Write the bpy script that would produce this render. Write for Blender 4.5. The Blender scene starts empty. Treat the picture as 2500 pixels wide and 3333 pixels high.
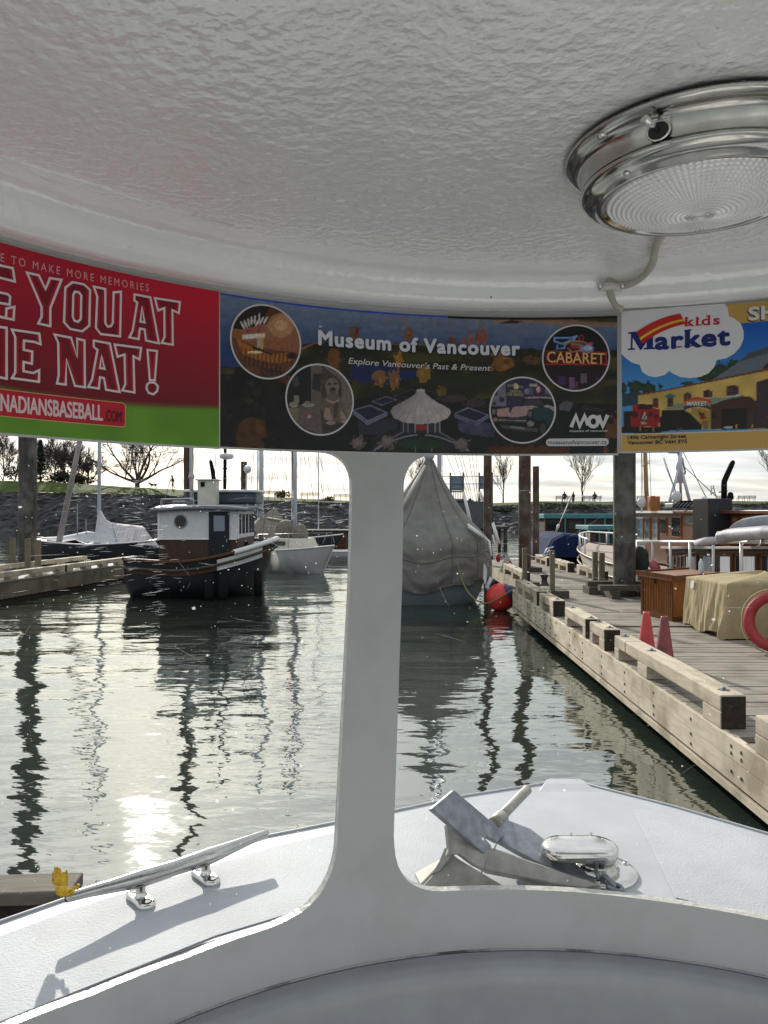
import bpy, bmesh, math, random
import numpy as np
from mathutils import Vector, Matrix, noise as mnoise
R_ = math.radians
sc = bpy.context.scene
COL = sc.collection
rng = random.Random(7)

# ------------------------------------------------------------------ camera, sky, sun, exposure
H = 2.0                                   # eye height above the water
cam_d = bpy.data.cameras.new('camera'); cam = bpy.data.objects.new('camera', cam_d); COL.objects.link(cam)
cam.location = (0, 0, H); cam.rotation_euler = (R_(90), 0, 0)
cam_d.sensor_fit = 'AUTO'; cam_d.sensor_width = 36; cam_d.lens = 27.0
cam_d.clip_start = 0.05; cam_d.clip_end = 6000
sc.camera = cam
SUN_EL, SUN_AZ = 23.0, -17.0              # azimuth from +Y towards +X
world = bpy.data.worlds.new('World'); sc.world = world; world.use_nodes = True
def build_world():
    nt = world.node_tree; nt.nodes.clear(); N = nt.nodes.new; L = nt.links.new
    out = N('ShaderNodeOutputWorld'); bg = N('ShaderNodeBackground'); bg.inputs[1].default_value = 0.10
    sky = N('ShaderNodeTexSky'); sky.sky_type = 'NISHITA'; sky.sun_disc = False
    sky.sun_elevation = R_(SUN_EL); sky.sun_rotation = R_(SUN_AZ); sky.air_density = 1.0; sky.dust_density = 1.5
    tc = N('ShaderNodeTexCoord'); sep = N('ShaderNodeSeparateXYZ'); L(tc.outputs['Generated'], sep.inputs[0])
    def M(op, a, b=None, clamp=False):
        n = N('ShaderNodeMath'); n.operation = op; n.use_clamp = clamp
        for i, v in enumerate((a, b)):
            if v is None: continue
            if isinstance(v, (int, float)): n.inputs[i].default_value = v
            else: L(v, n.inputs[i])
        return n.outputs[0]
    zz = M('ADD', M('MAXIMUM', sep.outputs[2], 0.0), 0.12)
    cx = M('DIVIDE', sep.outputs[0], zz); cy = M('DIVIDE', sep.outputs[1], zz)
    comb = N('ShaderNodeCombineXYZ'); L(cx, comb.inputs[0]); L(cy, comb.inputs[1])
    mp = N('ShaderNodeMapping'); L(comb.outputs[0], mp.inputs[0]); mp.inputs['Scale'].default_value = (0.55, 1.15, 1)
    mp.inputs['Rotation'].default_value = (0, 0, 0.15)
    nz = N('ShaderNodeTexNoise'); L(mp.outputs[0], nz.inputs['Vector'])
    nz.inputs['Scale'].default_value = 1.3; nz.inputs['Detail'].default_value = 6; nz.inputs['Roughness'].default_value = 0.55
    cov = N('ShaderNodeMapRange'); L(nz.outputs[0], cov.inputs[0])
    cov.inputs[1].default_value = 0.30; cov.inputs[2].default_value = 0.62; cov.inputs[3].default_value = 0.72; cov.inputs[4].default_value = 0.97
    nz2 = N('ShaderNodeTexNoise'); L(mp.outputs[0], nz2.inputs['Vector'])
    nz2.inputs['Scale'].default_value = 2.4; nz2.inputs['Detail'].default_value = 5
    # cloud brightness grows towards the sun
    se, ce = math.sin(R_(SUN_EL)), math.cos(R_(SUN_EL))
    sd = (math.sin(R_(SUN_AZ)) * ce, math.cos(R_(SUN_AZ)) * ce, se)
    vd = N('ShaderNodeVectorMath'); vd.operation = 'DOT_PRODUCT'; L(tc.outputs['Generated'], vd.inputs[0]); vd.inputs[1].default_value = sd
    dt = M('MAXIMUM', vd.outputs['Value'], 0.0)
    glow = M('ADD', M('ADD', M('MULTIPLY', M('POWER', dt, 5.0), CLOUD_GLOW), M('MULTIPLY', M('POWER', dt, 40.0), CLOUD_GLOW * 1.5)), 1.0)
    tex = M('ADD', M('MULTIPLY', nz2.outputs[0], 1.5), 0.22)
    val = M('MULTIPLY', M('MULTIPLY', glow, tex), CLOUD_L)
    cr = N('ShaderNodeMix'); cr.data_type = 'RGBA'; L(nz2.outputs[0], cr.inputs[0])
    cr.inputs[6].default_value = (0.86, 0.93, 1.0, 1); cr.inputs[7].default_value = (1.0, 0.97, 0.90, 1)
    sca = N('ShaderNodeVectorMath'); sca.operation = 'SCALE'; L(cr.outputs[2], sca.inputs[0]); L(val, sca.inputs['Scale'])
    mx = N('ShaderNodeMix'); mx.data_type = 'RGBA'; L(cov.outputs[0], mx.inputs[0]); L(sky.outputs[0], mx.inputs[6]); L(sca.outputs[0], mx.inputs[7])
    L(mx.outputs[2], bg.inputs[0]); L(bg.outputs[0], out.inputs[0])
CLOUD_L, CLOUD_GLOW = 4.7, 0.24
build_world()
sun_d = bpy.data.lights.new('sun', 'SUN'); sun = bpy.data.objects.new('sun', sun_d); COL.objects.link(sun)
sun_d.energy = 2.6; sun_d.angle = R_(0.8); sun_d.color = (1.0, 0.93, 0.82)
_s = Vector((math.sin(R_(SUN_AZ)) * math.cos(R_(SUN_EL)), math.cos(R_(SUN_AZ)) * math.cos(R_(SUN_EL)), math.sin(R_(SUN_EL))))
sun.rotation_euler = _s.to_track_quat('Z', 'Y').to_euler(); sun.location = _s * 200
sc.view_settings.view_transform = 'Standard'; sc.view_settings.look = 'None'
sc.view_settings.exposure = 1.0; sc.view_settings.gamma = 1.0
sc.cycles.max_bounces = 12; sc.cycles.diffuse_bounces = 8; sc.cycles.transparent_max_bounces = 16
sc.cycles.sample_clamp_indirect = 6.0; sc.cycles.caustics_reflective = False; sc.cycles.caustics_refractive = False
sc.cycles.use_denoising = True

# ------------------------------------------------------------------ materials
MATS = {}
def lin(c):
    return tuple(((v / 255) / 12.92 if v / 255 <= 0.04045 else ((v / 255 + 0.055) / 1.055) ** 2.4) for v in c)
def pm(name, c1, c2=None, scale=6, rough=0.6, bump=0.0, bscale=None, metal=0.0, stretch=(1, 1, 1), detail=5, spec=0.5, contrast=(0.35, 0.65), bdist=0.01, rough2=None, coat=0):
    if name in MATS: return MATS[name]
    m = bpy.data.materials.new(name); m.use_nodes = True; nt = m.node_tree; N = nt.nodes.new; L = nt.links.new
    b = nt.nodes['Principled BSDF']; b.inputs['Roughness'].default_value = rough; b.inputs['Metallic'].default_value = metal
    b.inputs['Specular IOR Level'].default_value = spec
    if coat: b.inputs['Coat Weight'].default_value = coat; b.inputs['Coat Roughness'].default_value = 0.1
    b.inputs['Base Color'].default_value = (*c1, 1)
    tc = N('ShaderNodeTexCoord'); mp = N('ShaderNodeMapping'); L(tc.outputs['Object'], mp.inputs[0]); mp.inputs['Scale'].default_value = stretch
    if c2:
        nz = N('ShaderNodeTexNoise'); L(mp.outputs[0], nz.inputs['Vector']); nz.inputs['Scale'].default_value = scale; nz.inputs['Detail'].default_value = detail
        nz.inputs['Roughness'].default_value = 0.6
        mr = N('ShaderNodeMapRange'); L(nz.outputs[0], mr.inputs[0]); mr.inputs[1].default_value, mr.inputs[2].default_value = contrast
        mx = N('ShaderNodeMix'); mx.data_type = 'RGBA'; L(mr.outputs[0], mx.inputs[0]); mx.inputs[6].default_value = (*c1, 1); mx.inputs[7].default_value = (*c2, 1)
        L(mx.outputs[2], b.inputs['Base Color'])
        if rough2 is not None:
            mr2 = N('ShaderNodeMapRange'); L(nz.outputs[0], mr2.inputs[0]); mr2.inputs[1].default_value, mr2.inputs[2].default_value = contrast
            mr2.inputs[3].default_value = rough; mr2.inputs[4].default_value = rough2; L(mr2.outputs[0], b.inputs['Roughness'])
    if bump:
        nb = N('ShaderNodeTexNoise'); L(mp.outputs[0], nb.inputs['Vector']); nb.inputs['Scale'].default_value = bscale or scale * 4; nb.inputs['Detail'].default_value = 4
        bp = N('ShaderNodeBump'); bp.inputs['Strength'].default_value = bump; bp.inputs['Distance'].default_value = bdist
        L(nb.outputs[0], bp.inputs['Height']); L(bp.outputs[0], b.inputs['Normal'])
    MATS[name] = m
    return m
def nodes_of(m): return m.node_tree, m.node_tree.nodes.new, m.node_tree.links.new

def print_mat():
    m = bpy.data.materials.new('print'); m.use_nodes = True; nt, N, L = nodes_of(m); b = nt.nodes['Principled BSDF']
    a = N('ShaderNodeAttribute'); a.attribute_name = 'Col'; L(a.outputs[0], b.inputs['Base Color']); b.inputs['Roughness'].default_value = 0.42
    b.inputs['Specular IOR Level'].default_value = 0.35
    return m
PRINT = print_mat()

def water_mat():
    m = bpy.data.materials.new('harbour_water'); m.use_nodes = True; nt, N, L = nodes_of(m); nt.nodes.remove(nt.nodes['Principled BSDF'])
    out = nt.nodes['Material Output']
    tc = N('ShaderNodeTexCoord')
    def nz(scale, st, rot=0.0, det=2):
        mp = N('ShaderNodeMapping'); L(tc.outputs['Object'], mp.inputs[0]); mp.inputs['Scale'].default_value = st; mp.inputs['Rotation'].default_value = (0, 0, rot)
        n = N('ShaderNodeTexNoise'); L(mp.outputs[0], n.inputs['Vector']); n.inputs['Scale'].default_value = scale; n.inputs['Detail'].default_value = det; n.inputs['Roughness'].default_value = 0.45
        return n.outputs[0]
    def add(a, b, k):
        mu = N('ShaderNodeMath'); mu.operation = 'MULTIPLY_ADD'; L(b, mu.inputs[0]); mu.inputs[1].default_value = k; L(a, mu.inputs[2]); return mu.outputs[0]
    big = nz(0.55, (0.75, 1.25, 1), 0.2, 1); mid = nz(1.9, (0.7, 1.3, 1), -0.25, 2); fine = nz(7.0, (0.65, 1.4, 1), 0.1, 2)
    h = add(add(big, mid, 0.30), fine, 0.055)
    bp = N('ShaderNodeBump'); bp.inputs['Strength'].default_value = 1.0; bp.inputs['Distance'].default_value = WATER_BUMP; L(h, bp.inputs['Height'])
    gl = N('ShaderNodeBsdfGlossy'); gl.inputs['Color'].default_value = (0.90, 0.93, 0.90, 1); gl.inputs['Roughness'].default_value = 0.025; L(bp.outputs[0], gl.inputs['Normal'])
    df = N('ShaderNodeBsdfDiffuse'); df.inputs['Color'].default_value = (0.026, 0.036, 0.029, 1)
    fr = N('ShaderNodeFresnel'); fr.inputs['IOR'].default_value = 2.1; L(bp.outputs[0], fr.inputs['Normal'])
    mr = N('ShaderNodeMapRange'); L(fr.outputs[0], mr.inputs[0]); mr.inputs[1].default_value = 0; mr.inputs[2].default_value = 1; mr.inputs[3].default_value = WATER_MIN; mr.inputs[4].default_value = 1.0
    mx = N('ShaderNodeMixShader'); L(mr.outputs[0], mx.inputs[0]); L(df.outputs[0], mx.inputs[1]); L(gl.outputs[0], mx.inputs[2])
    L(mx.outputs[0], out.inputs[0]); return m
WATER_BUMP, WATER_MIN = 0.062, 0.18

def pane_mat():
    m = bpy.data.materials.new('clear_acrylic'); m.use_nodes = True; nt, N, L = nodes_of(m); nt.nodes.remove(nt.nodes['Principled BSDF'])
    tr = N('ShaderNodeBsdfTransparent'); tr.inputs[0].default_value = (0.965, 0.98, 0.98, 1); L(tr.outputs[0], nt.nodes['Material Output'].inputs[0]); return m
def fleck_mat(name, col, a=.55):
    m = bpy.data.materials.new(name); m.use_nodes = True; nt, N, L = nodes_of(m); nt.nodes.remove(nt.nodes['Principled BSDF'])
    tc = N('ShaderNodeTexCoord'); nz = N('ShaderNodeTexNoise'); L(tc.outputs['Object'], nz.inputs['Vector']); nz.inputs['Scale'].default_value = 160
    mr = N('ShaderNodeMapRange'); L(nz.outputs[0], mr.inputs[0]); mr.inputs[1].default_value = .3; mr.inputs[2].default_value = .7; mr.inputs[3].default_value = a * .55; mr.inputs[4].default_value = min(1, a * 1.4)
    tl = N('ShaderNodeBsdfTranslucent'); tl.inputs[0].default_value = (*col, 1); df = N('ShaderNodeBsdfDiffuse'); df.inputs[0].default_value = (*col, 1)
    ms = N('ShaderNodeMixShader'); ms.inputs[0].default_value = .3; L(tl.outputs[0], ms.inputs[1]); L(df.outputs[0], ms.inputs[2])
    tr = N('ShaderNodeBsdfTransparent'); mx = N('ShaderNodeMixShader'); L(mr.outputs[0], mx.inputs[0]); L(tr.outputs[0], mx.inputs[1]); L(ms.outputs[0], mx.inputs[2]); L(mx.outputs[0], nt.nodes['Material Output'].inputs[0]); return m

# ------------------------------------------------------------------ mesh builder
class MB:
    def __init__(s): s.v = []; s.f = []; s.m = []; s.sm = []
    def add(s, vs, fs, mi=0, smooth=False):
        o = len(s.v); s.v += [tuple(p) for p in vs]
        for f in fs: s.f.append(tuple(i + o for i in f)); s.m.append(mi); s.sm.append(smooth)
        return s
    def box(s, c, size, rot=0, mi=0, tilt=None, taper=1.0):
        hx, hy, hz = size[0] / 2, size[1] / 2, size[2] / 2
        vs = [Vector((x * (taper if z > 0 else 1), y * (taper if z > 0 else 1), z)) for x in (-hx, hx) for y in (-hy, hy) for z in (-hz, hz)]
        m = Matrix.Rotation(rot, 3, 'Z')
        if tilt: m = m @ Matrix.Rotation(tilt[0], 3, 'X') @ Matrix.Rotation(tilt[1], 3, 'Y')
        vs = [m @ p + Vector(c) for p in vs]
        return s.add(vs, [(0, 1, 3, 2), (4, 6, 7, 5), (0, 4, 5, 1), (2, 3, 7, 6), (0, 2, 6, 4), (1, 5, 7, 3)], mi)
    def hexa(s, p, mi=0):   # 4 lower + 4 upper corners
        return s.add(p, [(3, 2, 1, 0), (4, 5, 6, 7), (0, 1, 5, 4), (1, 2, 6, 5), (2, 3, 7, 6), (3, 0, 4, 7)], mi)
    def path(s, pts, rad, n=8, mi=0, cap=True, smooth=True, closed=False):
        pts = [Vector(p) for p in pts]
        if not hasattr(rad, '__len__'): rad = [rad] * len(pts)
        rings = []; up = None
        for i, p in enumerate(pts):
            if closed: t = pts[(i + 1) % len(pts)] - pts[i - 1]
            else: t = (pts[min(i + 1, len(pts) - 1)] - pts[max(i - 1, 0)])
            if t.length < 1e-9: t = Vector((0, 0, 1))
            t.normalize()
            if up is None:
                up = Vector((0, 0, 1)) if abs(t.z) < 0.9 else Vector((1, 0, 0))
            a = t.cross(up)
            if a.length < 1e-6: a = t.cross(Vector((0, 1, 0)))
            a.normalize(); b = a.cross(t).normalized(); up = b
            rings.append([p + (a * math.cos(k * 2 * math.pi / n) + b * math.sin(k * 2 * math.pi / n)) * rad[i] for k in range(n)])
        vs = [q for r in rings for q in r]; fs = []
        m = len(rings)
        for i in range(m if closed else m - 1):
            j = (i + 1) % m
            for k in range(n): fs.append((i * n + k, i * n + (k + 1) % n, j * n + (k + 1) % n, j * n + k))
        s.add(vs, fs, mi, smooth)
        if cap and not closed:
            o = len(s.v) - len(vs)
            s.f.append(tuple(o + k for k in range(n))[::-1]); s.m.append(mi); s.sm.append(False)
            s.f.append(tuple(o + (m - 1) * n + k for k in range(n))); s.m.append(mi); s.sm.append(False)
        return s
    def tube(s, a, b, r0, r1=None, n=8, mi=0): return s.path([a, b], [r0, r0 if r1 is None else r1], n, mi)
    def lathe(s, prof, c=(0, 0, 0), n=32, mi=0, smooth=True, flip=False):   # prof: (radius, z)
        c = Vector(c); vs = []
        for r, z in prof:
            for k in range(n): a = k * 2 * math.pi / n; vs.append(c + Vector((r * math.cos(a), r * math.sin(a), z)))
        fs = []
        for i in range(len(prof) - 1):
            for k in range(n):
                q = (i * n + k, i * n + (k + 1) % n, (i + 1) * n + (k + 1) % n, (i + 1) * n + k); fs.append(q[::-1] if flip else q)
        return s.add(vs, fs, mi, smooth)
    def prism(s, poly, z0, z1, mi=0):
        n = len(poly); vs = [(x, y, z0) for x, y in poly] + [(x, y, z1) for x, y in poly]
        fs = [tuple(range(n))[::-1], tuple(range(n, 2 * n))] + [(k, (k + 1) % n, n + (k + 1) % n, n + k) for k in range(n)]
        return s.add(vs, fs, mi)
    def plate(s, pts, th, mi=0, flat=False):   # 3D polygon given thickness along its normal
        pts = [Vector(p) for p in pts]; nrm = Vector((0, 0, 0)); c = sum(pts, Vector()) / len(pts)
        for i in range(len(pts)): nrm += (pts[i] - c).cross(pts[(i + 1) % len(pts)] - c)
        nrm.normalize(); n = len(pts)
        if flat:            # rolled plate: bring every corner into one plane
            e = Vector((0, 0, H)); pts = [e + (p - e) * ((c - e).dot(nrm) / (p - e).dot(nrm)) for p in pts]
        vs = pts + [p - nrm * th for p in pts]
        return s.add(vs, [tuple(range(n)), tuple(range(n, 2 * n))[::-1]] + [(k, n + k, n + (k + 1) % n, (k + 1) % n) for k in range(n)], mi)
    def ball(s, c, r, n=12, m=8, mi=0, sc=(1, 1, 1)):
        prof = [(math.sin(i * math.pi / m) * r, -math.cos(i * math.pi / m) * r) for i in range(m + 1)]
        vs = []; c = Vector(c)
        for rr, z in prof:
            for k in range(n): a = k * 2 * math.pi / n; vs.append(c + Vector((rr * math.cos(a) * sc[0], rr * math.sin(a) * sc[1], z * sc[2])))
        fs = [(i * n + k, i * n + (k + 1) % n, (i + 1) * n + (k + 1) % n, (i + 1) * n + k) for i in range(m) for k in range(n)]
        return s.add(vs, fs, mi, True)
    def grid(s, rows, mi=0, smooth=True, flip=False):
        n = len(rows[0]); vs = [p for r in rows for p in r]; fs = []
        for i in range(len(rows) - 1):
            for k in range(n - 1):
                q = (i * n + k, i * n + k + 1, (i + 1) * n + k + 1, (i + 1) * n + k); fs.append(q[::-1] if flip else q)
        return s.add(vs, fs, mi, smooth)
    def build(s, name, mats, parent=None, bevel=0, world_=False, fix=True, seg=2):
        me = bpy.data.meshes.new(name)
        off = Vector(parent_loc(parent)) if (world_ and parent) else Vector((0, 0, 0))
        me.from_pydata([tuple(Vector(p) - off) for p in s.v], [], s.f)
        mats = mats if isinstance(mats, (list, tuple)) else [mats]
        for m in mats: me.materials.append(m)
        me.polygons.foreach_set('material_index', s.m); me.polygons.foreach_set('use_smooth', s.sm); me.validate(); me.update()
        if fix:
            bm = bmesh.new(); bm.from_mesh(me); bmesh.ops.remove_doubles(bm, verts=bm.verts, dist=1e-5)
            bmesh.ops.recalc_face_normals(bm, faces=bm.faces); bm.to_mesh(me); bm.free()
        o = bpy.data.objects.new(name, me); COL.objects.link(o)
        if parent: o.parent = parent
        if bevel:
            b = o.modifiers.new('bevel', 'BEVEL'); b.width = bevel; b.segments = seg; b.limit_method = 'ANGLE'; b.angle_limit = R_(40)
        return o
def parent_loc(p):
    l = Vector((0, 0, 0))
    while p: l += Vector(p.location); p = p.parent
    return l
def tag(o, label=None, cat=None, group=None, kind=None):
    for k, v in (('label', label), ('category', cat), ('group', group), ('kind', kind)):
        if v: o[k] = v
    return o
def thing(name, label, cat, loc=(0, 0, 0), rz=0, group=None):
    o = bpy.data.objects.new(name, None); COL.objects.link(o); o.empty_display_size = 0.1
    o.location = loc; o.rotation_euler = (0, 0, rz); return tag(o, label, cat, group)
def copy_tree(o, parent=None):
    c = o.copy(); COL.objects.link(c)
    if parent: c.parent = parent
    for ch in list(o.children): copy_tree(ch, c)
    return c
F, CXP, CYP = 2500.0, 1250.0, 1666.5
def P(px, py, Y): return Vector(((px - CXP) / F * Y, Y, H - (py - CYP) / F * Y))
def G(px, py, z):
    Y = (H - z) * F / (py - CYP); return Vector(((px - CXP) / F * Y, Y, z))
# ------------------------------------------------------------------ the ferry we look out of: curved front bulkhead
CX, CY, RR = 0.30, 0.50, 1.10
def cyl_px(px, py):                       # pixel of the photograph -> (u, z) on the bulkhead's curve
    t = (px - CXP) / F; a = 1 + t * t; b = -2 * (t * CX + CY); c = CX * CX + CY * CY - RR * RR
    Y = (-b + math.sqrt(b * b - 4 * a * c)) / (2 * a)
    return RR * math.atan2(t * Y - CX, Y - CY), H - (py - CYP) / F * Y
def cyl(u, z, d=0.0):
    th = u / RR; r = RR - d
    return (CX + r * math.sin(th), CY + r * math.cos(th), z)
gel_in = pm('white_gelcoat_inside', (0.445, 0.452, 0.455), (0.375, 0.378, 0.375), 7, 0.36, 0.12, 200, bdist=0.002, spec=0.45, detail=9, contrast=(.48, .78))
gel_dash = pm('grey_white_dash_gelcoat', (0.30, 0.32, 0.345), (0.25, 0.265, 0.29), 6, 0.26, 0.03, 300, bdist=0.002, spec=0.55)
def ceiling_mat(name='glossy_painted_ceiling', k_bump=1.0):
    m = bpy.data.materials.new(name); m.use_nodes = True; nt, N, L = nodes_of(m); b = nt.nodes['Principled BSDF']
    tc = N('ShaderNodeTexCoord')
    n0 = N('ShaderNodeTexNoise'); L(tc.outputs['Object'], n0.inputs['Vector']); n0.inputs['Scale'].default_value = 2.5; n0.inputs['Detail'].default_value = 4
    mr = N('ShaderNodeMapRange'); L(n0.outputs[0], mr.inputs[0]); mr.inputs[1].default_value = 0.35; mr.inputs[2].default_value = 0.65
    mx = N('ShaderNodeMix'); mx.data_type = 'RGBA'; L(mr.outputs[0], mx.inputs[0]); mx.inputs[6].default_value = (0.88, 0.88, 0.87, 1); mx.inputs[7].default_value = (0.93, 0.93, 0.92, 1)
    # a few specks of dirt
    v = N('ShaderNodeTexVoronoi'); L(tc.outputs['Object'], v.inputs['Vector']); v.inputs['Scale'].default_value = 13
    sepc = N('ShaderNodeSeparateColor'); L(v.outputs['Color'], sepc.inputs[0])
    m1 = N('ShaderNodeMapRange'); L(sepc.outputs[0], m1.inputs[0]); m1.inputs[1].default_value = 0.8; m1.inputs[2].default_value = 1; m1.inputs[3].default_value = 0; m1.inputs[4].default_value = 0.055
    lt = N('ShaderNodeMath'); lt.operation = 'LESS_THAN'; L(v.outputs['Distance'], lt.inputs[0]); L(m1.outputs[0], lt.inputs[1])
    mx2 = N('ShaderNodeMix'); mx2.data_type = 'RGBA'; L(lt.outputs[0], mx2.inputs[0]); L(mx.outputs[2], mx2.inputs[6]); mx2.inputs[7].default_value = (0.22, 0.21, 0.20, 1)
    L(mx2.outputs[2], b.inputs['Base Color']); b.inputs['Roughness'].default_value = 0.12; b.inputs['Specular IOR Level'].default_value = 0.8; b.inputs['Coat Weight'].default_value = 0.7; b.inputs['Coat Roughness'].default_value = 0.05; b.inputs['Coat IOR'].default_value = 1.9
    mp = N('ShaderNodeMapping'); L(tc.outputs['Object'], mp.inputs[0]); mp.inputs['Scale'].default_value = (1.0, 1.0, 1)
    n1 = N('ShaderNodeTexNoise'); L(mp.outputs[0], n1.inputs['Vector']); n1.inputs['Scale'].default_value = 58; n1.inputs['Detail'].default_value = 1.8; n1.inputs['Roughness'].default_value = 0.5
    n2 = N('ShaderNodeTexNoise'); L(mp.outputs[0], n2.inputs['Vector']); n2.inputs['Scale'].default_value = 9; n2.inputs['Detail'].default_value = 1
    ad = N('ShaderNodeMath'); ad.operation = 'MULTIPLY_ADD'; L(n2.outputs[0], ad.inputs[0]); ad.inputs[1].default_value = 0.9; L(n1.outputs[0], ad.inputs[2])
    bp = N('ShaderNodeBump'); bp.inputs['Strength'].default_value = 0.75 * k_bump; bp.inputs['Distance'].default_value = 0.0055; L(ad.outputs[0], bp.inputs['Height']); L(bp.outputs[0], b.inputs['Normal']); L(bp.outputs[0], b.inputs['Coat Normal'])
    return m
def deck_mat(name, pebble):
    m = pm(name, (0.47, 0.495, 0.535), (0.41, 0.43, 0.465), 7, 0.5, 0.0, detail=8)
    nt, N, L = nodes_of(m); b = nt.nodes['Principled BSDF']; tc = N('ShaderNodeTexCoord')
    n = N('ShaderNodeTexNoise'); L(tc.outputs['Object'], n.inputs['Vector']); n.inputs['Scale'].default_value = 210 if pebble else 60; n.inputs['Detail'].default_value = 4
    bp = N('ShaderNodeBump'); bp.inputs['Strength'].default_value = 0.45 if pebble else 0.08; bp.inputs['Distance'].default_value = 0.003; L(n.outputs[0], bp.inputs['Height']); L(bp.outputs[0], b.inputs['Normal'])
    b.inputs['Roughness'].default_value = 0.7 if pebble else 0.45
    return m
deck_white = deck_mat('white_deck_gelcoat', False); deck_grip = deck_mat('white_nonskid', True)
seal = pm('milky_window_sealant', (0.62, 0.62, 0.58), (0.42, 0.42, 0.40), 60, 0.3, 0.8, 90, bdist=0.004)

ferry = thing('ferry', 'white fibreglass passenger ferry seen from its cabin, low ceiling, banners and two front windows', 'boat', (CX, CY, 0.0))
DZ = 1.18                                 # foredeck
# --- bulkhead sheet with two window openings, outlines measured on the photograph
def rounded(pts, steps=5):                # chain of (px,py): (p, r) corner smoothing by quadratic blends
    out = []
    n = len(pts)
    for i in range(n):
        p = Vector(pts[i][:2]); r = pts[i][2] if len(pts[i]) > 2 else 0
        if not r: out.append((p.x, p.y)); continue
        a = Vector(pts[i - 1][:2]); c = Vector(pts[(i + 1) % n][:2])
        p0 = p + (a - p).normalized() * r; p2 = p + (c - p).normalized() * r
        for k in range(steps + 1):
            t = k / steps; q = p0 * (1 - t) ** 2 + p * 2 * t * (1 - t) + p2 * t * t; out.append((q.x, q.y))
    return out
def densify(pts, d):
    out = []
    for i in range(len(pts)):
        a = Vector(pts[i]); b = Vector(pts[(i + 1) % len(pts)]); n = max(1, int((b - a).length / d))
        out += [tuple(a.lerp(b, k / n)) for k in range(n)]
    return out
UMIN, UMAX = -1.42, 1.30
ZTOP, ZBOT = 2.43, 1.092
uL = -1.30; uR = 1.18
def uz(pts): return [cyl_px(*p) for p in pts]
w1 = uz([(0, 1413), (377, 1429), (716, 1445)]) + uz(rounded([(1000, 1467), (1149, 1476, 110), (1140, 1900), (1096, 2760), (1072, 2945, 175), (866, 3025)], 8)[1:]) + uz([(603, 3120), (301, 3240), (38, 3340)])
zl = w1[-1][1]; w1 += [(uL, zl - 0.005), (uL, w1[0][1] + 0.004)]
w2 = uz(rounded([(1700, 1476), (1316, 1480, 110), (1309, 1900), (1282, 2720), (1292, 2905, 150), (1642, 2896)], 8)) 
w2 = w2[1:] if False else w2
w2r = uz([(1890, 2905), (2154, 2935), (2500, 2995)]); zr = w2r[-1][1]
w2 = uz([(2500, 1459), (2067, 1472)]) + w2 + w2r + [(uR, zr - 0.01), (uR, cyl_px(2500, 1459)[1])]
def sheet_with_holes(outer, holes, step=0.03):
    bm = bmesh.new(); eds = []
    for loop in [outer] + holes:
        vs = [bm.verts.new((u, 0, z)) for u, z in loop]
        eds += [bm.edges.new((vs[i], vs[(i + 1) % len(vs)])) for i in range(len(vs))]
    bmesh.ops.triangle_fill(bm, use_beauty=True, use_dissolve=False, edges=eds)
    u0 = min(p[0] for p in outer); u1 = max(p[0] for p in outer); k = u0 + step
    while k < u1 - 1e-6:
        bmesh.ops.bisect_plane(bm, geom=bm.verts[:] + bm.edges[:] + bm.faces[:], plane_co=(k, 0, 0), plane_no=(1, 0, 0)); k += step
    return bm
def bm_extrude_sheet(bm, d0, d1):         # (u,z) sheet -> closed shell between two offsets of the curve
    bm.verts.ensure_lookup_table(); idx = {v: i for i, v in enumerate(bm.verts)}; n = len(idx)
    mb = MB(); vs = [cyl(v.co.x, v.co.z, d0) for v in bm.verts] + [cyl(v.co.x, v.co.z, d1) for v in bm.verts]
    fs = []
    for f in bm.faces:
        ids = [idx[v] for v in f.verts]; fs.append(tuple(ids)); fs.append(tuple(i + n for i in ids[::-1]))
    mb.add(vs, fs, 0, True)
    rim = []
    for e in bm.edges:
        if len(e.link_faces) == 1:
            a, b = (idx[v] for v in e.verts); rim.append((a, b, b + n, a + n))
    for q in rim: mb.f.append(q); mb.m.append(1); mb.sm.append(False)
    return mb
outer = [(UMIN, ZBOT), (UMAX, ZBOT), (UMAX, ZTOP), (UMIN, ZTOP)]
bmS = sheet_with_holes(outer, [w1, w2])
mb = bm_extrude_sheet(bmS, 0.0, -0.020); bmS.free()
bh = mb.build('front_bulkhead', [gel_in, seal], ferry, world_=True)
es = bh.modifiers.new('edge', 'EDGE_SPLIT'); es.split_angle = R_(40)
# panes of scratched acrylic bedded on the outside of the bulkhead
CLEAR = pane_mat(); SPOT = fleck_mat('dried_water_spot', (.86, .87, .88), .5); SCRATCH_GLINT = fleck_mat('scratch_and_glint', (.84, .88, .95), .30)
def pane(name, u0, u1, z0, z1, mat, label):
    mb = MB(); nu = 48; rows = [[cyl(u0 + (u1 - u0) * i / nu, z, -0.0225) for i in range(nu + 1)] for z in (z0, z1)]
    mb.grid(rows); o = mb.build(name, mat, ferry, world_=True, fix=False)
    tag(o, label)
    return o
umid = cyl_px(1225, 2000)[0]
pnL = pane('window_pane', uL - 0.02, umid - 0.006, 1.17, 2.13, CLEAR, 'scratched and water spotted left window pane')
pnR = pane('window_pane', umid + 0.006, uR + 0.02, 1.17, 2.13, CLEAR, 'clearer right window pane with dust spots')
def fleck(mb, u, z, r, rr, squash=1.0, rot=0.0):
    n = rr.randint(5, 8); ph = rr.uniform(0, 6.28); q = []
    for k in range(n):
        a = ph + 2 * math.pi * k / n; rad = r * rr.uniform(.55, 1.25); x = rad * math.cos(a); y = rad * math.sin(a) * squash
        q.append(cyl(u + x * math.cos(rot) - y * math.sin(rot), z + x * math.sin(rot) + y * math.cos(rot), -0.0215))
    mb.add(q, [tuple(range(n))])
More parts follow.
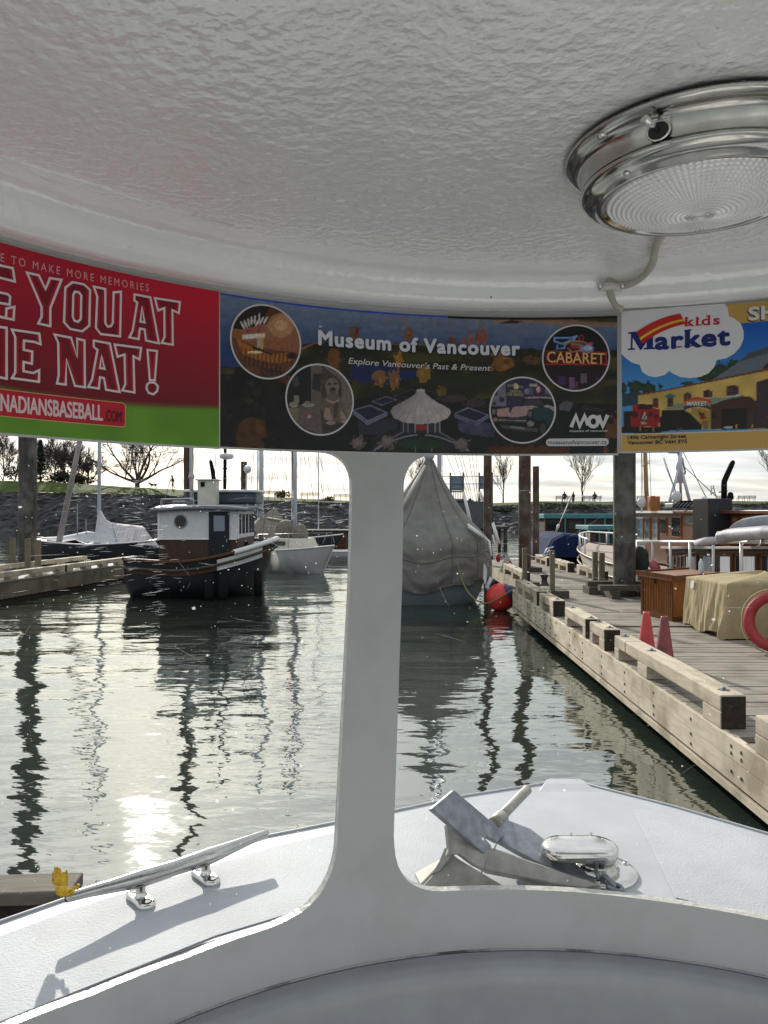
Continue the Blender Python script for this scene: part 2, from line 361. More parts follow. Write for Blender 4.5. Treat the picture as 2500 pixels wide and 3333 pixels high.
def line(mb, u, z, L_, w, ang, bend=0.0):
    top, bot = [], []
    for k in range(5):
        t = k / 4 - .5; x = u + L_ * t * math.cos(ang) - bend * (t * t) * math.sin(ang); y = z + L_ * t * math.sin(ang) + bend * (t * t) * math.cos(ang); ww = w * (1 - (2 * t) ** 2 * .8)
        top.append(cyl(x, y + ww / 2, -0.0212)); bot.append(cyl(x, y - ww / 2, -0.0212))
    mb.grid([top, bot], smooth=False)
def dirty(pane_o, u0, u1, n_small, n_mid, n_big, n_scr, seed, glint_clusters=()):
    rr = random.Random(seed); mb = MB()
    for n, a, b in ((n_small, .0005, .0011), (n_mid, .0011, .0020), (n_big, .0024, .0042)):
        for _ in range(n):
            z = 1.2 + .9 * rr.random() ** .85; fleck(mb, rr.uniform(u0, u1), z, rr.uniform(a, b), rr, rr.uniform(.5, 1), rr.uniform(0, 3.1))
    tag(mb.build('water_spots', SPOT, pane_o, world_=True, fix=False), kind='stuff')
    mb = MB()
    for _ in range(n_scr): line(mb, rr.uniform(u0, u1), rr.uniform(1.22, 2.1), rr.uniform(.02, .13) * rr.uniform(.4, 1), rr.uniform(.0003, .0006), rr.choice([rr.gauss(.02, .10), rr.gauss(-.25, .15), rr.uniform(-1.2, 1.2)]), rr.uniform(-.01, .01))
    for (pu, pv, su, y0, y1, n) in glint_clusters:  # packed pale dashes imitate bands of sun glint on the scratched acrylic
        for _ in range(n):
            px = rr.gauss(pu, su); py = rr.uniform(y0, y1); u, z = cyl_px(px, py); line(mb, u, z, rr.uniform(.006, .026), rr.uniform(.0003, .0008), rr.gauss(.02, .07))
    tag(mb.build('scratches_and_glints', SCRATCH_GLINT, pane_o, world_=True, fix=False), kind='stuff')
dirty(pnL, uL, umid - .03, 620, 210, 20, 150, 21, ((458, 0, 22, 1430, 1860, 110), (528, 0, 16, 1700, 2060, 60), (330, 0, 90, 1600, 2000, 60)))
dirty(pnR, umid + .03, uR - .3, 300, 120, 8, 45, 22)
# --- swept mouldings: ceiling cove and dash lip
def sweep(prof, t0, t1, n, mats, name, smooth=True, label=None):
    mb = MB(); rows = []
    for i in range(n + 1):
        th = t0 + (t1 - t0) * i / n
        rows.append([(CX + (RR - d) * math.sin(th), CY + (RR - d) * math.cos(th), z) for d, z in prof])
    mb.grid(rows, smooth=smooth); o = mb.build(name, mats, ferry, world_=True); return tag(o, label)
ceil_m = ceiling_mat()
cove = [(0.0, 2.418), (0.022, 2.416), (0.034, 2.419), (0.043, 2.427), (0.046, 2.436), (0.047, 2.448), (0.053, 2.462), (0.066, 2.473), (0.085, 2.479), (0.12, 2.481)]
sweep(cove, R_(-74), R_(68), 120, ceiling_mat('cove_paint', .35), 'ceiling_cove')
mb = MB(); rows = []
for k in range(0, 13):
    r = (RR - 0.12) * (1 - k / 12); rows.append([(CX + r * math.sin(R_(-100 + 2 * i)), CY + r * math.cos(R_(-100 + 2 * i)), 2.481 + 0.012 * (1 - (r / (RR - 0.12)) ** 2)) for i in range(101)])
mb.grid(rows)
xr = RR - 0.02
mb.box((CX, CY - 0.36, 2.50), (2 * xr, 0.6, 0.012))
mb.build('ceiling', ceil_m, ferry, world_=True)
# roof skin over the cabin
mb = MB(); roof = [(CX + 1.16 * math.sin(R_(a)), CY + 1.16 * math.cos(R_(a))) for a in range(-90, 91, 6)] + [(CX + 1.16, -0.18), (CX - 1.16, -0.18)]
mb.prism(roof, 2.54, 2.575); mb.build('cabin_roof', deck_white, ferry, world_=True)
# crease of an old repair on the ceiling
mb = MB(); a = [P(0, 505, 1.0), P(330, 610, 1.0), P(750, 735, 1.0)]
cr = []
for px, py in ((0, 503), (150, 552), (330, 605), (520, 672), (760, 733)):
    q = G(px, py, 2.4815); cr.append((q.x, q.y, 2.4812))
mb.path(cr, 0.0028, 6); mb.build('ceiling_seam', ceil_m, ferry, world_=True)
crack_m = pm('dark_joint', (0.10, 0.10, 0.10), (0.40, 0.41, 0.43), 9, 0.8, contrast=(0.36, 0.47))
sweep([(-0.002, 1.0912), (0.002, 1.0905), (0.0035, 1.0895)], R_(-74), R_(62), 100, crack_m, 'joint_line')
dash = [(0.005, 1.0885), (0.022, 1.0868), (0.040, 1.083), (0.049, 1.074), (0.052, 1.060), (0.055, 1.045), (0.056, 1.0), (0.056, 0.5)]
sweep(dash, R_(-74), R_(62), 100, gel_dash, 'dash')
sweep([(-0.022, 1.20), (-0.022, 1.09), (0.003, 1.085)], R_(-80), R_(70), 60, gel_dash, 'bulkhead_foot')
# cabin floor, side walls and benches (behind the camera, they bounce the light)
mb = MB(); fl = [(CX + 1.05 * math.sin(R_(a)), CY + 1.05 * math.cos(R_(a))) for a in range(-90, 91, 6)] + [(CX + 1.05, -3.2), (CX - 1.05, -3.2)]
mb.prism(fl, 0.46, 0.50); floor_w = pm('white_cabin_floor', (0.90, 0.90, 0.88), (0.86, 0.86, 0.85), 4, 0.6); mb.build('cabin_floor', floor_w, ferry, world_=True)
for s in (-1, 1):
    mb = MB(); mb.box((CX + s * 1.07, -1.35, 0.60), (0.03, 3.7, 0.26)); mb.build('side_wall', floor_w, ferry, world_=True)
    mb = MB(); mb.box((CX + s * 1.07, -0.12, 1.8), (0.05, 0.09, 1.45)); mb.build('cabin_pillar', gel_dash, ferry, world_=True)
    mb = MB(); mb.box((CX + s * 0.85, -0.7, 0.86), (0.38, 1.6, 0.06)); mb.build('bench', floor_w, ferry, world_=True)
mb = MB(); mb.box((CX, -0.35, 0.71), (1.05, 1.7, 0.42)); mb.build('bounce_box', floor_w, ferry, bevel=0.03, world_=True)  # unseen white box added to throw sunlight up onto the ceiling
# --- foredeck and hull
dk = [(0, 3003), (218, 2927), (540, 2826), (866, 2724), (1092, 2679), (1284, 2641), (1514, 2592), (1765, 2553)]
dkr = [(1909, 2554), (2192, 2626), (2500, 2716)]
edge = [G(x, y, DZ).xy for x, y in dk]; edger = [G(x, y, DZ).xy for x, y in dkr]
d0 = (edge[0] - edge[1]).normalized(); left_tail = [edge[0] + Vector((-0.22, -0.25)), edge[0] + Vector((-0.36, -0.6)), edge[0] + Vector((-0.42, -1.2)), edge[0] + Vector((-0.40, -3.2))]
right_tail = [edger[-1] + Vector((0.28, -0.33)), edger[-1] + Vector((0.46, -0.75)), edger[-1] + Vector((0.52, -1.4)), edger[-1] + Vector((0.5, -3.6))]
outline = left_tail[::-1] + edge + [G(1785, 2545, DZ).xy, G(1898, 2545, DZ).xy] + edger + right_tail
inner = [Vector((CX + 1.11 * math.sin(R_(a)), CY + 1.11 * math.cos(R_(a)))) for a in range(-88, 89, 4)]
bm = bmesh.new()
lo = [(p.x, p.y) for p in outline] + [(right_tail[-1].x - 0.3, right_tail[-1].y)] + [(CX + 1.11, -1.6)] + [(p.x, p.y) for p in inner[::-1]] + [(CX - 1.11, -1.6), (left_tail[-1].x + 0.2, left_tail[-1].y)]
vs = [bm.verts.new((x, y, DZ)) for x, y in lo]; f = bm.faces.new(vs); bmesh.ops.triangulate(bm, faces=[f])
mb = MB(); bm.verts.ensure_lookup_table(); mb.add([v.co[:] for v in bm.verts], [[v.index for v in f.verts] for f in bm.faces]); bm.free()
mb.build('foredeck', deck_white, ferry, world_=True)
# black rubbing strake and hull side under the deck edge
def side(off, z0, z1, mat, name, smooth=True, inset0=0.0):
    mb = MB(); rows = [[], []]; n = len(outline)
    for i, p in enumerate(outline):
        t = (outline[min(i + 1, n - 1)] - outline[max(i - 1, 0)]).normalized(); nn = Vector((-t.y, t.x))
        rows[0].append((p.x + nn.x * off, p.y + nn.y * off, z1)); rows[1].append((p.x + nn.x * inset0, p.y + nn.y * inset0, z0))
    mb.grid(rows, smooth=smooth); mb.build(name, mat, ferry, world_=True)
black_rub = pm('black_rubber', (0.02, 0.02, 0.02), (0.035, 0.035, 0.035), 20, 0.6)
side(0.004, 1.12, 1.176, black_rub, 'rubbing_strake', inset0=0.012)
side(0.0, -0.3, 1.12, deck_white, 'hull', inset0=-0.35)
mb = MB(); pts = [(p.x, p.y, DZ + 0.002) for p in outline]; mb.path(pts, 0.0035, 6); mb.build('toe_rail', deck_white, ferry, world_=True)
# raised nub at the stem
nb = [G(x, y, DZ).xy for x, y in ((1768, 2556), (1777, 2543), (1790, 2538), (1888, 2540), (1902, 2545), (1911, 2556))]
bk_ = [Vector((0.655, 2.22)), Vector((0.435, 2.22))]; mb = MB(); top = [(p.x, p.y, DZ + .005) for p in nb] + [(p.x, p.y, DZ - .003) for p in bk_]; n_ = len(top)
mb.add(top + [(x, y, DZ - .05) for x, y, z in top], [tuple(range(n_))] + [(k, (k + 1) % n_, n_ + (k + 1) % n_, n_ + k) for k in range(n_)]); mb.build('stem_nub', deck_white, ferry, bevel=0.004, world_=True)
# non-skid panels
def grip(pxs):
    pts = [G(x, y, DZ) for x, y in pxs]; mb = MB()
    c = sum(pts, Vector()) / len(pts)
    mb.prism([(p.x, p.y) for p in pts], DZ + 0.0005, DZ + 0.0025); mb.build('nonskid_panel', deck_grip, ferry, bevel=0.0018, world_=True)
grip([(2065, 2650), (2085, 2636), (2120, 2640), (2320, 2690), (2500, 2742), (2700, 2800), (2700, 3080), (2500, 2990), (2350, 2960), (2200, 2925), (2160, 2840)])
grip([(1250, 2672), (1400, 2645), (1620, 2615), (1660, 2640), (1610, 2760), (1540, 2890), (1200, 2890), (1000, 2960), (700, 3050), (350, 3190), (0, 3330), (-150, 3330), (-80, 3080), (218, 2968), (540, 2865), (866, 2764), (1092, 2712)])

# ------------------------------------------------------------------ printed banners on the bulkhead
class Print:
    """flat print on the curved bulkhead: polygons and rasters with the ink's own colours"""
    def __init__(s): s.v = []; s.f = []; s.c = []
    def add(s, uzs, faces, cols, d):
        o = len(s.v); s.v += [cyl(u, z, d) for u, z in uzs]; s.f += [tuple(i + o for i in f) for f in faces]; s.c += [tuple(c) for c in cols]; return s
    def poly(s, pts, col, d, px=True, holes=()):
        loops = [[cyl_px(*p) for p in l] if px else list(l) for l in [pts, *holes]]
        bm = bmesh.new(); eds = []
        for lp in loops:
            vs = [bm.verts.new((u, z, 0)) for u, z in lp]; eds += [bm.edges.new((vs[i], vs[(i + 1) % len(vs)])) for i in range(len(vs))]
        bmesh.ops.triangle_fill(bm, use_beauty=True, use_dissolve=False, edges=eds)
        u0 = min(v.co.x for v in bm.verts); u1 = max(v.co.x for v in bm.verts); k = u0 + 0.03
        while k < u1: bmesh.ops.bisect_plane(bm, geom=bm.verts[:] + bm.edges[:] + bm.faces[:], plane_co=(k, 0, 0), plane_no=(1, 0, 0)); k += 0.03
        bm.verts.ensure_lookup_table(); bm.verts.index_update()
        s.add([(v.co.x, v.co.y) for v in bm.verts], [[v.index for v in f.verts] for f in bm.faces], [lin(col)] * len(bm.verts), d); bm.free(); return s
    def stroke(s, pts, w, col, d, px=True, closed=True):
        q = [Vector(cyl_px(*p)) if px else Vector(p) for p in pts]; n = len(q); L_, R2 = [], []
        for i in range(n):
            a = q[i - 1] if (closed or i > 0) else q[i]; b = q[(i + 1) % n] if (closed or i < n - 1) else q[i]
            t1 = (q[i] - a).normalized() if (q[i] - a).length > 1e-9 else (b - q[i]).normalized(); t2 = (b - q[i]).normalized() if (b - q[i]).length > 1e-9 else t1
            n1 = Vector((-t1.y, t1.x)); n2 = Vector((-t2.y, t2.x)); m = (n1 + n2)
            m = m.normalized() if m.length > 1e-6 else n1
            k = min(2.0, 1 / max(0.35, m.dot(n1))); L_.append(q[i] + m * w / 2 * k); R2.append(q[i] - m * w / 2 * k)
        fs = [(i, (i + 1) % n, n + (i + 1) % n, n + i) for i in range(n if closed else n - 1)]
        s.add([tuple(p) for p in L_ + R2], fs, [lin(col)] * (2 * n), d); return s
    def text(s, txt, p0, p1, cap, col, d, bold=0.0, shear=0.0, spacing=1.0, dz=0.0, du=0.0, heavy=0.0):
        """baseline from pixel p0 to pixel p1; cap = cap height in metres"""
        vs, fs, w, caph = text_mesh(txt, bold, shear, spacing)
        a = Vector(cyl_px(*p0)); b = Vector(cyl_px(*p1)); sx = (b.x - a.x) / w; sy = cap / caph
        for k in range(8 if heavy else 1):
            ox, oy = (heavy * math.cos(k * .7854), heavy * math.sin(k * .7854)) if heavy else (0, 0)
            s.add([(a.x + x * sx + du + ox, a.y + (b.y - a.y) * (x / w) + y * sy + dz + oy) for x, y in vs], fs, [lin(col)] * len(vs), d + k * .00004)
        return s
    def disc(s, c, r, col, d, n=48):
        s.add([c] + [(c[0] + r * math.cos(k * 2 * math.pi / n), c[1] + r * math.sin(k * 2 * math.pi / n)) for k in range(n)], [(0, 1 + k, 1 + (k + 1) % n) for k in range(n)], [lin(col)] * (n + 1), d); return s
    def ring(s, c, r, w, col, d, n=64):
        return s.stroke([(c[0] + r * math.cos(k * 2 * math.pi / n), c[1] + r * math.sin(k * 2 * math.pi / n)) for k in range(n)], w, col, d, px=False)
    def raster(s, u0, u1, z0, z1, nu, nz, fn, d, mask=None):
        us = np.linspace(u0, u1, nu + 1); zs = np.linspace(z0, z1, nz + 1); UU, ZZ = np.meshgrid(us, zs)
        th = UU / RR; X = CX + RR * np.sin(th); Y = CY + RR * np.cos(th); PX = CXP + X / Y * F; PY = CYP - (ZZ - H) / Y * F
        col = np.clip(fn(PX, PY, UU, ZZ), 0, 255) / 255.0; col = np.where(col <= 0.04045, col / 12.92, ((col + 0.055) / 1.055) ** 2.4)
        keep = np.ones((nz + 1, nu + 1), bool) if mask is None else mask(UU, ZZ)
        idx = -np.ones(UU.shape, int); idx[keep] = np.arange(keep.sum())
        vs = list(zip(UU[keep], ZZ[keep])); cs = col.reshape(-1, 3)[keep.ravel()]
        fs = []
        for j in range(nz):
            for i in range(nu):
                q = (idx[j, i], idx[j, i + 1], idx[j + 1, i + 1], idx[j + 1, i])
                if min(q) >= 0: fs.append(tuple(int(t) for t in q))
        return s.add(vs, fs, cs, d)
    def build(s, name, parent, label=None):
        me = bpy.data.meshes.new(name); off = parent_loc(parent)
        me.from_pydata([tuple(Vector(p) - off) for p in s.v], [], s.f); at = me.color_attributes.new('Col', 'FLOAT_COLOR', 'POINT')
        arr = np.ones((len(s.v), 4), np.float32); arr[:, :3] = np.array(s.c, np.float32); at.data.foreach_set('color', arr.ravel())
        me.materials.append(PRINT); me.update(); o = bpy.data.objects.new(name, me); COL.objects.link(o); o.parent = parent
        bm = bmesh.new(); bm.from_mesh(me); bm.normal_update()
        for f in bm.faces:
            c = f.calc_center_median() + off
            if f.normal.dot(Vector((CX - c.x, CY - c.y, 0))) < 0: f.normal_flip()
            f.smooth = True
        bm.to_mesh(me); bm.free()
        return tag(o, label)
_tc = {}
def text_mesh(txt, bold=0.0, shear=0.0, spacing=1.0):
    key = (txt, bold, shear, spacing)
    if key in _tc: return _tc[key]
    def ev(t):
        cu = bpy.data.curves.new('tmp', 'FONT'); cu.body = t; cu.size = 1; cu.offset = bold; cu.shear = shear; cu.space_character = spacing; cu.resolution_u = 3; cu.fill_mode = 'FRONT'
        o = bpy.data.objects.new('tmp', cu); COL.objects.link(o); dg = bpy.context.evaluated_depsgraph_get(); dg.update()
        e = o.evaluated_get(dg); me = e.to_mesh(); vs = [(v.co.x, v.co.y) for v in me.vertices]; fs = [tuple(p.vertices) for p in me.polygons]; e.to_mesh_clear()
        bpy.data.objects.remove(o); bpy.data.curves.remove(cu); return vs, fs
    vs, fs = ev(txt); hv, _ = ev('H')
    x0 = min(v[0] for v in vs); w = max(v[0] for v in vs) - x0; cap = max(v[1] for v in hv) - min(v[1] for v in hv)
    _tc[key] = ([(x - x0, y) for x, y in vs], fs, w, cap); return _tc[key]
# painters work on pixel coordinates of the crops they were measured in
def inpoly(X, Y, pts):
    r = np.zeros(X.shape, bool); n = len(pts)
    for i in range(n):
        x0, y0 = pts[i]; x1, y1 = pts[(i + 1) % n]
        if y0 == y1: continue
        c = ((y0 > Y) != (y1 > Y)) & (X < (x1 - x0) * (Y - y0) / (y1 - y0) + x0); r ^= c
    return r
def vnoise(X, Y, s, seed):
    x = X / s; y = Y / s; xi = np.floor(x).astype(int); yi = np.floor(y).astype(int); fx = x - xi; fy = y - yi; fx = fx * fx * (3 - 2 * fx); fy = fy * fy * (3 - 2 * fy)
    def h(a, b):
        t = np.sin(a * 127.1 + b * 311.7 + seed * 74.7) * 43758.5453; return t - np.floor(t)
    return (h(xi, yi) * (1 - fx) + h(xi + 1, yi) * fx) * (1 - fy) + (h(xi, yi + 1) * (1 - fx) + h(xi + 1, yi + 1) * fx) * fy
class Paint:
    def __init__(s, X, Y): s.X, s.Y = X, Y; s.c = np.zeros(X.shape + (3,))
    def fill(s, col, m=None, a=1.0):
        m = np.ones(s.X.shape, bool) if m is None else m
        al = (m * a)[..., None]; s.c = s.c * (1 - al) + np.array(col, float) * al; return s
    def poly(s, pts, col, a=1.0): return s.fill(col, inpoly(s.X, s.Y, pts), a)
    def ell(s, x, y, rx, ry, col, a=1.0, rough=0.0, seed=1):
        d = ((s.X - x) / rx) ** 2 + ((s.Y - y) / ry) ** 2
        if rough: d = d * (1 + .8 * rough * (vnoise(s.X, s.Y, max(13, min(rx, ry) * 0.5), seed) - 0.5) * 2)
        return s.fill(col, d < 1, a)
    def vgrad(s, y0, y1, c0, c1, m=None):
        t = np.clip((s.Y - y0) / (y1 - y0), 0, 1)[..., None]; col = np.array(c0, float) * (1 - t) + np.array(c1, float) * t
        m = np.ones(s.X.shape, bool) if m is None else m
        s.c = np.where(m[..., None], col, s.c); return s
    def mul(s, sc_, amp, seed, m=None):
        k = 1 + amp * (vnoise(s.X, s.Y, sc_, seed) - 0.5) * 2
        if m is not None: k = np.where(m, k, 1)
        s.c = s.c * k[..., None]; return s
BK = 0.0015
backing = pm('banner_card', (0.55, 0.55, 0.53), None, rough=0.5)
def banner(label, u0, u1, z0, z1, lip=0.006):
    t = thing('banner', label, 'banner', cyl((u0 + u1) / 2, (z0 + z1) / 2, 0.0), 0, 'printed advertising banners above the front windows')
    mb = MB(); nu = max(8, int((u1 - u0) / 0.02))
    fr = [[cyl(u0 - 0.002 + (u1 - u0 + 0.004) * i / nu, z, dd) for i in range(nu + 1)] for z, dd in ((z0 - lip, -0.0005), (z0 - lip, BK - 0.0004), (z1 + lip, BK - 0.0004), (z1 + lip, -0.0005))]
    mb.grid(fr); mb.build('card', backing, t, world_=True); return t

# ---- red and green baseball banner (left)
k3 = lambda p: (p[0] * .7535, p[1] * .7535 + 740)
uA = -1.26; uB = cyl_px(712, 1200)[0]; zA0 = cyl_px(300, 1413)[1] + 0.0; zA1 = cyl_px(420, 866)[1]
zbot = 2.120; ztop = 2.409
b1 = banner('red and green printed banner with large white outlined block letters', uA, uB, zbot, ztop - 0.002, 0.004)
green_top = cyl_px(360, 1290)[1]
def paint1(PX, PY, U, Z):
    X = PX / .7535; Y = (PY - 740) / .7535; p = Paint(X, Y)
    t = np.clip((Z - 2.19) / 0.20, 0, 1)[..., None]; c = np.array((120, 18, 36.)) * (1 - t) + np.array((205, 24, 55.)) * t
    # broad random variation in the red ink
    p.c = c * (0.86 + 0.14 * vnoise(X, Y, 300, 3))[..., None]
    e = np.clip((2.196 + 0.006 * np.sin(U * 9) - Z) / 0.012, 0, 1)[..., None]
    g = np.array((98, 148, 44.)) * (0.92 + 0.16 * vnoise(X, Y, 120, 8))[..., None]
    p.c = p.c * (1 - e) + g * e
    return p.c
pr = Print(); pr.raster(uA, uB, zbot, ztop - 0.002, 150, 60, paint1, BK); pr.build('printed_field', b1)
def glyph(pr, outs, holes=(), deep=(122, 16, 34), bevel=(176, 24, 46)):
    o = [[k3(p) for p in l] for l in outs]; hs = [[k3(p) for p in l] for l in holes]
    for l in o: pr.poly(l, deep, BK + 0.0004, holes=hs)
    for l in o + hs:
        c = Vector((0, 0))
        pr.stroke(l, 0.0036, (225, 215, 218), BK + 0.0012)
        # lighter facet along the upper-left of each stroke
        n = len(l)
        for i in range(n):
            a, b = l[i], l[(i + 1) % n]
            if abs(b[1] - a[1]) > 30: 
                dx = 7 if (b[1] - a[1]) < 0 else -7
                pr.stroke([(a[0] + dx, a[1] + 2), (b[0] + dx, b[1] - 2)], 0.0042, bevel, BK + 0.0008, closed=False)
pr = Print()
glyph(pr, [[(-120, 140), (52, 178), (60, 235), (24, 226), (-60, 205), (-60, 270), (30, 290), (40, 300), (38, 335), (-60, 318), (-60, 375), (22, 392), (24, 352), (58, 345), (55, 400), (-120, 365)]])
glyph(pr, [[(113, 197), (165, 209), (193, 268), (212, 221), (262, 228), (214, 350), (214, 428), (162, 416), (176, 388), (176, 345)]])
glyph(pr, [[(310, 238), (360, 248), (386, 272), (383, 425), (352, 450), (300, 440), (273, 410), (279, 262)]], [[(320, 279), (338, 282), (348, 296), (346, 396), (334, 409), (318, 404), (311, 388), (313, 294)]])
glyph(pr, [[(402, 257), (452, 268), (452, 415), (462, 430), (476, 428), (484, 415), (488, 282), (520, 280), (516, 472), (432, 462), (411, 435), (417, 300)]])
glyph(pr, [[(578, 291), (647, 304), (684, 502), (628, 490), (622, 442), (602, 438), (596, 484), (556, 476), (570, 448), (590, 325), (578, 318)]], [[(611, 345), (622, 412), (603, 408)]])
glyph(pr, [[(666, 307), (775, 324), (770, 372), (742, 358), (744, 508), (696, 500), (708, 475), (707, 350), (680, 360)]])
glyph(pr, [[(-90, 420), (25, 435), (25, 655), (-20, 645), (-20, 560), (-60, 550), (-60, 640), (-90, 632)]])
glyph(pr, [[(48, 443), (166, 460), (172, 506), (145, 496), (100, 490), (99, 530), (136, 537), (134, 590), (98, 582), (98, 622), (140, 630), (166, 618), (165, 668), (48, 652), (62, 628), (62, 475)]])
glyph(pr, [[(232, 464), (304, 478), (330, 560), (330, 482), (362, 490), (364, 692), (320, 685), (284, 572), (281, 680), (243, 675), (250, 640), (248, 500)]])
glyph(pr, [[(402, 490), (472, 503), (514, 712), (455, 702), (446, 652), (429, 648), (424, 697), (378, 690), (394, 660), (418, 530), (402, 518)]], [[(436, 557), (449, 612), (428, 608)]])
glyph(pr, [[(492, 507), (607, 522), (600, 572), (574, 558), (578, 714), (526, 705), (538, 680), (535, 550), (505, 560)]])
glyph(pr, [[(634, 530), (676, 535), (666, 662), (644, 660)], [(645, 670), (666, 672), (680, 688), (676, 708), (660, 722), (640, 716), (630, 698), (632, 680)]])
pr.text('E TO MAKE MORE MEMORIES', k3((0, 148)), k3((640, 278)), 0.0125, (214, 160, 165), BK + 0.0006, spacing=1.45)
pr.build('lettering', b1)
# faded watermark-like numerals do not belong to the place; the web address plate does
pr = Print()
bl, br = cyl_px(*k3((-260, 690))), cyl_px(*k3((542, 800)))
def rrect(u0, z0, u1, z1, r, n=5):
    o = []
    for cu, cz, a0 in ((u1 - r, z1 - r, 0), (u0 + r, z1 - r, 90), (u0 + r, z0 + r, 180), (u1 - r, z0 + r, 270)):
        for k in range(n + 1): a = R_(a0 + 90 * k / n); o.append((cu + r * math.cos(a), cz + r * math.sin(a)))
    return o
zc = cyl_px(*k3((270, 786)))[1]; ue = cyl_px(*k3((541, 800)))[0]
pr.poly(rrect(-1.19, zc - 0.021, ue, zc + 0.021, 0.006), (205, 185, 120), BK + 0.0004, px=False)
pr.poly(rrect(-1.189, zc - 0.0198, ue - 0.0012, zc + 0.0198, 0.005), (188, 28, 52), BK + 0.0008, px=False)
def on_line(px, z):  # pixel on the row of height z at pixel column px
    t = (px - CXP) / F; a = 1 + t * t; b = -2 * (t * CX + CY); c = CX * CX + CY * CY - RR * RR
    Y = (-b + math.sqrt(b * b - 4 * a * c)) / (2 * a); return (px, CYP - (z - H) / Y * F)
x0 = k3((-78, 0))[0]; x1 = k3((440, 0))[0]; x2 = k3((522, 0))[0]
pr.text('CANADIANSBASEBALL', on_line(x0, zc - 0.0125), on_line(x1, zc - 0.0125), 0.025, (228, 205, 208), BK + 0.0012, heavy=.0007)
pr.text('.COM', on_line(k3((450, 0))[0], zc - 0.0125), on_line(x2, zc - 0.0125), 0.018, (70, 8, 22), BK + 0.0012, heavy=.0005)
pr.build('address_plate', b1)

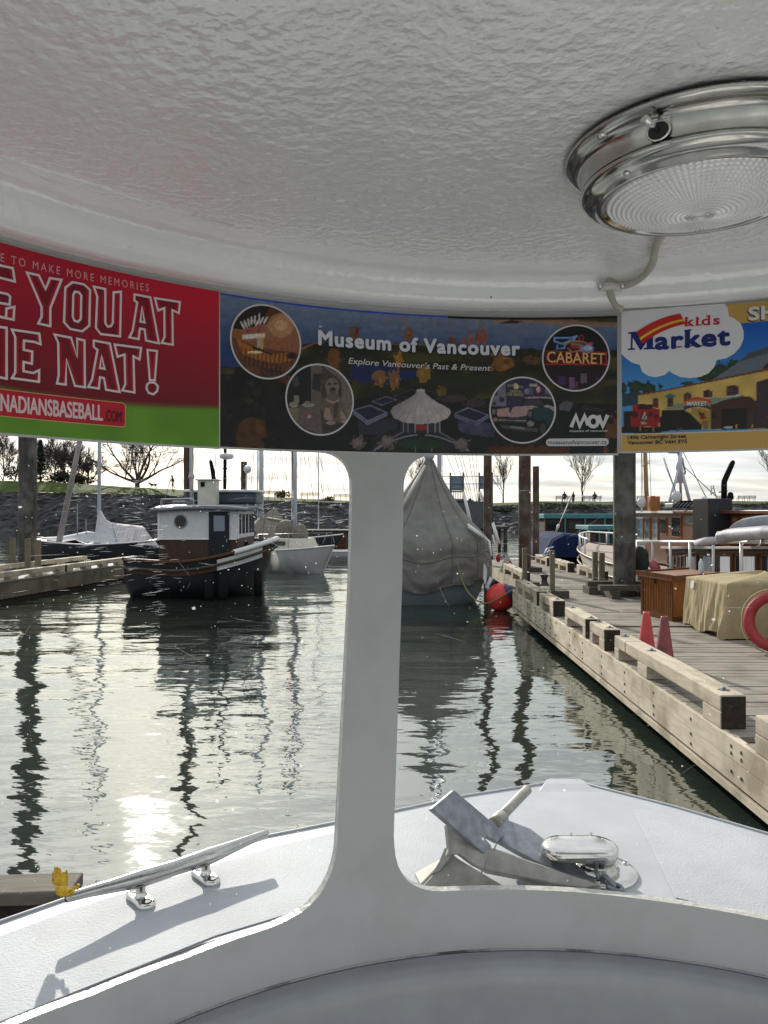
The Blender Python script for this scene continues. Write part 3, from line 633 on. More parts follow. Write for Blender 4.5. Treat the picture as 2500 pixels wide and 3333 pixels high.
# ---- museum banner (middle)
uC0, uC1 = cyl_px(716, 1200)[0], cyl_px(2009, 1200)[0]
b2 = banner('dark printed banner showing an evening park view with four round pictures', uC0, uC1, 2.121, 2.405, 0.004)
ka = lambda p: (700 + p[0] * .3617, 900 + p[1] * .3617)
kb = lambda p: (1250 + p[0] * .4822, 980 + p[1] * .4822)
def paint2(PX, PY, U, Z):
    # work in the second crop's pixels; the first crop is converted to them
    X = (PX - 1250) / .4822; Y = (PY - 980) / .4822; p = Paint(X, Y)
    def a2b(pts): return [((700 + x * .3617 - 1250) / .4822, (900 + y * .3617 - 980) / .4822) for x, y in pts]
    p.fill((10, 10, 14))
    # water of the bay
    t = np.clip((Z - 2.30) / 0.10, 0, 1)[..., None]; wc = np.array((36, 58, 104.)) * (1 - t) + np.array((112, 126, 150.)) * t
    wat = inpoly(X, Y, a2b([(0, 40), (1659, 260)]) + [(700, 90), (1000, 130), (1620, 170), (1620, 330), (1050, 330), (560, 300), (0, 290)] + a2b([(1620, 600), (900, 590), (760, 620), (600, 700), (300, 820), (0, 810)]))
    p.c = np.where(wat[..., None], wc * (0.95 + 0.10 * vnoise(X * .5, Y * 3, 60, 2))[..., None], p.c)
    # warm reflections in the water
    for x, w, a in ((30, 40, .45), (140, 60, .5), (235, 30, .35), (330, 40, .4), (450, 60, .35), (560, 60, .35), (660, 80, .45), (930, 60, .55), (860, 40, .3)):
        p.fill((136, 104, 92), wat & (Y > 40), .8 * a * np.exp(-((X - x) / (w * .42)) ** 2) * np.clip((235 - Y) / 90, 0, 1))
    # far shore
    p.poly([(600, 95), (760, 92), (1000, 112), (1620, 142), (1620, 175), (1200, 168), (960, 140), (760, 150), (700, 128)], (150, 116, 92), .9)
    p.poly([(780, 150), (860, 128), (930, 140), (900, 152)], (40, 32, 28))
    p.poly([(420, 80), (640, 88), (1000, 100), (1620, 130), (1620, 85), (1000, 85)], (36, 26, 22)); p.poly([(1100, 92), (1620, 105), (1620, 150), (1330, 138)], (70, 60, 30), .8)
    # lawns
    land = inpoly(X, Y, a2b([(760, 640), (900, 595), (1100, 600)]) + [(-60, 280), (560, 300), (1050, 330), (1620, 380), (1620, 700), (700, 660), (0, 640)] + a2b([(1240, 1100), (1230, 950), (700, 900), (760, 700)]))
    p.fill((52, 50, 22), land); p.c = np.where(land[..., None], p.c * (0.35 + 0.9 * vnoise(X, Y * 2.2, 110, 4) ** 1.5)[..., None], p.c)
    p.poly([(-160, 285), (0, 283), (560, 303), (900, 330), (560, 312), (0, 296), (-160, 292)], (128, 96, 62), .8)
    p.poly(a2b([(770, 640), (900, 590), (1000, 600), (900, 606), (790, 660)]), (140, 100, 66), .9)
    p.poly(a2b([(1240, 790), (1659, 800), (1659, 960), (1300, 950), (1200, 900)]), (22, 34, 84), .9); p.poly([(60, 470), (230, 470), (200, 530), (90, 540)], (20, 34, 92), .9)
    p.ell(560, 540, 420, 46, (30, 36, 18), .8, .4, 5); p.ell(300, 380, 260, 30, (66, 66, 28), .7, .5, 6)
    # autumn trees
    rr = random.Random(5)
    for x, y, w, h, c in ((165, 225, 30, 42, (150, 88, 60)), (538, 272, 12, 32, (168, 90, 62)), (582, 262, 16, 42, (178, 96, 66)), (634, 250, 18, 48, (176, 92, 62)), (672, 240, 20, 56, (170, 88, 60)), (460, 268, 30, 22, (110, 72, 50)),
                          (100, 390, 26, 46, (190, 126, 40)), (800, 410, 72, 74, (158, 104, 44)), (880, 350, 30, 40, (40, 34, 20)), (995, 352, 30, 36, (22, 24, 18)), (270, 480, 46, 44, (176, 128, 52)), (70, 530, 32, 70, (160, 106, 58)), (-30, 520, 40, 60, (166, 108, 56)),
                          (120, 700, 50, 40, (50, 40, 26)), (390, 610, 32, 40, (120, 86, 40)), (1000, 400, 60, 30, (104, 70, 44))):
        c = [v * .82 + 6 for v in c]; p.ell(x, y, w, h, c, .85, .9, x + y)
        for m_ in (.55, .7, .9, 1.1, 1.2): p.ell(x + rr.uniform(-.6, .6) * w, y + rr.uniform(-.6, .6) * h, w * .3, h * .25, [v * m_ for v in c], .6, .8, rr.random() * 99)
    for x, y, w, h, c in ((1070, 740, 50, 110, (156, 100, 42)), (640, 930, 60, 40, (120, 74, 36)), (330, 1380, 150, 130, (112, 72, 36)), (1250, 500, 50, 60, (150, 96, 70))):
        (bx, by), = a2b([(x, y)]); c = [v * .72 for v in c]; p.ell(bx, by, w * .75, h * .75, c, .9, .9, x)
        for m_ in (.45, .55, .65, .8, .9, 1.0, 1.1, 1.2): p.ell(bx + rr.uniform(-.5, .5) * w, by + rr.uniform(-.5, .5) * h, w * .16, h * .2, [v * m_ for v in c], .6, .8, rr.random() * 99)
    # dark wooded foot of the picture
    wood = inpoly(X, Y, a2b([(0, 830), (260, 830), (700, 930), (660, 1240), (760, 1440), (760, 1640), (0, 1640)]))
    p.c = np.where(wood[..., None] & (p.c.sum(-1) < 90)[..., None], np.array((26, 26, 20.)) * (vnoise(X, Y, 24, 9) * vnoise(X, Y, 70, 3) * 2.0)[..., None], p.c)
    p.poly(a2b([(40, 820), (180, 815), (180, 880), (40, 880)]), (92, 72, 56), .5)
    # low museum wings
    def wing(pts, top=(26, 30, 52), rim=(120, 124, 150)):
        p.poly(pts, rim); cx_ = sum(q[0] for q in pts) / len(pts); cy_ = sum(q[1] for q in pts) / len(pts)
        p.poly([(cx_ + (x - cx_) * .9, cy_ + (y - cy_) * .84) for x, y in pts], top)
    wing([(470, 762), (565, 716), (706, 770), (622, 822)]); p.poly([(470, 766), (622, 824), (706, 774), (706, 790), (622, 842), (474, 786)], (96, 98, 118)); p.poly([(500, 800), (760, 830), (740, 920), (560, 900), (500, 870)], (58, 62, 84), .8); p.mul(40, .5, 12, inpoly(X, Y, [(500, 800), (760, 830), (740, 920), (560, 900), (500, 870)]))
    wing([(70, 640), (180, 595), (330, 610), (390, 650), (300, 690)], (18, 20, 30), (52, 54, 70))
    wing(a2b([(1235, 1200), (1395, 1155), (1550, 1225), (1370, 1310)])); p.poly(a2b([(1235, 1204), (1370, 1312), (1550, 1228), (1550, 1255), (1370, 1340), (1240, 1240)]), (104, 106, 130))
    wing(a2b([(1405, 1125), (1540, 1078), (1640, 1110), (1500, 1160)]))
    p.poly(a2b([(1280, 1290), (1360, 1340), (1540, 1280), (1640, 1280), (1640, 1430), (1300, 1420)]), (44, 46, 62), .9)
    # plaza, planting, pool
    p.poly([(-90, 930), (40, 870), (360, 860), (580, 1000), (580, 1020), (-90, 1020)], (26, 30, 28)); 
    p.ell(250, 966, 150, 34, (18, 52, 30)); p.ell(252, 940, 26, 26, (34, 44, 44), .9, .6, 3)
    for side in (-1, 1):
        for q in range(40):
            t_ = q / 39; x = 250 + side * (30 + 290 * t_); y = 905 + 105 * t_ ** 1.7; p.ell(x, y, 6, 5, (118, 122, 138))
            x = 250 + side * (95 + 220 * t_); y = 870 + 130 * t_ ** 1.1; p.ell(x, y, 5, 4, (104, 106, 120))
    for x, y in ((525, 965), (20, 950), (-180, 960)): p.ell(x, y, 50, 40, (96, 84, 84), .9, .9, x); p.ell(x, y - 6, 34, 26, (128, 116, 116), .6, 1.2, x + 3)
    for x, y, w in ((480, 660, 90), (620, 690, 70)): p.ell(x, y, w, 26, (66, 56, 58), .8, .9, x)
    # conical roof hall
    p.poly([(110, 800), (370, 800), (385, 880), (345, 895), (150, 890), (110, 870)], (40, 42, 46)); p.poly([(212, 835), (290, 835), (285, 872), (215, 872)], (130, 40, 36))
    for x in (130, 160, 210, 295, 345, 375): p.poly([(x - 4, 790), (x + 4, 790), (x + 4, 890), (x - 4, 890)], (130, 128, 138))
    cone = [(218, 600), (274, 600), (276, 622), (330, 668), (440, 728), (452, 752), (430, 788), (360, 822), (245, 832), (130, 820), (60, 785), (42, 745), (60, 715), (170, 655), (214, 625)]
    p.poly(cone, (176, 168, 168)); sh = inpoly(X, Y, cone); ang = (X - 246) / np.maximum(12, (Y - 590))
    p.c = np.where(sh[..., None], p.c * (1.0 - 0.13 * (np.abs(np.sin(ang * 13)) < .22) - 0.16 * np.clip(-ang, 0, 1.2))[..., None], p.c); p.ell(246, 602, 28, 9, (190, 184, 184))
    # houses at the right, lamp glow
    p.poly([(1180, 700), (1230, 670), (1280, 690), (1250, 745), (1185, 735)], (84, 84, 96)); p.poly([(1340, 700), (1480, 730), (1470, 750), (1340, 735)], (50, 44, 44), .8)
    rs = inpoly(X, Y, [(1500, 780), (1620, 700), (1620, 1040), (1480, 1040)]); p.fill((112, 66, 36), rs & (vnoise(X, Y, 30, 4) > .42), .8)
    for x in range(720, 1250, 60): p.ell(x + 20, 1010, 34, 30, (96, 56, 32), .7, 1.1, x)
    for x in (210, 268, 322): p.poly([(x - 1.5, 990), (x + 1.5, 990), (x + 1.5, 1022), (x - 1.5, 1022)], (128, 128, 130))
    # little white sailing boat, wharf
    p.poly(a2b([(928, 440), (962, 446), (955, 462), (930, 458)]), (196, 190, 186)); p.poly(a2b([(940, 390), (944, 390), (948, 440), (936, 440)]), (150, 150, 160))
    p.poly(a2b([(928, 655), (978, 660), (976, 706), (930, 700)]), (14, 14, 12)); p.poly(a2b([(940, 668), (968, 670), (966, 695), (942, 692)]), (52, 48, 24))
    p.poly([(875, 190), (884, 190), (884, 300), (875, 300)], (112, 98, 92), .6)
    # blue band and dark top line
    p.fill((38, 82, 190), (Z > 2.4005 - 0.0005 * U) & (PX < 1458)); p.fill((18, 16, 16), (Z > 2.4005) & (PX >= 1458))
    p.mul(26, .07, 21)
    return p.c
pr = Print(); pr.raster(uC0, uC1, 2.121, 2.405, 520, 190, paint2, BK); pr.build('printed_view', b2)
def round_picture(c_px, r_px, k, fn, label, n=116):
    c = cyl_px(*k(c_px)); top = cyl_px(*k((c_px[0], c_px[1] - r_px))); bot = cyl_px(*k((c_px[0], c_px[1] + r_px))); r = (top[1] - bot[1]) / 2; c = (c[0], (top[1] + bot[1]) / 2)
    sc0 = k((1, 0))[0] - k((0, 0))[0]; ox, oy = k((0, 0))
    def f(PX, PY, U, Z):
        p = Paint((PX - ox) / sc0, (PY - oy) / sc0); fn(p); p.mul(16, .10, 3); return p.c * .92
    pr = Print(); pr.raster(c[0] - r, c[0] + r, c[1] - r, c[1] + r, n, n, f, BK + 0.0005, mask=lambda U, Z: (U - c[0]) ** 2 + (Z - c[1]) ** 2 < (r * 1.0) ** 2)
    o = pr.build('round_picture', b2, label)
    q = Print(); q.ring(c, r - 0.0003, 0.0032, (205, 203, 206), BK + 0.0010); q.build('picture_rim', o)
    return o
def pic_canoe(p):
    p.vgrad(300, 900, (176, 122, 84), (128, 76, 52)); p.poly([(140, 250), (520, 250), (430, 430), (240, 480), (140, 470)], (24, 18, 18)); p.poly([(500, 260), (610, 330), (440, 440), (420, 400)], (96, 54, 36))
    p.ell(590, 440, 120, 110, (214, 166, 118), .55); p.ell(590, 440, 60, 50, (232, 196, 150), .5)
    p.poly([(140, 470), (250, 500), (240, 640), (140, 640)], (150, 96, 46)); p.poly([(150, 540), (380, 640), (740, 690), (770, 950), (140, 950)], (104, 64, 44)); 
    p.poly([(190, 560), (330, 640), (520, 700), (740, 680), (700, 760), (560, 780), (400, 760), (230, 690)], (168, 104, 44))
    for i in range(14): x = 230 + i * 38; p.poly([(x, 640 + i * 4), (x + 10, 640 + i * 4), (x + 4, 780 + i * 2), (x - 8, 770 + i * 2)], (88, 50, 26), .8)
    for i in range(9): x = 260 + i * 40; p.poly([(x, 720 + i * 10), (x + 16, 720 + i * 10), (x + 10, 800 + i * 12), (x - 8, 790 + i * 10)], (64, 38, 30), .8)
    p.poly([(330, 630), (520, 702), (512, 712), (330, 648)], (40, 22, 16)); p.ell(355, 683, 68, 12, (236, 214, 176)); p.ell(690, 715, 54, 34, (74, 46, 40)); p.ell(690, 715, 30, 20, (40, 24, 24))
    p.poly([(240, 480), (445, 430), (448, 495), (245, 520)], (166, 92, 84)); p.poly([(385, 480), (400, 478), (400, 496), (385, 498)], (70, 30, 30)); p.poly([(285, 488), (300, 486), (300, 500), (285, 502)], (70, 30, 30))
    for x, y, a in ((245, 440, -.5), (272, 430, -.35), (298, 415, -.2), (325, 400, 0), (355, 390, .1), (395, 370, .05), (415, 400, .5), (452, 395, .5), (380, 415, .5)):
        p.fill((214, 206, 200), (((p.X - x) * math.cos(a) + (p.Y - y) * math.sin(a)) / 10) ** 2 + ((-(p.X - x) * math.sin(a) + (p.Y - y) * math.cos(a)) / 40) ** 2 < 1)
    for i in range(12): p.fill((232, 222, 206), ((p.X - (250 + i * 17)) / 9) ** 2 + ((p.Y - (545 - i * 1)) / 24) ** 2 < 1)
    p.poly([(375, 570), (385, 570), (384, 640), (374, 640)], (170, 190, 200)); p.poly([(385, 560), (430, 540), (432, 660), (386, 640)], (220, 184, 132), .8)
    for i in range(6): p.poly([(420 + i * 34, 800 + i * 14), (428 + i * 34, 800 + i * 14), (400 + i * 34, 880), (392 + i * 34, 880)], (36, 24, 22), .8); p.poly([(400, 820 + i * 16), (620, 860 + i * 14), (620, 868 + i * 14), (400, 828 + i * 16)], (36, 24, 22), .7)
def pic_lion(p):
    p.fill((74, 62, 60)); p.poly([(640, 780), (860, 800), (860, 1130), (640, 1180)], (30, 27, 30)); p.poly([(860, 800), (960, 800), (950, 1180), (865, 1180)], (104, 94, 88)); p.poly([(960, 800), (1240, 860), (1240, 1400), (1140, 1300), (1130, 940)], (120, 108, 100)); p.poly([(880, 880), (960, 870), (945, 1035), (868, 1015)], (52, 48, 50))
    p.poly([(690, 920), (740, 900), (760, 980), (700, 1000)], (70, 66, 70)); p.poly([(705, 1070), (752, 1072), (752, 1140), (706, 1138)], (140, 134, 128)); p.ell(705, 1155, 42, 26, (150, 144, 138)); p.ell(835, 1158, 54, 18, (168, 162, 156)); p.ell(830, 1140, 26, 20, (140, 134, 130))
    p.poly([(655, 1185), (755, 1190), (745, 1330), (700, 1300)], (128, 112, 98)); p.poly([(755, 1175), (945, 1180), (965, 1430), (740, 1330)], (106, 92, 90)); p.poly([(825, 1235), (858, 1238), (856, 1272), (822, 1268)], (176, 90, 80), .7); p.poly([(840, 1250), (870, 1255), (850, 1280), (824, 1276)], (186, 180, 190), .7)
    # seated stone lion
    body = (108, 94, 84)
    p.poly([(985, 930), (1040, 910), (1100, 930), (1135, 1000), (1140, 1090), (1155, 1180), (1190, 1260), (1195, 1320), (1150, 1330), (1100, 1340), (1020, 1345), (985, 1280), (950, 1180), (930, 1160), (960, 1080), (950, 1000)], body)
    p.ell(1050, 985, 88, 78, (84, 72, 64)); p.ell(1052, 995, 62, 78, (128, 112, 102)); p.ell(1028, 968, 16, 9, (30, 26, 24)); p.ell(1078, 966, 16, 9, (30, 26, 24)); p.ell(1058, 1018, 28, 18, (48, 40, 38)); p.ell(1056, 1048, 30, 22, (96, 84, 76))
    p.poly([(965, 960), (990, 990), (1000, 1080), (970, 1100), (950, 1040)], (66, 56, 52)); p.poly([(1120, 970), (1140, 1010), (1130, 1090), (1105, 1080)], (66, 56, 52)); p.poly([(1000, 1100), (1060, 1130), (1120, 1100), (1110, 1120), (1060, 1150), (1005, 1120)], (160, 144, 132))
    p.poly([(990, 1180), (1030, 1190), (1060, 1290), (1010, 1330), (975, 1260)], (150, 134, 122)); p.poly([(1130, 1190), (1170, 1250), (1190, 1300), (1150, 1310), (1120, 1260)], (150, 134, 122)); p.poly([(1060, 1140), (1110, 1140), (1100, 1260), (1070, 1280)], (66, 56, 50), .8); p.poly([(985, 1290), (1150, 1320), (1110, 1390), (1000, 1380)], (60, 50, 44)); p.ell(1040, 1318, 44, 18, (150, 134, 122)); p.ell(1160, 1305, 30, 15, (150, 134, 122))
    p.poly([(820, 1360), (960, 1370), (960, 1384), (820, 1374)], (130, 116, 110), .4)
def pic_neon(p):
    p.fill((10, 8, 12)); p.poly([(1085, 440), (1500, 440), (1480, 620), (1110, 620)], (26, 10, 16))
    for x, y, w, h, c in ((1176, 506, 50, 60, (74, 40, 96)), (1248, 515, 38, 75, (120, 84, 130)), (1325, 490, 46, 64, (112, 96, 112)), (1290, 545, 18, 46, (110, 60, 84)), (1430, 500, 30, 50, (30, 30, 76)), (1118, 520, 30, 50, (30, 16, 44))): p.poly([(x, y), (x + w, y), (x + w, y + h), (x, y + h)], c)
    p.poly([(1080, 335), (1505, 345), (1505, 432), (1085, 432)], (74, 14, 18)); 
    p.poly([(1080, 335), (1505, 345), (1505, 351), (1080, 341)], (196, 50, 40)); p.poly([(1082, 424), (1505, 424), (1505, 432), (1082, 432)], (196, 50, 40)); p.poly([(1495, 345), (1505, 345), (1505, 432), (1495, 432)], (196, 50, 40))
    # abstract neon scroll above the word
    def tube_(pts, c, w): 
        for i in range(len(pts) - 1):
            (x0, y0), (x1, y1) = pts[i], pts[i + 1]; L2 = max(1e-6, (x1 - x0) ** 2 + (y1 - y0) ** 2); t = np.clip(((p.X - x0) * (x1 - x0) + (p.Y - y0) * (y1 - y0)) / L2, 0, 1); d = np.hypot(p.X - x0 - t * (x1 - x0), p.Y - y0 - t * (y1 - y0)); p.fill(c, d < w)
    tube_([(1150, 250), (1260, 250), (1300, 238), (1280, 262), (1200, 290), (1150, 272), (1150, 250)], (120, 170, 236), 6); tube_([(1170, 300), (1165, 322), (1220, 318), (1215, 290)], (90, 150, 230), 5)
    p.ell(1330, 250, 20, 22, (150, 60, 48)); p.ell(1330, 252, 13, 15, (60, 24, 22)); p.ell(1300, 300, 46, 24, (170, 62, 54), .9); tube_([(1220, 300), (1260, 270), (1330, 272), (1380, 292), (1340, 330), (1270, 345), (1240, 320)], (196, 120, 96), 5); tube_([(1250, 262), (1270, 290), (1330, 300)], (90, 150, 120), 5)
    p.ell(1370, 325, 48, 30, (140, 180, 236), .75); p.ell(1375, 320, 30, 18, (210, 226, 250), .8); p.ell(1395, 290, 14, 12, (190, 90, 76))
def pic_car(p):
    p.fill((26, 26, 34)); p.poly([(700, 560), (820, 545), (825, 710), (700, 740)], (120, 118, 136)); p.poly([(820, 510), (1160, 540), (1160, 700), (825, 712)], (52, 48, 82))
    for x, y, w, h in ((735, 600, 30, 40), (780, 650, 28, 30), (730, 685, 26, 20)): p.poly([(x, y), (x + w, y), (x + w, y + h), (x, y + h)], (52, 48, 60))
    p.poly([(980, 560), (1036, 560), (1034, 576), (980, 578)], (176, 172, 170)); p.ell(1040, 598, 18, 28, (170, 60, 50)); p.ell(1040, 598, 12, 20, (190, 180, 190)); p.ell(965, 610, 20, 20, (130, 130, 160)); p.poly([(980, 585), (1005, 585), (1005, 632), (980, 632)], (96, 90, 120)); p.poly([(1085, 595), (1120, 595), (1125, 630), (1085, 630)], (110, 104, 130)); p.ell(890, 577, 17, 22, (214, 200, 150))
    p.fill((12, 12, 16), p.Y > 712)
    # two tone saloon: roof, screen, bonnet, grille, wheel
    p.poly([(940, 656), (1000, 650), (1110, 652), (1160, 700), (1160, 716), (925, 712)], (30, 28, 34)); p.poly([(945, 652), (1010, 645), (1115, 648), (1140, 662), (1060, 656), (960, 660)], (170, 150, 148)); p.poly([(955, 668), (1060, 664), (1080, 704), (930, 706)], (66, 62, 72))
    p.poly([(740, 735), (850, 716), (1000, 706), (1060, 718), (990, 732), (960, 775), (900, 785), (770, 780)], (178, 150, 146)); p.poly([(1000, 722), (1090, 710), (1160, 720), (1150, 800), (1105, 850), (1085, 800), (1040, 810), (1000, 790)], (28, 62, 70))
    p.poly([(1070, 712), (1110, 720), (1160, 755), (1160, 720), (1100, 700)], (180, 160, 158)); p.ell(742, 748, 20, 28, (40, 38, 44)); p.ell(740, 748, 12, 18, (120, 116, 124)); p.ell(986, 762, 22, 30, (36, 36, 42)); p.ell(984, 762, 14, 20, (110, 108, 116))
    p.poly([(765, 785), (965, 790), (960, 825), (770, 820)], (56, 52, 58)); p.poly([(770, 800), (960, 806), (960, 812), (770, 806)], (150, 146, 150)); p.ell(750, 800, 16, 14, (150, 120, 110)); p.ell(988, 828, 24, 20, (140, 134, 138)); p.poly([(780, 835), (960, 850), (1040, 860), (1040, 884), (960, 880), (800, 860)], (74, 70, 76)); p.poly([(850, 845), (950, 858), (950, 866), (850, 854)], (150, 146, 150))
    p.ell(1072, 862, 34, 56, (14, 14, 16)); p.ell(1072, 862, 20, 36, (72, 70, 76)); p.poly([(840, 715), (870, 716), (852, 755), (846, 755)], (56, 44, 48))
round_picture((455, 590), 331, ka, pic_canoe, 'round picture of a wooden canoe frame in a warm lit gallery')
round_picture((940, 1110), 318, ka, pic_lion, 'round grey brown picture of a seated stone lion')
o_ne = round_picture((1293, 386), 222, kb, pic_neon, 'round dark picture of a neon sign reading CABARET')
o_car = round_picture((933, 737), 222, kb, pic_car, 'round picture of a two tone old car under a wall sign')
pr = Print(); z_ = BK + 0.0012
def capm(k, x, y0, y1): return cyl_px(*k((x, y0)))[1] - cyl_px(*k((x, y1)))[1]
m0, m1 = ka((930, 612)), kb((912, 366))
cp = capm(ka, 960, 490, 612)
pr.text('Museum of Vancouver', (m0[0] + 3, m0[1] + 4), (m1[0] + 3, m1[1] + 4), cp, (20, 22, 30), z_, spacing=1.12, heavy=.0022)
pr.text('Museum of Vancouver', m0, m1, cp, (212, 215, 224), z_ + 0.0006, spacing=1.12, heavy=.0017)
pr.build('title_lettering', b2); pr = Print()
e0, e1 = ka((1196, 785)), kb((718, 472)); pr.text('Explore Vancouver\u2019s Past & Present', e0, e1, capm(ka, 1210, 732, 785), (205, 206, 212), z_, bold=0.004, shear=0.22)
pr.build('tagline_lettering', b2); pr = Print()
# three letter logo drawn as heavy strokes
def kbp(l): return [kb(p) for p in l]
wl = 0.0075
pr.stroke(kbp([(1262, 852), (1294, 776), (1320, 846), (1352, 776), (1376, 838)]), wl, (214, 214, 216), z_, closed=False)
pr.stroke(kbp([(1412 + 31 * math.cos(a * .3142), 814 + 34 * math.sin(a * .3142)) for a in range(20)]), wl, (214, 214, 216), z_ + .0002)
pr.stroke(kbp([(1448, 772), (1476, 846), (1508, 770)]), wl, (214, 214, 216), z_ + .0004, closed=False)
pr.text('museum of vancouver', kb((1252, 884)), kb((1512, 882)), capm(kb, 1300, 868, 884) * .95, (200, 200, 204), z_, bold=0.012)
pr.build('museum_logo', b2); pr = Print()
za, zb = cyl_px(*kb((1300, 979)))[1], cyl_px(*kb((1300, 928)))[1]; ua, ub = cyl_px(*kb((1092, 950)))[0], cyl_px(*kb((1516, 950)))[0]
pr.poly(rrect(ua, za, ub, zb, 0.008), (206, 206, 210), z_, px=False)
pr.text('museumofvancouver.ca', kb((1106, 967)), kb((1502, 965)), capm(kb, 1200, 940, 967), (20, 20, 26), z_ + .0004, bold=0.006)
pr.build('web_address_plate', b2)
pr = Print(); pr.text('CABARET', kb((1098, 416)), kb((1492, 428)), capm(kb, 1300, 345, 420), (150, 62, 40), z_, heavy=.0012); pr.text('CABARET', kb((1100, 415)), kb((1490, 427)), capm(kb, 1300, 348, 420), (228, 188, 120), z_ + .0008); pr.build('neon_word', o_ne)
pr = Print(); pr.text('DRIVE IN', kb((848, 618)), kb((926, 622)), capm(kb, 900, 602, 620), (170, 160, 110), z_, bold=.02); pr.text('CAR SERVICE', kb((828, 638)), kb((942, 645)), capm(kb, 900, 622, 642), (170, 160, 110), z_, bold=.02)
pr.text('WHITE', kb((830, 580)), kb((876, 582)), capm(kb, 900, 562, 582), (150, 142, 110), z_, bold=.02); pr.text('SPOT', kb((906, 590)), kb((942, 592)), capm(kb, 900, 572, 590), (150, 142, 110), z_, bold=.02); pr.build('wall_words', o_car)

# ---- market banner (right)
kc = lambda p: (1990 + p[0] * .3074, 940 + p[1] * .3074)
uD0, uD1 = cyl_px(2023, 1200)[0], 0.90
b3 = banner('bright printed banner with a white cloud above a yellow building and blue sky', uD0, uD1, 2.125, 2.413, 0.004)
def paint3(PX, PY, U, Z):
    X = (PX - 1990) / .3074; Y = (PY - 940) / .3074; p = Paint(X, Y)
    p.vgrad(380, 1100, (22, 92, 190), (74, 150, 208))
    for x, y, w, h in ((260, 1040, 90, 60), (400, 1060, 70, 56), (130, 1070, 30, 70), (520, 1040, 18, 26), (1000, 930, 120, 50), (1150, 860, 110, 60), (1290, 790, 60, 40), (820, 1010, 70, 24)):
        p.ell(x, y, w, h, (24, 48, 28), 1, .8, x); p.ell(x - 10, y - 8, w * .6, h * .6, (40, 66, 36), .8, 1.2, x + 2)
    p.poly([(1350, 775), (1450, 680), (1659, 610), (2100, 480), (2100, 700), (1659, 690)], (74, 80, 92)); p.poly([(1050, 975), (1350, 775), (1659, 685), (2100, 560), (2100, 760), (1659, 850), (1500, 880)], (104, 116, 128)); 
    for i in range(14): p.poly([(1080 + i * 60, 970 - i * 10), (1083 + i * 60, 970 - i * 10), (1380 + i * 60, 760 - i * 16), (1377 + i * 60, 760 - i * 16)], (82, 92, 104), .8)
    p.poly([(1590, 850), (1659, 780), (2100, 690), (2100, 830)], (52, 40, 40))
    p.poly([(110, 1110), (280, 1095), (280, 1230), (110, 1250)], (40, 60, 74))
    wall = [(280, 1130), (520, 1085), (1050, 980), (1659, 860), (2100, 770), (2100, 1480), (280, 1500)]
    p.poly(wall, (202, 172, 96)); p.mul(160, .12, 4, inpoly(X, Y, wall)); p.poly([(280, 1115), (520, 1078), (1050, 968), (1659, 840), (2100, 750), (2100, 775), (1659, 866), (1050, 988), (520, 1094), (280, 1134)], (112, 62, 44))
    def win(x0, y0, x1, y1, c=(54, 40, 40), arch=20):
        p.poly([(x0, y0), ((x0 + x1) / 2, y0 - arch), (x1, y0), (x1, y1), (x0, y1)], (112, 62, 44)); p.poly([(x0 + 8, y0 + 6), ((x0 + x1) / 2, y0 - arch + 8), (x1 - 8, y0 + 6), (x1 - 8, y1 - 4), (x0 + 8, y1 - 4)], c)
        for i in range(1, 4): xx = x0 + (x1 - x0) * i / 4; p.poly([(xx - 1.5, y0), (xx + 1.5, y0), (xx + 1.5, y1), (xx - 1.5, y1)], (104, 92, 92), .7); yy = y0 + (y1 - y0) * i / 4; p.poly([(x0 + 8, yy - 1.5), (x1 - 8, yy - 1.5), (x1 - 8, yy + 1.5), (x0 + 8, yy + 1.5)], (104, 92, 92), .7)
    win(1220, 1035, 1345, 1135); win(970, 1085, 1070, 1150); win(765, 1115, 845, 1200); win(585, 1135, 660, 1250); win(440, 1170, 498, 1260); win(1535, 990, 1900, 1480, (60, 46, 54), 60)
    p.poly([(565, 1135), (615, 1108), (675, 1125), (680, 1145), (570, 1150)], (64, 108, 104)); p.poly([(1215, 1140), (1345, 1122), (1345, 1140), (1215, 1152)], (200, 204, 210))
    p.poly([(540, 1280), (700, 1220), (1100, 1150), (1200, 1160), (1060, 1230), (800, 1270)], (120, 142, 128)); p.poly([(1060, 1215), (1180, 1160), (1320, 1135), (1470, 1140), (1540, 1200), (1540, 1480), (1060, 1490)], (66, 40, 30)); p.poly([(1060, 1215), (1200, 1150), (1400, 1128), (1380, 1140), (1200, 1175), (1080, 1225)], (128, 150, 132))
    p.poly([(1160, 1270), (1425, 1260), (1425, 1480), (1160, 1490)], (20, 15, 14)); p.poly([(1460, 1310), (1505, 1310), (1505, 1430), (1460, 1430)], (48, 60, 80))
    p.poly([(530, 1290), (760, 1280), (840, 1320), (960, 1440), (960, 1490), (500, 1510)], (18, 13, 13)); p.poly([(840, 1260), (940, 1262), (1060, 1300), (1060, 1480), (990, 1480), (930, 1380), (840, 1310)], (160, 128, 66), .85); p.poly([(1060, 1310), (1110, 1310), (1110, 1380), (1060, 1380)], (26, 20, 20))
    # red railway wagon
    p.poly([(125, 1300), (300, 1290), (300, 1510), (125, 1510)], (26, 18, 18)); p.poly([(215, 1235), (275, 1228), (275, 1225), (400, 1225), (400, 1265), (510, 1270), (505, 1460), (205, 1460), (215, 1330)], (146, 34, 34)); p.poly([(275, 1222), (440, 1222), (440, 1275), (275, 1278)], (44, 18, 16)); 
    for pts in ([(215, 1300), (290, 1300), (270, 1370), (215, 1370)], [(385, 1310), (430, 1310), (430, 1360), (385, 1360)], [(440, 1330), (500, 1330), (470, 1400)]): p.poly(pts, (70, 16, 18))
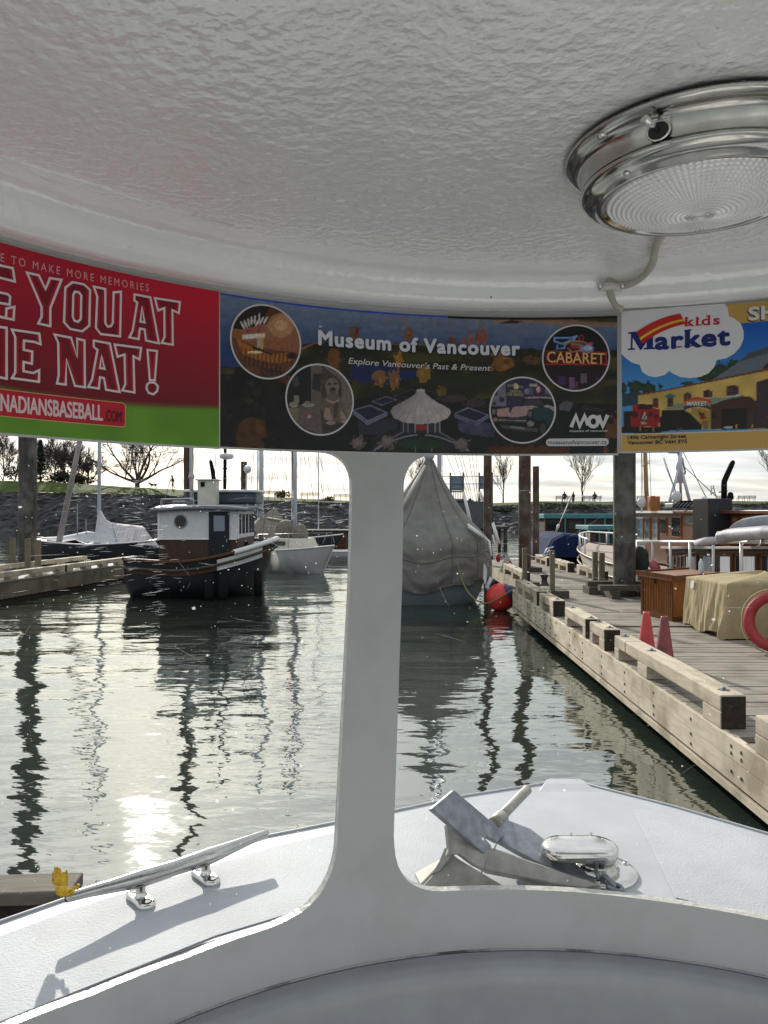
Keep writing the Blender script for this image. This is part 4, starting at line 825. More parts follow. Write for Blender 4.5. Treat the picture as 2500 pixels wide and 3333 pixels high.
    p.ell(350, 1365, 34, 46, (40, 34, 36)); p.ell(350, 1365, 22, 28, (182, 176, 178)); p.ell(350, 1368, 12, 16, (52, 44, 46)); p.ell(350, 1325, 9, 14, (200, 190, 160))
    for y in (1412, 1424): p.poly([(318, y), (382, y), (382, y + 6), (318, y + 6)], (190, 184, 180))
    p.fill((24, 20, 20), (Y > 1462) & (Y < 1530) & (X < 530)); 
    for x in (300, 370, 440): p.poly([(x, 1460), (x + 12, 1460), (x + 8, 1510), (x - 4, 1510)], (150, 110, 70))
    p.poly([(690, 1478), (745, 1474), (750, 1500), (690, 1504)], (70, 56, 62)); p.ell(1240, 1468, 50, 12, (170, 176, 190)); p.poly([(1320, 1440), (1335, 1440), (1335, 1476), (1320, 1476)], (190, 150, 80)); p.poly([(1490, 1436), (1506, 1436), (1506, 1472), (1490, 1472)], (190, 150, 80))
    p.poly([(930, 1330), (990, 1310), (1000, 1370), (950, 1390)], (120, 40, 26)); p.poly([(960, 1400), (1020, 1400), (1020, 1490), (970, 1490)], (120, 90, 56), .8); p.poly([(905, 1280), (950, 1310), (960, 1340), (930, 1330)], (60, 40, 30))
    # arched market sign
    xx = (X - 910) / 150; arc = 1195 - 46 * (1 - xx ** 2); inside = np.abs(X - 910) < 148
    for k, c in ((0, (176, 60, 44)), (1, (196, 110, 56)), (2, (150, 150, 80)), (3, (44, 74, 92)), (4, (52, 40, 96))): p.fill(c, inside & (Y > arc + k * 20) & (Y < arc + k * 20 + 21))
    # sand coloured bands and white rules
    lower = Z < 2.1592; p.fill((198, 160, 88), lower); p.fill((222, 214, 190), (Z > 2.1592) & (Z < 2.1604)); p.fill((198, 160, 88), (Z > 2.3745) & (X > 1150)); p.fill((222, 214, 190), (Z > 2.3732) & (Z < 2.3745) & (X > 1150))
    return p.c
pr = Print(); pr.raster(uD0, uD1, 2.125, 2.413, 250, 180, paint3, BK); pr.build('printed_view', b3)
pr = Print()
cl = [(105, 250), (130, 240), (700, 195), (1195, 158), (1232, 205), (1245, 295), (1300, 315), (1370, 370), (1400, 450), (1400, 530), (1370, 610), (1300, 690), (1215, 738), (1115, 756), (1090, 830), (1030, 895), (940, 935), (830, 948), (730, 935), (650, 900), (612, 872), (560, 915), (470, 938), (390, 925), (325, 880), (300, 808), (220, 785), (150, 735), (105, 690)]
pr.poly([kc(p) for p in cl], (226, 226, 230), BK + .0006); pr.build('cloud_shape', b3)
pr = Print(); zz_ = BK + .0012; navy = (22, 36, 110)
def arcband(y_in, y_out, col, d, x0=282, x1=745):
    n = 14; ctl = lambda t, o: (x0 + (x1 - x0) * t + o * .42, (490 + o) * (1 - t) ** 2 + 2 * t * (1 - t) * (330 + o * .9) + t * t * (295 + o * .85))
    pr.poly([kc(ctl(i / n, y_out)) for i in range(n + 1)] + [kc(ctl(i / n, y_in)) for i in range(n, -1, -1)], col, d)
arcband(0, -34, (196, 40, 42), zz_ + .0008); arcband(34, 0, (196, 40, 42), zz_ + .0008); arcband(58, 34, (222, 190, 60), zz_ + .0008); arcband(96, 58, (196, 40, 42), zz_ + .0008)
pr.build('rainbow_stripe', b3); pr = Print()
pr.poly([kc(p) for p in [(175, 480), (178, 462), (285, 455), (335, 570), (400, 490), (440, 500), (440, 620), (470, 626), (470, 640), (340, 646), (340, 632), (372, 624), (372, 566), (316, 650), (302, 650), (226, 522), (222, 628), (250, 636), (250, 648), (172, 652), (172, 640), (204, 630), (206, 482)]], navy, zz_)
pr.text('arket', kc((470, 640)), kc((1248, 590)), capm(kc, 860, 435, 612) * .98, navy, zz_, spacing=1.08, heavy=.0022)
for q in ([(632, 520), (700, 505), (700, 525), (632, 538)], [(632, 618), (742, 608), (742, 622), (632, 632)], [(770, 440), (845, 430), (845, 448), (770, 458)], [(770, 606), (862, 598), (862, 612), (770, 620)], [(880, 606), (975, 596), (975, 608), (880, 616)]): pr.poly([kc(p) for p in q], navy, zz_ + .0003)
pr.build('market_lettering', b3); pr = Print(); red = (190, 36, 48)
pr.text('kids', kc((782, 398)), kc((1145, 378)), capm(kc, 900, 300, 395), red, zz_, spacing=1.15, heavy=.0007)
for q in ([(778, 310), (815, 306), (815, 320), (778, 324)], [(778, 388), (826, 384), (826, 396), (778, 400)], [(832, 384), (866, 381), (866, 393), (832, 396)], [(890, 382), (958, 378), (958, 390), (890, 394)], [(895, 318), (930, 316), (930, 330), (895, 332)], [(1000, 284), (1048, 280), (1048, 294), (1000, 298)]): pr.poly([kc(p) for p in q], red, zz_ + .0003)
pr.build('kids_lettering', b3); pr = Print()
pr.text('1496 Cartwright Street', kc((172, 1594)), kc((790, 1578)), capm(kc, 400, 1556, 1592), (28, 26, 60), zz_, heavy=.0003)
pr.text('Vancouver BC V6H 3Y5', kc((172, 1648)), kc((800, 1634)), capm(kc, 400, 1612, 1648), (28, 26, 60), zz_, heavy=.0003)
pr.build('street_address', b3); pr = Print()
pr.text('SH', (kc((1452, 340))[0] - 2, kc((1452, 340))[1] + 2), (kc((1750, 314))[0] - 2, kc((1750, 314))[1] + 2), capm(kc, 1500, 205, 338), (40, 40, 70), zz_, heavy=.0014)
pr.text('SH', kc((1456, 336)), kc((1754, 310)), capm(kc, 1500, 205, 338), (228, 226, 220), zz_ + .0005, heavy=.0013)
pr.build('heading_lettering', b3); pr = Print()
pr.text('MARKET', kc((800, 1238)), kc((1010, 1238)), capm(kc, 900, 1180, 1226), (214, 214, 214), zz_, bold=0.03)
pr.build('picture_lettering', b3)
# ------------------------------------------------------------------ things fixed to the ferry
chrome = pm('polished_steel', (0.72, 0.71, 0.69), (0.60, 0.59, 0.56), 14, 0.10, 0.0, metal=1.0, rough2=0.2)
stain = pm('stained_nickel', (0.60, 0.58, 0.54), (0.42, 0.41, 0.38), 22, 0.07, 0.0, metal=1.0, rough2=0.20)
galv = pm('galvanised_steel', (0.31, 0.33, 0.37), (0.23, 0.245, 0.275), 34, 0.42, 0.12, 150, metal=0.6, rough2=0.65, bdist=0.001, detail=9)
galv_d = pm('dirty_galvanised_steel', (0.40, 0.39, 0.36), (0.28, 0.265, 0.235), 24, 0.55, 0.12, 110, metal=0.4, bdist=0.001, detail=9)
cream_cable = pm('cream_plastic', (0.55, 0.52, 0.44), (0.46, 0.43, 0.35), 20, 0.45)
white_pl = pm('white_plastic', (0.68, 0.68, 0.66), None, rough=0.4)
dark_hole = pm('dark_recess', (0.02, 0.02, 0.02), None, rough=0.6)
def lens_mat():
    m = pm('cut_glass_lens', (0.92, 0.91, 0.90), (0.84, 0.83, 0.82), 30, 0.09, spec=1.0); b = m.node_tree.nodes['Principled BSDF']; b.inputs['Metallic'].default_value = 0.30; b.inputs['Coat Weight'].default_value = 1.0; b.inputs['Coat Roughness'].default_value = 0.03; return m
LC = Vector((0.427, 1.038, 2.484))
lamp = thing('dome_light', 'round chrome dome light with ribbed glass lens on the cabin ceiling', 'ceiling light', LC)
lamp.scale = (1, 1, .82)
mb = MB(); mb.lathe([(0.0, 0.0), (0.178, -0.001), (0.179, -0.005), (0.176, -0.010), (0.166, -0.013), (0.160, -0.015), (0.157, -0.022), (0.153, -0.046), (0.153, -0.050), (0.157, -0.052), (0.158, -0.058), (0.154, -0.066), (0.146, -0.070), (0.137, -0.072), (0.135, -0.077), (0.130, -0.079), (0.126, -0.077), (0.123, -0.073), (0.118, -0.070)], n=96)
mb.build('housing', stain, lamp)
lens = MB(); nr, na = 112, 540; rows = []
for i in range(nr + 1):
    t = i / nr; r = 0.1225 * (1 - t); rr_ = []
    for k in range(na + 1):
        a = 2 * math.pi * k / na; bead = -0.0034 * abs(math.sin(t * 19 * math.pi)) ** .8 * ((0.30 + 0.70 * abs(math.sin(a * 45))) if t < .84 else .40) if t < 0.97 else 0
        z = -0.073 - 0.030 * (1 - (r / 0.1225) ** 2) + bead; rr_.append((r * math.cos(a), r * math.sin(a), z))
    rows.append(rr_)
lens.grid(rows); lens.build('lens', lens_mat(), lamp)
for a in (205, 320, 85):
    mb = MB(); mb.ball((0.168 * math.cos(R_(a)), 0.168 * math.sin(R_(a)), -0.013), 0.007, 12, 6, sc=(1, 1, .6)); mb.build('screw', chrome, lamp)
    mb = MB(); mb.ball((0.142 * math.cos(R_(a + 6)), 0.142 * math.sin(R_(a + 6)), -0.072), 0.005, 12, 6, sc=(1, 1, .6)); mb.build('screw', chrome, lamp)
a = math.atan2(-0.118, -0.096); c = Vector((0.1545 * math.cos(a), 0.1545 * math.sin(a), -0.036)); n = Vector((math.cos(a), math.sin(a), -0.12))
mb = MB(); mb.path([c, c + n * 0.004], [0.0125, 0.0125], 20); rim_ = mb.build('switch_socket', dark_hole, lamp)
mb = MB(); mb.path([c + n * 0.0038 + Vector((math.cos(t) * -n.y * .0135, math.cos(t) * n.x * .0135, math.sin(t) * .0135)) for t in [k * .3142 for k in range(20)]], 0.0018, 6, closed=True); mb.build('switch_rim', chrome, lamp)
mb = MB(); mb.path([c + n * 0.002, c + n * 0.016 + Vector((-0.004, 0, 0.005)), c + n * 0.026 + Vector((-0.009, 0, 0.010))], [0.0035, 0.0042, 0.0055], 10); mb.build('toggle', chrome, lamp)
# lamp cable
def spline(pts, k=8):
    pts = [Vector(p) for p in pts]; out = []
    for i in range(len(pts) - 1):
        p0 = pts[max(0, i - 1)]; p1 = pts[i]; p2 = pts[i + 1]; p3 = pts[min(len(pts) - 1, i + 2)]
        for j in range(k):
            t = j / k; out.append(0.5 * ((2 * p1) + (p2 - p0) * t + (2 * p0 - 5 * p1 + 4 * p2 - p3) * t * t + (3 * p1 - p0 - 3 * p2 + p3) * t ** 3))
    out.append(pts[-1]); return out
cable = thing('lamp_cable', 'cream electric cable running from the dome light down to the banner', 'cable', P(1990, 925, 1.53))
cp_ = spline([(0.50, 1.22, 2.474), P(2150, 770, 1.29), P(2122, 860, 1.44), P(2085, 905, 1.50), P(2040, 928, 1.525), P(2000, 925, 1.535), P(1985, 905, 1.54), P(1984, 930, 1.53), P(1988, 960, 1.54), P(2002, 990, 1.555), P(2024, 1010, 1.562)])
mb = MB(); mb.path(cp_, 0.0070, 10); mb.build('sheath', cream_cable, cable, world_=True)
cc = P(1988, 933, 1.522)
clip = MB(); clip.path([cc + Vector((-0.024, 0.004, 0)), cc + Vector((-0.010, 0.002, 0)), cc + Vector((0, -0.007, 0)), cc + Vector((0.010, 0.002, 0)), cc + Vector((0.024, 0.004, 0))], 0.0075, 8); co_ = clip.build('clip', white_pl, cable, world_=True)
for sx in (-0.022, 0.022):
    mb = MB(); mb.ball(cc + Vector((sx, -0.004, 0)), 0.0055, 12, 6); mb.build('screw', chrome, co_, world_=True)

# mooring cleat on the foredeck
B1, B2 = Vector((-0.511, 1.613, DZ)), Vector((-0.398, 1.713, DZ)); ax = (B2 - B1).normalized(); px_ = Vector((ax.y, -ax.x, 0))
cleat = thing('mooring_cleat', 'long polished steel mooring cleat on the white foredeck', 'cleat', (B1 + B2) / 2)
mb = MB(); t0 = B1 - ax * 0.153; t0.z = 1.2400; t1 = B2 + ax * 0.160; t1.z = 1.2385
pts = [t0, t0 + ax * 0.004, t0.lerp(t1, .10), t0.lerp(t1, .22), t0.lerp(t1, .33), t0.lerp(t1, .5), t0.lerp(t1, .67), t0.lerp(t1, .78), t0.lerp(t1, .90), t1 - ax * 0.004, t1]
zz2 = [0, 0, -.002, -.006, -.009, -.010, -.009, -.006, -.002, 0, 0]; pts = [p + Vector((0, 0, z)) for p, z in zip(pts, zz2)]
mb.path(spline(pts, 4), [v for v in np.interp(np.linspace(0, 10, 41), range(11), [0.0075, 0.0095, 0.011, 0.0145, 0.0185, 0.0165, 0.0185, 0.0145, 0.011, 0.0095, 0.0075])], 20); mb.build('horn', pm('worn_bright_steel', (0.52, 0.52, 0.51), (0.44, 0.44, 0.43), 30, 0.16, metal=1.0), cleat, world_=True)
for Bp in (B1, B2):
    mb = MB()
    st = []
    for k in range(24):
        a = 2 * math.pi * k / 24; e = px_ * (math.cos(a) * 0.019 + (0.026 if math.cos(a) > 0 else -0.026)) + ax * math.sin(a) * 0.019; st.append(e)
    rows = []
    for z, s_ in ((0.0, 1.0), (0.008, 1.0), (0.012, 0.94), (0.0135, 0.80)): rows.append([Bp + Vector((e.x * s_, e.y * s_, z)) for e in st + st[:1]])
    mb.grid(rows); mb.add([Bp + Vector((e.x * .8, e.y * .8, .0135)) for e in st], [tuple(range(24))])
    rows = []
    for z, s_ in ((0.012, 0.0165), (0.017, 0.012), (0.025, 0.0095), (0.034, 0.011), (0.042, 0.015), (0.048, 0.019)): rows.append([Bp + ax * math.sin(a) * s_ * 1.0 + px_ * math.cos(a) * s_ * .8 + Vector((0, 0, z)) for a in [2 * math.pi * k / 20 for k in range(21)]])
    mb.grid(rows); ft = mb.build('foot', chrome, cleat, world_=True)
    for s in (-1, 1):
        q = Bp + px_ * s * 0.030; mb = MB(); mb.lathe([(0.0, 0.0135), (0.006, 0.0136), (0.0095, 0.0142), (0.0105, 0.0146)], q, 20); mb.build('bolt_hole', dark_hole, ft, world_=True)
leaf_m = pm('yellow_petal', (0.72, 0.46, 0.02), (0.50, 0.26, 0.01), 60, 0.55)
lf = thing('yellow_leaf', 'crumpled yellow leaf caught on the tip of the deck cleat', 'leaf', t0)
mb = MB(); rl = random.Random(4)
def petal(a, b, w, seed):
    rows = []; a = Vector(a); b = Vector(b)
    for i in range(9):
        t = i / 8; p = a.lerp(b, t); ww = w * (math.sin(math.pi * (0.12 + 0.8 * t)) + .1)
        rows.append([p + Vector((ww * s + 0.004 * mnoise.noise((i * .9, s * 2, seed)), 0.006 * mnoise.noise((i * .7, s * 3, seed + 5)), 0.005 * mnoise.noise((i * 1.1, s * 2.3, seed + 9)))) for s in (-1, -.6, -.2, .2, .6, 1)])
    mb.grid(rows)
petal(P(198, 2916, 1.505), P(183, 2822, 1.50), 0.011, 1); petal(P(200, 2915, 1.503), P(212, 2835, 1.50), 0.009, 3); petal(P(208, 2918, 1.50), P(256, 2880, 1.50), 0.009, 6)
ob = mb.build('petal', leaf_m, lf, world_=True); sl = ob.modifiers.new('thick', 'SOLIDIFY'); sl.thickness = 0.0008

# anchor lying on the foredeck
kd = lambda x, y, Y: P(1340 + .4822 * x, 2520 + .4822 * y, Y)
anchor = thing('anchor', 'grey galvanised plough anchor lying on the white foredeck beside the chrome windlass', 'anchor', G(1560, 2870, DZ))
mb = MB(); mb.plate([kd(105, 240, 1.66), kd(260, 112, 1.73), kd(600, 398, 1.80), kd(598, 418, 1.797), kd(552, 470, 1.772), kd(478, 428, 1.758), kd(470, 440, 1.754), kd(515, 492, 1.735), kd(462, 545, 1.712)], 0.013, flat=True); mb.build('palm_plate', galv, anchor, bevel=0.003, world_=True)
mb = MB(); mb.plate([kd(215, 345, 1.70), kd(465, 545, 1.725), kd(500, 505, 1.745), kd(490, 665, 1.70), kd(400, 620, 1.685), kd(300, 545, 1.675), kd(220, 560, 1.69), kd(232, 510, 1.695)], 0.012, flat=True)
mb.plate([kd(232, 500, 1.70), kd(290, 540, 1.69), kd(200, 660, 1.676), kd(140, 682, 1.675), kd(190, 600, 1.69)], 0.012, flat=True)
mb.build('web', galv_d, anchor, bevel=0.003, world_=True)
mb = MB(); rA = kd(275, 548, 1.70); rB = kd(330, 590, 1.695); fA = G(1340 + .4822 * 62, 2520 + .4822 * 772, DZ + .002); fB = G(1340 + .4822 * 620, 2520 + .4822 * 762, DZ + .002)
mb.plate([fA, rA, rB, fB, G(1340 + .4822 * 560, 2905, DZ + .001)], 0.010, flat=True); bk = rA + Vector((-0.03, 0.05, -0.13)); mb.plate([rA, fA, fA + Vector((-0.01, 0.06, 0)), bk], 0.008)
mb.path([fA + Vector((0, 0, .004)), rA + Vector((0, 0, .003))], [0.006, 0.008], 8); mb.build('lower_fluke', galv_d, anchor, bevel=0.003, world_=True)
mb = MB(); u0_, u1_ = kd(505, 515, 1.745), G(1340 + .4822 * 1275, 2520 + .4822 * 778, DZ + .012); l0_, l1_ = kd(488, 672, 1.695), G(1340 + .4822 * 1150, 2520 + .4822 * 800, DZ + .002)
um_ = kd(900, 650, 1.70)
mb.plate([u0_, um_, u1_, l1_, l0_], 0.016, flat=True); mb.path([u0_, um_, u1_], [0.010, 0.0095, 0.007], 8); mb.build('shank', galv_d, anchor, bevel=0.004, world_=True)
mb = MB(); mb.plate([kd(548, 458, 1.775), kd(612, 322, 1.85), kd(800, 395, 1.86), kd(830, 418, 1.85), G(1340 + .4822 * 1285, 2520 + .4822 * 772, DZ + .016), kd(1180, 745, 1.69), kd(880, 640, 1.725), kd(700, 545, 1.75)], 0.012, flat=True); mb.build('upper_fluke', galv, anchor, bevel=0.003, world_=True)
mb = MB(); mb.path([kd(540, 350, 1.83), kd(780, 106, 2.0)], [0.0125, 0.0125], 14); mb.path([kd(555, 345, 1.832), kd(610, 290, 1.872)], [0.018, 0.018], 14); mb.build('stock', galv_d, anchor, world_=True)
# windlass
wind = thing('anchor_windlass', 'low chrome anchor windlass with an oval cap on the foredeck', 'windlass', (0.47, 1.735, DZ))
mb = MB(); mb.lathe([(0.0, 0.010), (0.060, 0.010), (0.078, 0.009), (0.082, 0.005), (0.083, 0.0)], (0.022, 0.012, 0), 48, flip=True); mb.build('base_flange', chrome, wind)
mb = MB(); mb.lathe([(0.048, 0.008), (0.050, 0.016), (0.040, 0.024), (0.036, 0.030), (0.042, 0.036), (0.046, 0.044), (0.046, 0.052)], (0.012, 0.004, 0), 40); mb.build('chain_wheel', stain, wind)
def stad(L_, W_, n=28):
    o = []
    for k in range(n): a = 2 * math.pi * k / n; o.append((math.cos(a) * W_ / 2 + (L_ - W_) / 2 * (1 if math.cos(a) > 0 else -1), math.sin(a) * W_ / 2))
    return o
mb = MB(); rows = []
for z, s_ in ((0.048, 0.97), (0.050, 1.0), (0.062, 1.0), (0.068, 0.975), (0.0715, 0.90), (0.073, 0.7), (0.0735, 0.0)):
    q = stad(0.172, 0.100); rows.append([(-0.028 + x * s_, 0.0 + y * s_, z) for x, y in q + q[:1]])
mb.grid(rows); mb.add([(-0.028 + x * .97, y * .97, .048) for x, y in stad(0.172, 0.100)], [tuple(range(28))[::-1]]); mb.build('cap', chrome, wind)
for a in (20, 140, 250):
    q = (0.022 + 0.070 * math.cos(R_(a)), 0.012 + 0.070 * math.sin(R_(a)), 0.0095); mb = MB(); mb.lathe([(0, 0.0035), (0.004, 0.0035), (0.0068, 0.0025), (0.0075, 0.0)], q, 14, flip=True); bo = mb.build('bolt', chrome, wind)
    mb = MB(); mb.lathe([(0, 0.0037), (0.0036, 0.0037)], q, 6); mb.build('socket', dark_hole, bo)
for x in (-0.035, 0.012): mb = MB(); mb.path([(x, 0.047, 0.05), (x, 0.050, 0.066), (x, 0.050, 0.076)], 0.003, 8); mb.build('pin', chrome, wind)
chain = thing('anchor_chain', 'short grey galvanised chain leading from the windlass to the anchor', 'chain', G(1975, 2870, DZ))
lp_ = [kd(1150, 610, 1.752), kd(1215, 640, 1.728), kd(1250, 700, 1.700), kd(1300, 735, 1.685), kd(1350, 778, 1.665), kd(1400, 800, 1.655)]
mb = MB()
for i in range(len(lp_) - 1):
    a = lp_[i]; b = lp_[i + 1]; m = (a + b) / 2; m.z = max(DZ + 0.008, m.z); t = (b - a).normalized(); up = Vector((0, 0, 1)); sd_ = t.cross(up).normalized(); u2 = sd_.cross(t)
    if i % 2: sd_, u2 = u2, sd_
    L2 = (b - a).length * .62 + .004
    mb.path([m + t * (math.cos(k * .3927) * .011 + (L2 - .011) * (1 if math.cos(k * .3927) > 0 else -1)) + sd_ * math.sin(k * .3927) * .012 for k in range(16)], 0.0058, 8, closed=True)
mb.build('chain_links', galv, chain, world_=True)

# ------------------------------------------------------------------ water
mb = MB(); WZ = -0.11
mb.add([(-2500, -600, WZ), (2500, -600, WZ), (2500, 4000, WZ), (-2500, 4000, WZ)], [(0, 1, 2, 3)]); tag(mb.build('water', water_mat(), fix=False), kind='structure')

# ------------------------------------------------------------------ docks
def wood_mat(name, c1, c2, stain_c=None, sc_=(7, 1.0, 7), rough=0.85, rings=None):
    m = bpy.data.materials.new(name); m.use_nodes = True; nt, N, L = nodes_of(m); b = nt.nodes['Principled BSDF']; b.inputs['Roughness'].default_value = rough; b.inputs['Specular IOR Level'].default_value = 0.25
    tc = N('ShaderNodeTexCoord'); mp = N('ShaderNodeMapping'); L(tc.outputs['Object'], mp.inputs[0]); mp.inputs['Scale'].default_value = sc_
    n = N('ShaderNodeTexNoise'); L(mp.outputs[0], n.inputs['Vector']); n.inputs['Scale'].default_value = 3.5; n.inputs['Detail'].default_value = 8; n.inputs['Roughness'].default_value = 0.65; n.inputs['Distortion'].default_value = 0.4
    n2 = N('ShaderNodeTexNoise'); L(tc.outputs['Object'], n2.inputs['Vector']); n2.inputs['Scale'].default_value = 2.3; n2.inputs['Detail'].default_value = 5
    mr = N('ShaderNodeMapRange'); L(n.outputs[0], mr.inputs[0]); mr.inputs[1].default_value = .36; mr.inputs[2].default_value = .64
    mx = N('ShaderNodeMix'); mx.data_type = 'RGBA'; L(mr.outputs[0], mx.inputs[0]); mx.inputs[6].default_value = (*c1, 1); mx.inputs[7].default_value = (*c2, 1); last = mx.outputs[2]
    if stain_c:
        m2 = N('ShaderNodeMapRange'); L(n2.outputs[0], m2.inputs[0]); m2.inputs[1].default_value = .47; m2.inputs[2].default_value = .66
        mx2 = N('ShaderNodeMix'); mx2.data_type = 'RGBA'; L(m2.outputs[0], mx2.inputs[0]); L(last, mx2.inputs[6]); mx2.inputs[7].default_value = (*stain_c, 1); last = mx2.outputs[2]
    L(last, b.inputs['Base Color'])
    bp = N('ShaderNodeBump'); bp.inputs['Strength'].default_value = .5; bp.inputs['Distance'].default_value = .006; L(n.outputs[0], bp.inputs['Height']); L(bp.outputs[0], b.inputs['Normal'])
    return m
w_face = wood_mat('weathered_face_timber', (0.66, 0.59, 0.47), (0.50, 0.44, 0.35), (0.33, 0.28, 0.20), (6, 0.8, 6))
w_rail = wood_mat('weathered_rail_timber', (0.58, 0.51, 0.40), (0.42, 0.36, 0.28), (0.27, 0.235, 0.175), (6, 0.8, 6))
w_deck = wood_mat('grey_deck_plank', (0.31, 0.28, 0.24), (0.22, 0.20, 0.17), (0.17, 0.15, 0.13), (0.9, 7, 7))
w_dark = wood_mat('wet_dark_timber', (0.10, 0.09, 0.07), (0.05, 0.05, 0.04), None)
w_post = wood_mat('grey_brown_post', (0.20, 0.17, 0.12), (0.13, 0.11, 0.08), (0.09, 0.09, 0.06), (6, 6, .9))
w_end = wood_mat('dark_end_grain', (0.045, 0.036, 0.030), (0.022, 0.018, 0.016), None, (5, 5, 5))
bolt_m = pm('rusty_bolt', (0.035, 0.028, 0.026), (0.06, 0.04, 0.03), 40, 0.7, metal=0.3)
blue_bolt = pm('blue_grey_galvanised_bolt', (0.16, 0.17, 0.24), None, rough=0.5, metal=0.6)
XE = 2.38; DR = math.atan2(0.016, 1.0)
dock = thing('floating_dock', 'long weathered timber floating dock with bull rails on the right, yacht moored along it', 'dock', (XE, 0, 0), -DR)
DECK = 0.40
DX1 = 2.72
# cross planks in a few lengths of dock, dark joints between
r5 = random.Random(11)
mb = MB(); y = -1.5; joints = (5.35, 10.75, 15.9, 20.6)
while y < 25.5:
    if any(abs(y + 0.07 - j) < 0.075 for j in joints): y += 0.145; continue
    dz = r5.uniform(-0.003, 0.003); xa = .42 if y > 15.9 else .03; mb.box(((DX1 + xa) / 2, y + 0.0695, DECK - 0.02 + dz), (DX1 - xa, 0.128, 0.04), tilt=(r5.uniform(-.006, .006), 0)); y += 0.145
mb.build('deck_planks', w_deck, dock)
mb = MB(); mb.box((DX1 / 2, 7.1, 0.24), (DX1 - 0.2, 17.2, 0.16)); mb.box((DX1 / 2 + .2, 20.7, 0.24), (DX1 - 0.6, 9.8, 0.16)); mb.build('deck_frame', w_end, dock)
mb = MB(); yy = -1.5
for j in joints[:-1] + (25.5,):
    pass
segs = [(-1.5, 4.72), (4.73, 10.40), (10.41, 15.75), (16.1, 25.5)]
for a, b in segs:
    for z0, z1 in ((0.245, 0.398), (0.085, 0.241)):
        q = r5.uniform(-.004, .004); mb.box((0.03 + q + (0.42 if a > 16 else 0), (a + b) / 2, (z0 + z1) / 2), (0.06, b - a - 0.008, z1 - z0))
mb_fascia = mb.build('fascia', w_face, dock, bevel=0.004)
mb = MB(); mb.box((0.030, 7.1, 0.025), (0.06, 17.3, 0.060)); mb.box((0.07, 7.1, 0.07), (0.05, 17.2, 0.03)); mb.build('waterline_board', w_rail, dock, bevel=0.004)
mb = MB(); mb.box((DX1 / 2 + .20, 7.1, -0.06), (DX1 - 0.55, 17.1, 0.36)); mb.box((DX1 / 2 + .25, 20.7, -0.06), (DX1 - 0.65, 9.6, 0.36)); mb.build('float', w_end, dock)
fas = mb_fascia
bolt0 = MB(); bolt0.path([(-.008, 0, 0), (.002, 0, 0)], .0125, 10); nb0 = 0
for a, b in segs[:3]:
    k = a + 0.14
    while k < b:
        for z in r5.choice([(0.36, 0.30, 0.20, 0.13), (0.33, 0.21, 0.13), (0.35, 0.17), (0.34, 0.29, 0.16)]):
            if k < .6 or nb0 > 96: continue
            bo_ = bolt0.build('bolt', bolt_m, fas) if nb0 == 0 else bo_.copy()
            if nb0: COL.objects.link(bo_)
            bo_.location = (0, k, z); nb0 += 1
        k += r5.choice([0.16, 0.42, 0.62, 0.75, 0.9])
def bull_rail(x, a, b, blocks, parent, top=0.65, w=0.19, split=None):
    mb = MB(); zt = top; pieces = [(a, b)] if not split else [(a, split - .006), (split + .006, b)]
    for p, q in pieces: mb.box((x + w / 2, (p + q) / 2, zt - 0.0625), (w, q - p, 0.125))
    o = mb.build('bull_rail', w_rail, parent, bevel=0.012)
    for (p, q) in blocks:
        m2 = MB(); m2.box((x + w / 2, (p + q) / 2, (zt - 0.125 + DECK) / 2), (w, q - p, zt - 0.125 - DECK - .001)); m2.build('rail_block', w_rail, o, bevel=0.008)
    p, q = blocks[0]; zl_ = DECK + .004 if abs(p - a) < .05 else zt - .122
    m2 = MB(); m2.box((x + w / 2, a - .0015, (zt - .010 + zl_) / 2), (w - .012, .004, zt - .010 - zl_))
    m2.build('end_grain', w_end, o)
    for (p, q) in blocks: m2 = MB(); yb = (p + q) / 2; m2.box((x + w / 2, yb, zt + .003), (.07, .05, .006), rot=.3); m2.path([(x + w / 2, yb, zt), (x + w / 2, yb, zt + .022)], .014, 6); m2.build('bolt_head', blue_bolt, o)
    return o
bull_rail(0.01, 1.2, 5.12, [(4.7, 5.12), (2.8, 3.15), (1.2, 1.5)], dock)
bull_rail(0.01, 5.66, 8.42, [(5.66, 6.0), (7.33, 7.62), (8.26, 8.42)], dock, split=8.02)
bull_rail(0.01, 8.84, 9.50, [(8.84, 9.06), (9.36, 9.50)], dock)
bull_rail(0.01, 9.72, 10.90, [(9.72, 9.86), (10.74, 10.90)], dock)
bull_rail(0.01, 11.72, 12.85, [(11.72, 12.0), (12.6, 12.85)], dock)
bull_rail(0.01, 13.1, 15.4, [(13.1, 13.4), (14.3, 14.6), (15.1, 15.4)], dock)
bull_rail(0.43, 17.2, 20.2, [(17.2, 17.5), (18.5, 18.8), (19.9, 20.2)], dock)
bull_rail(2.28, 17.6, 19.9, [(17.6, 17.9), (18.7, 18.9), (19.6, 19.9)], dock)
bull_rail(2.16, 20.4, 22.4, [(20.4, 20.6), (21.4, 21.6), (22.2, 22.4)], dock)
bull_rail(2.06, 22.7, 24.6, [(22.7, 22.9), (23.6, 23.8), (24.4, 24.6)], dock)

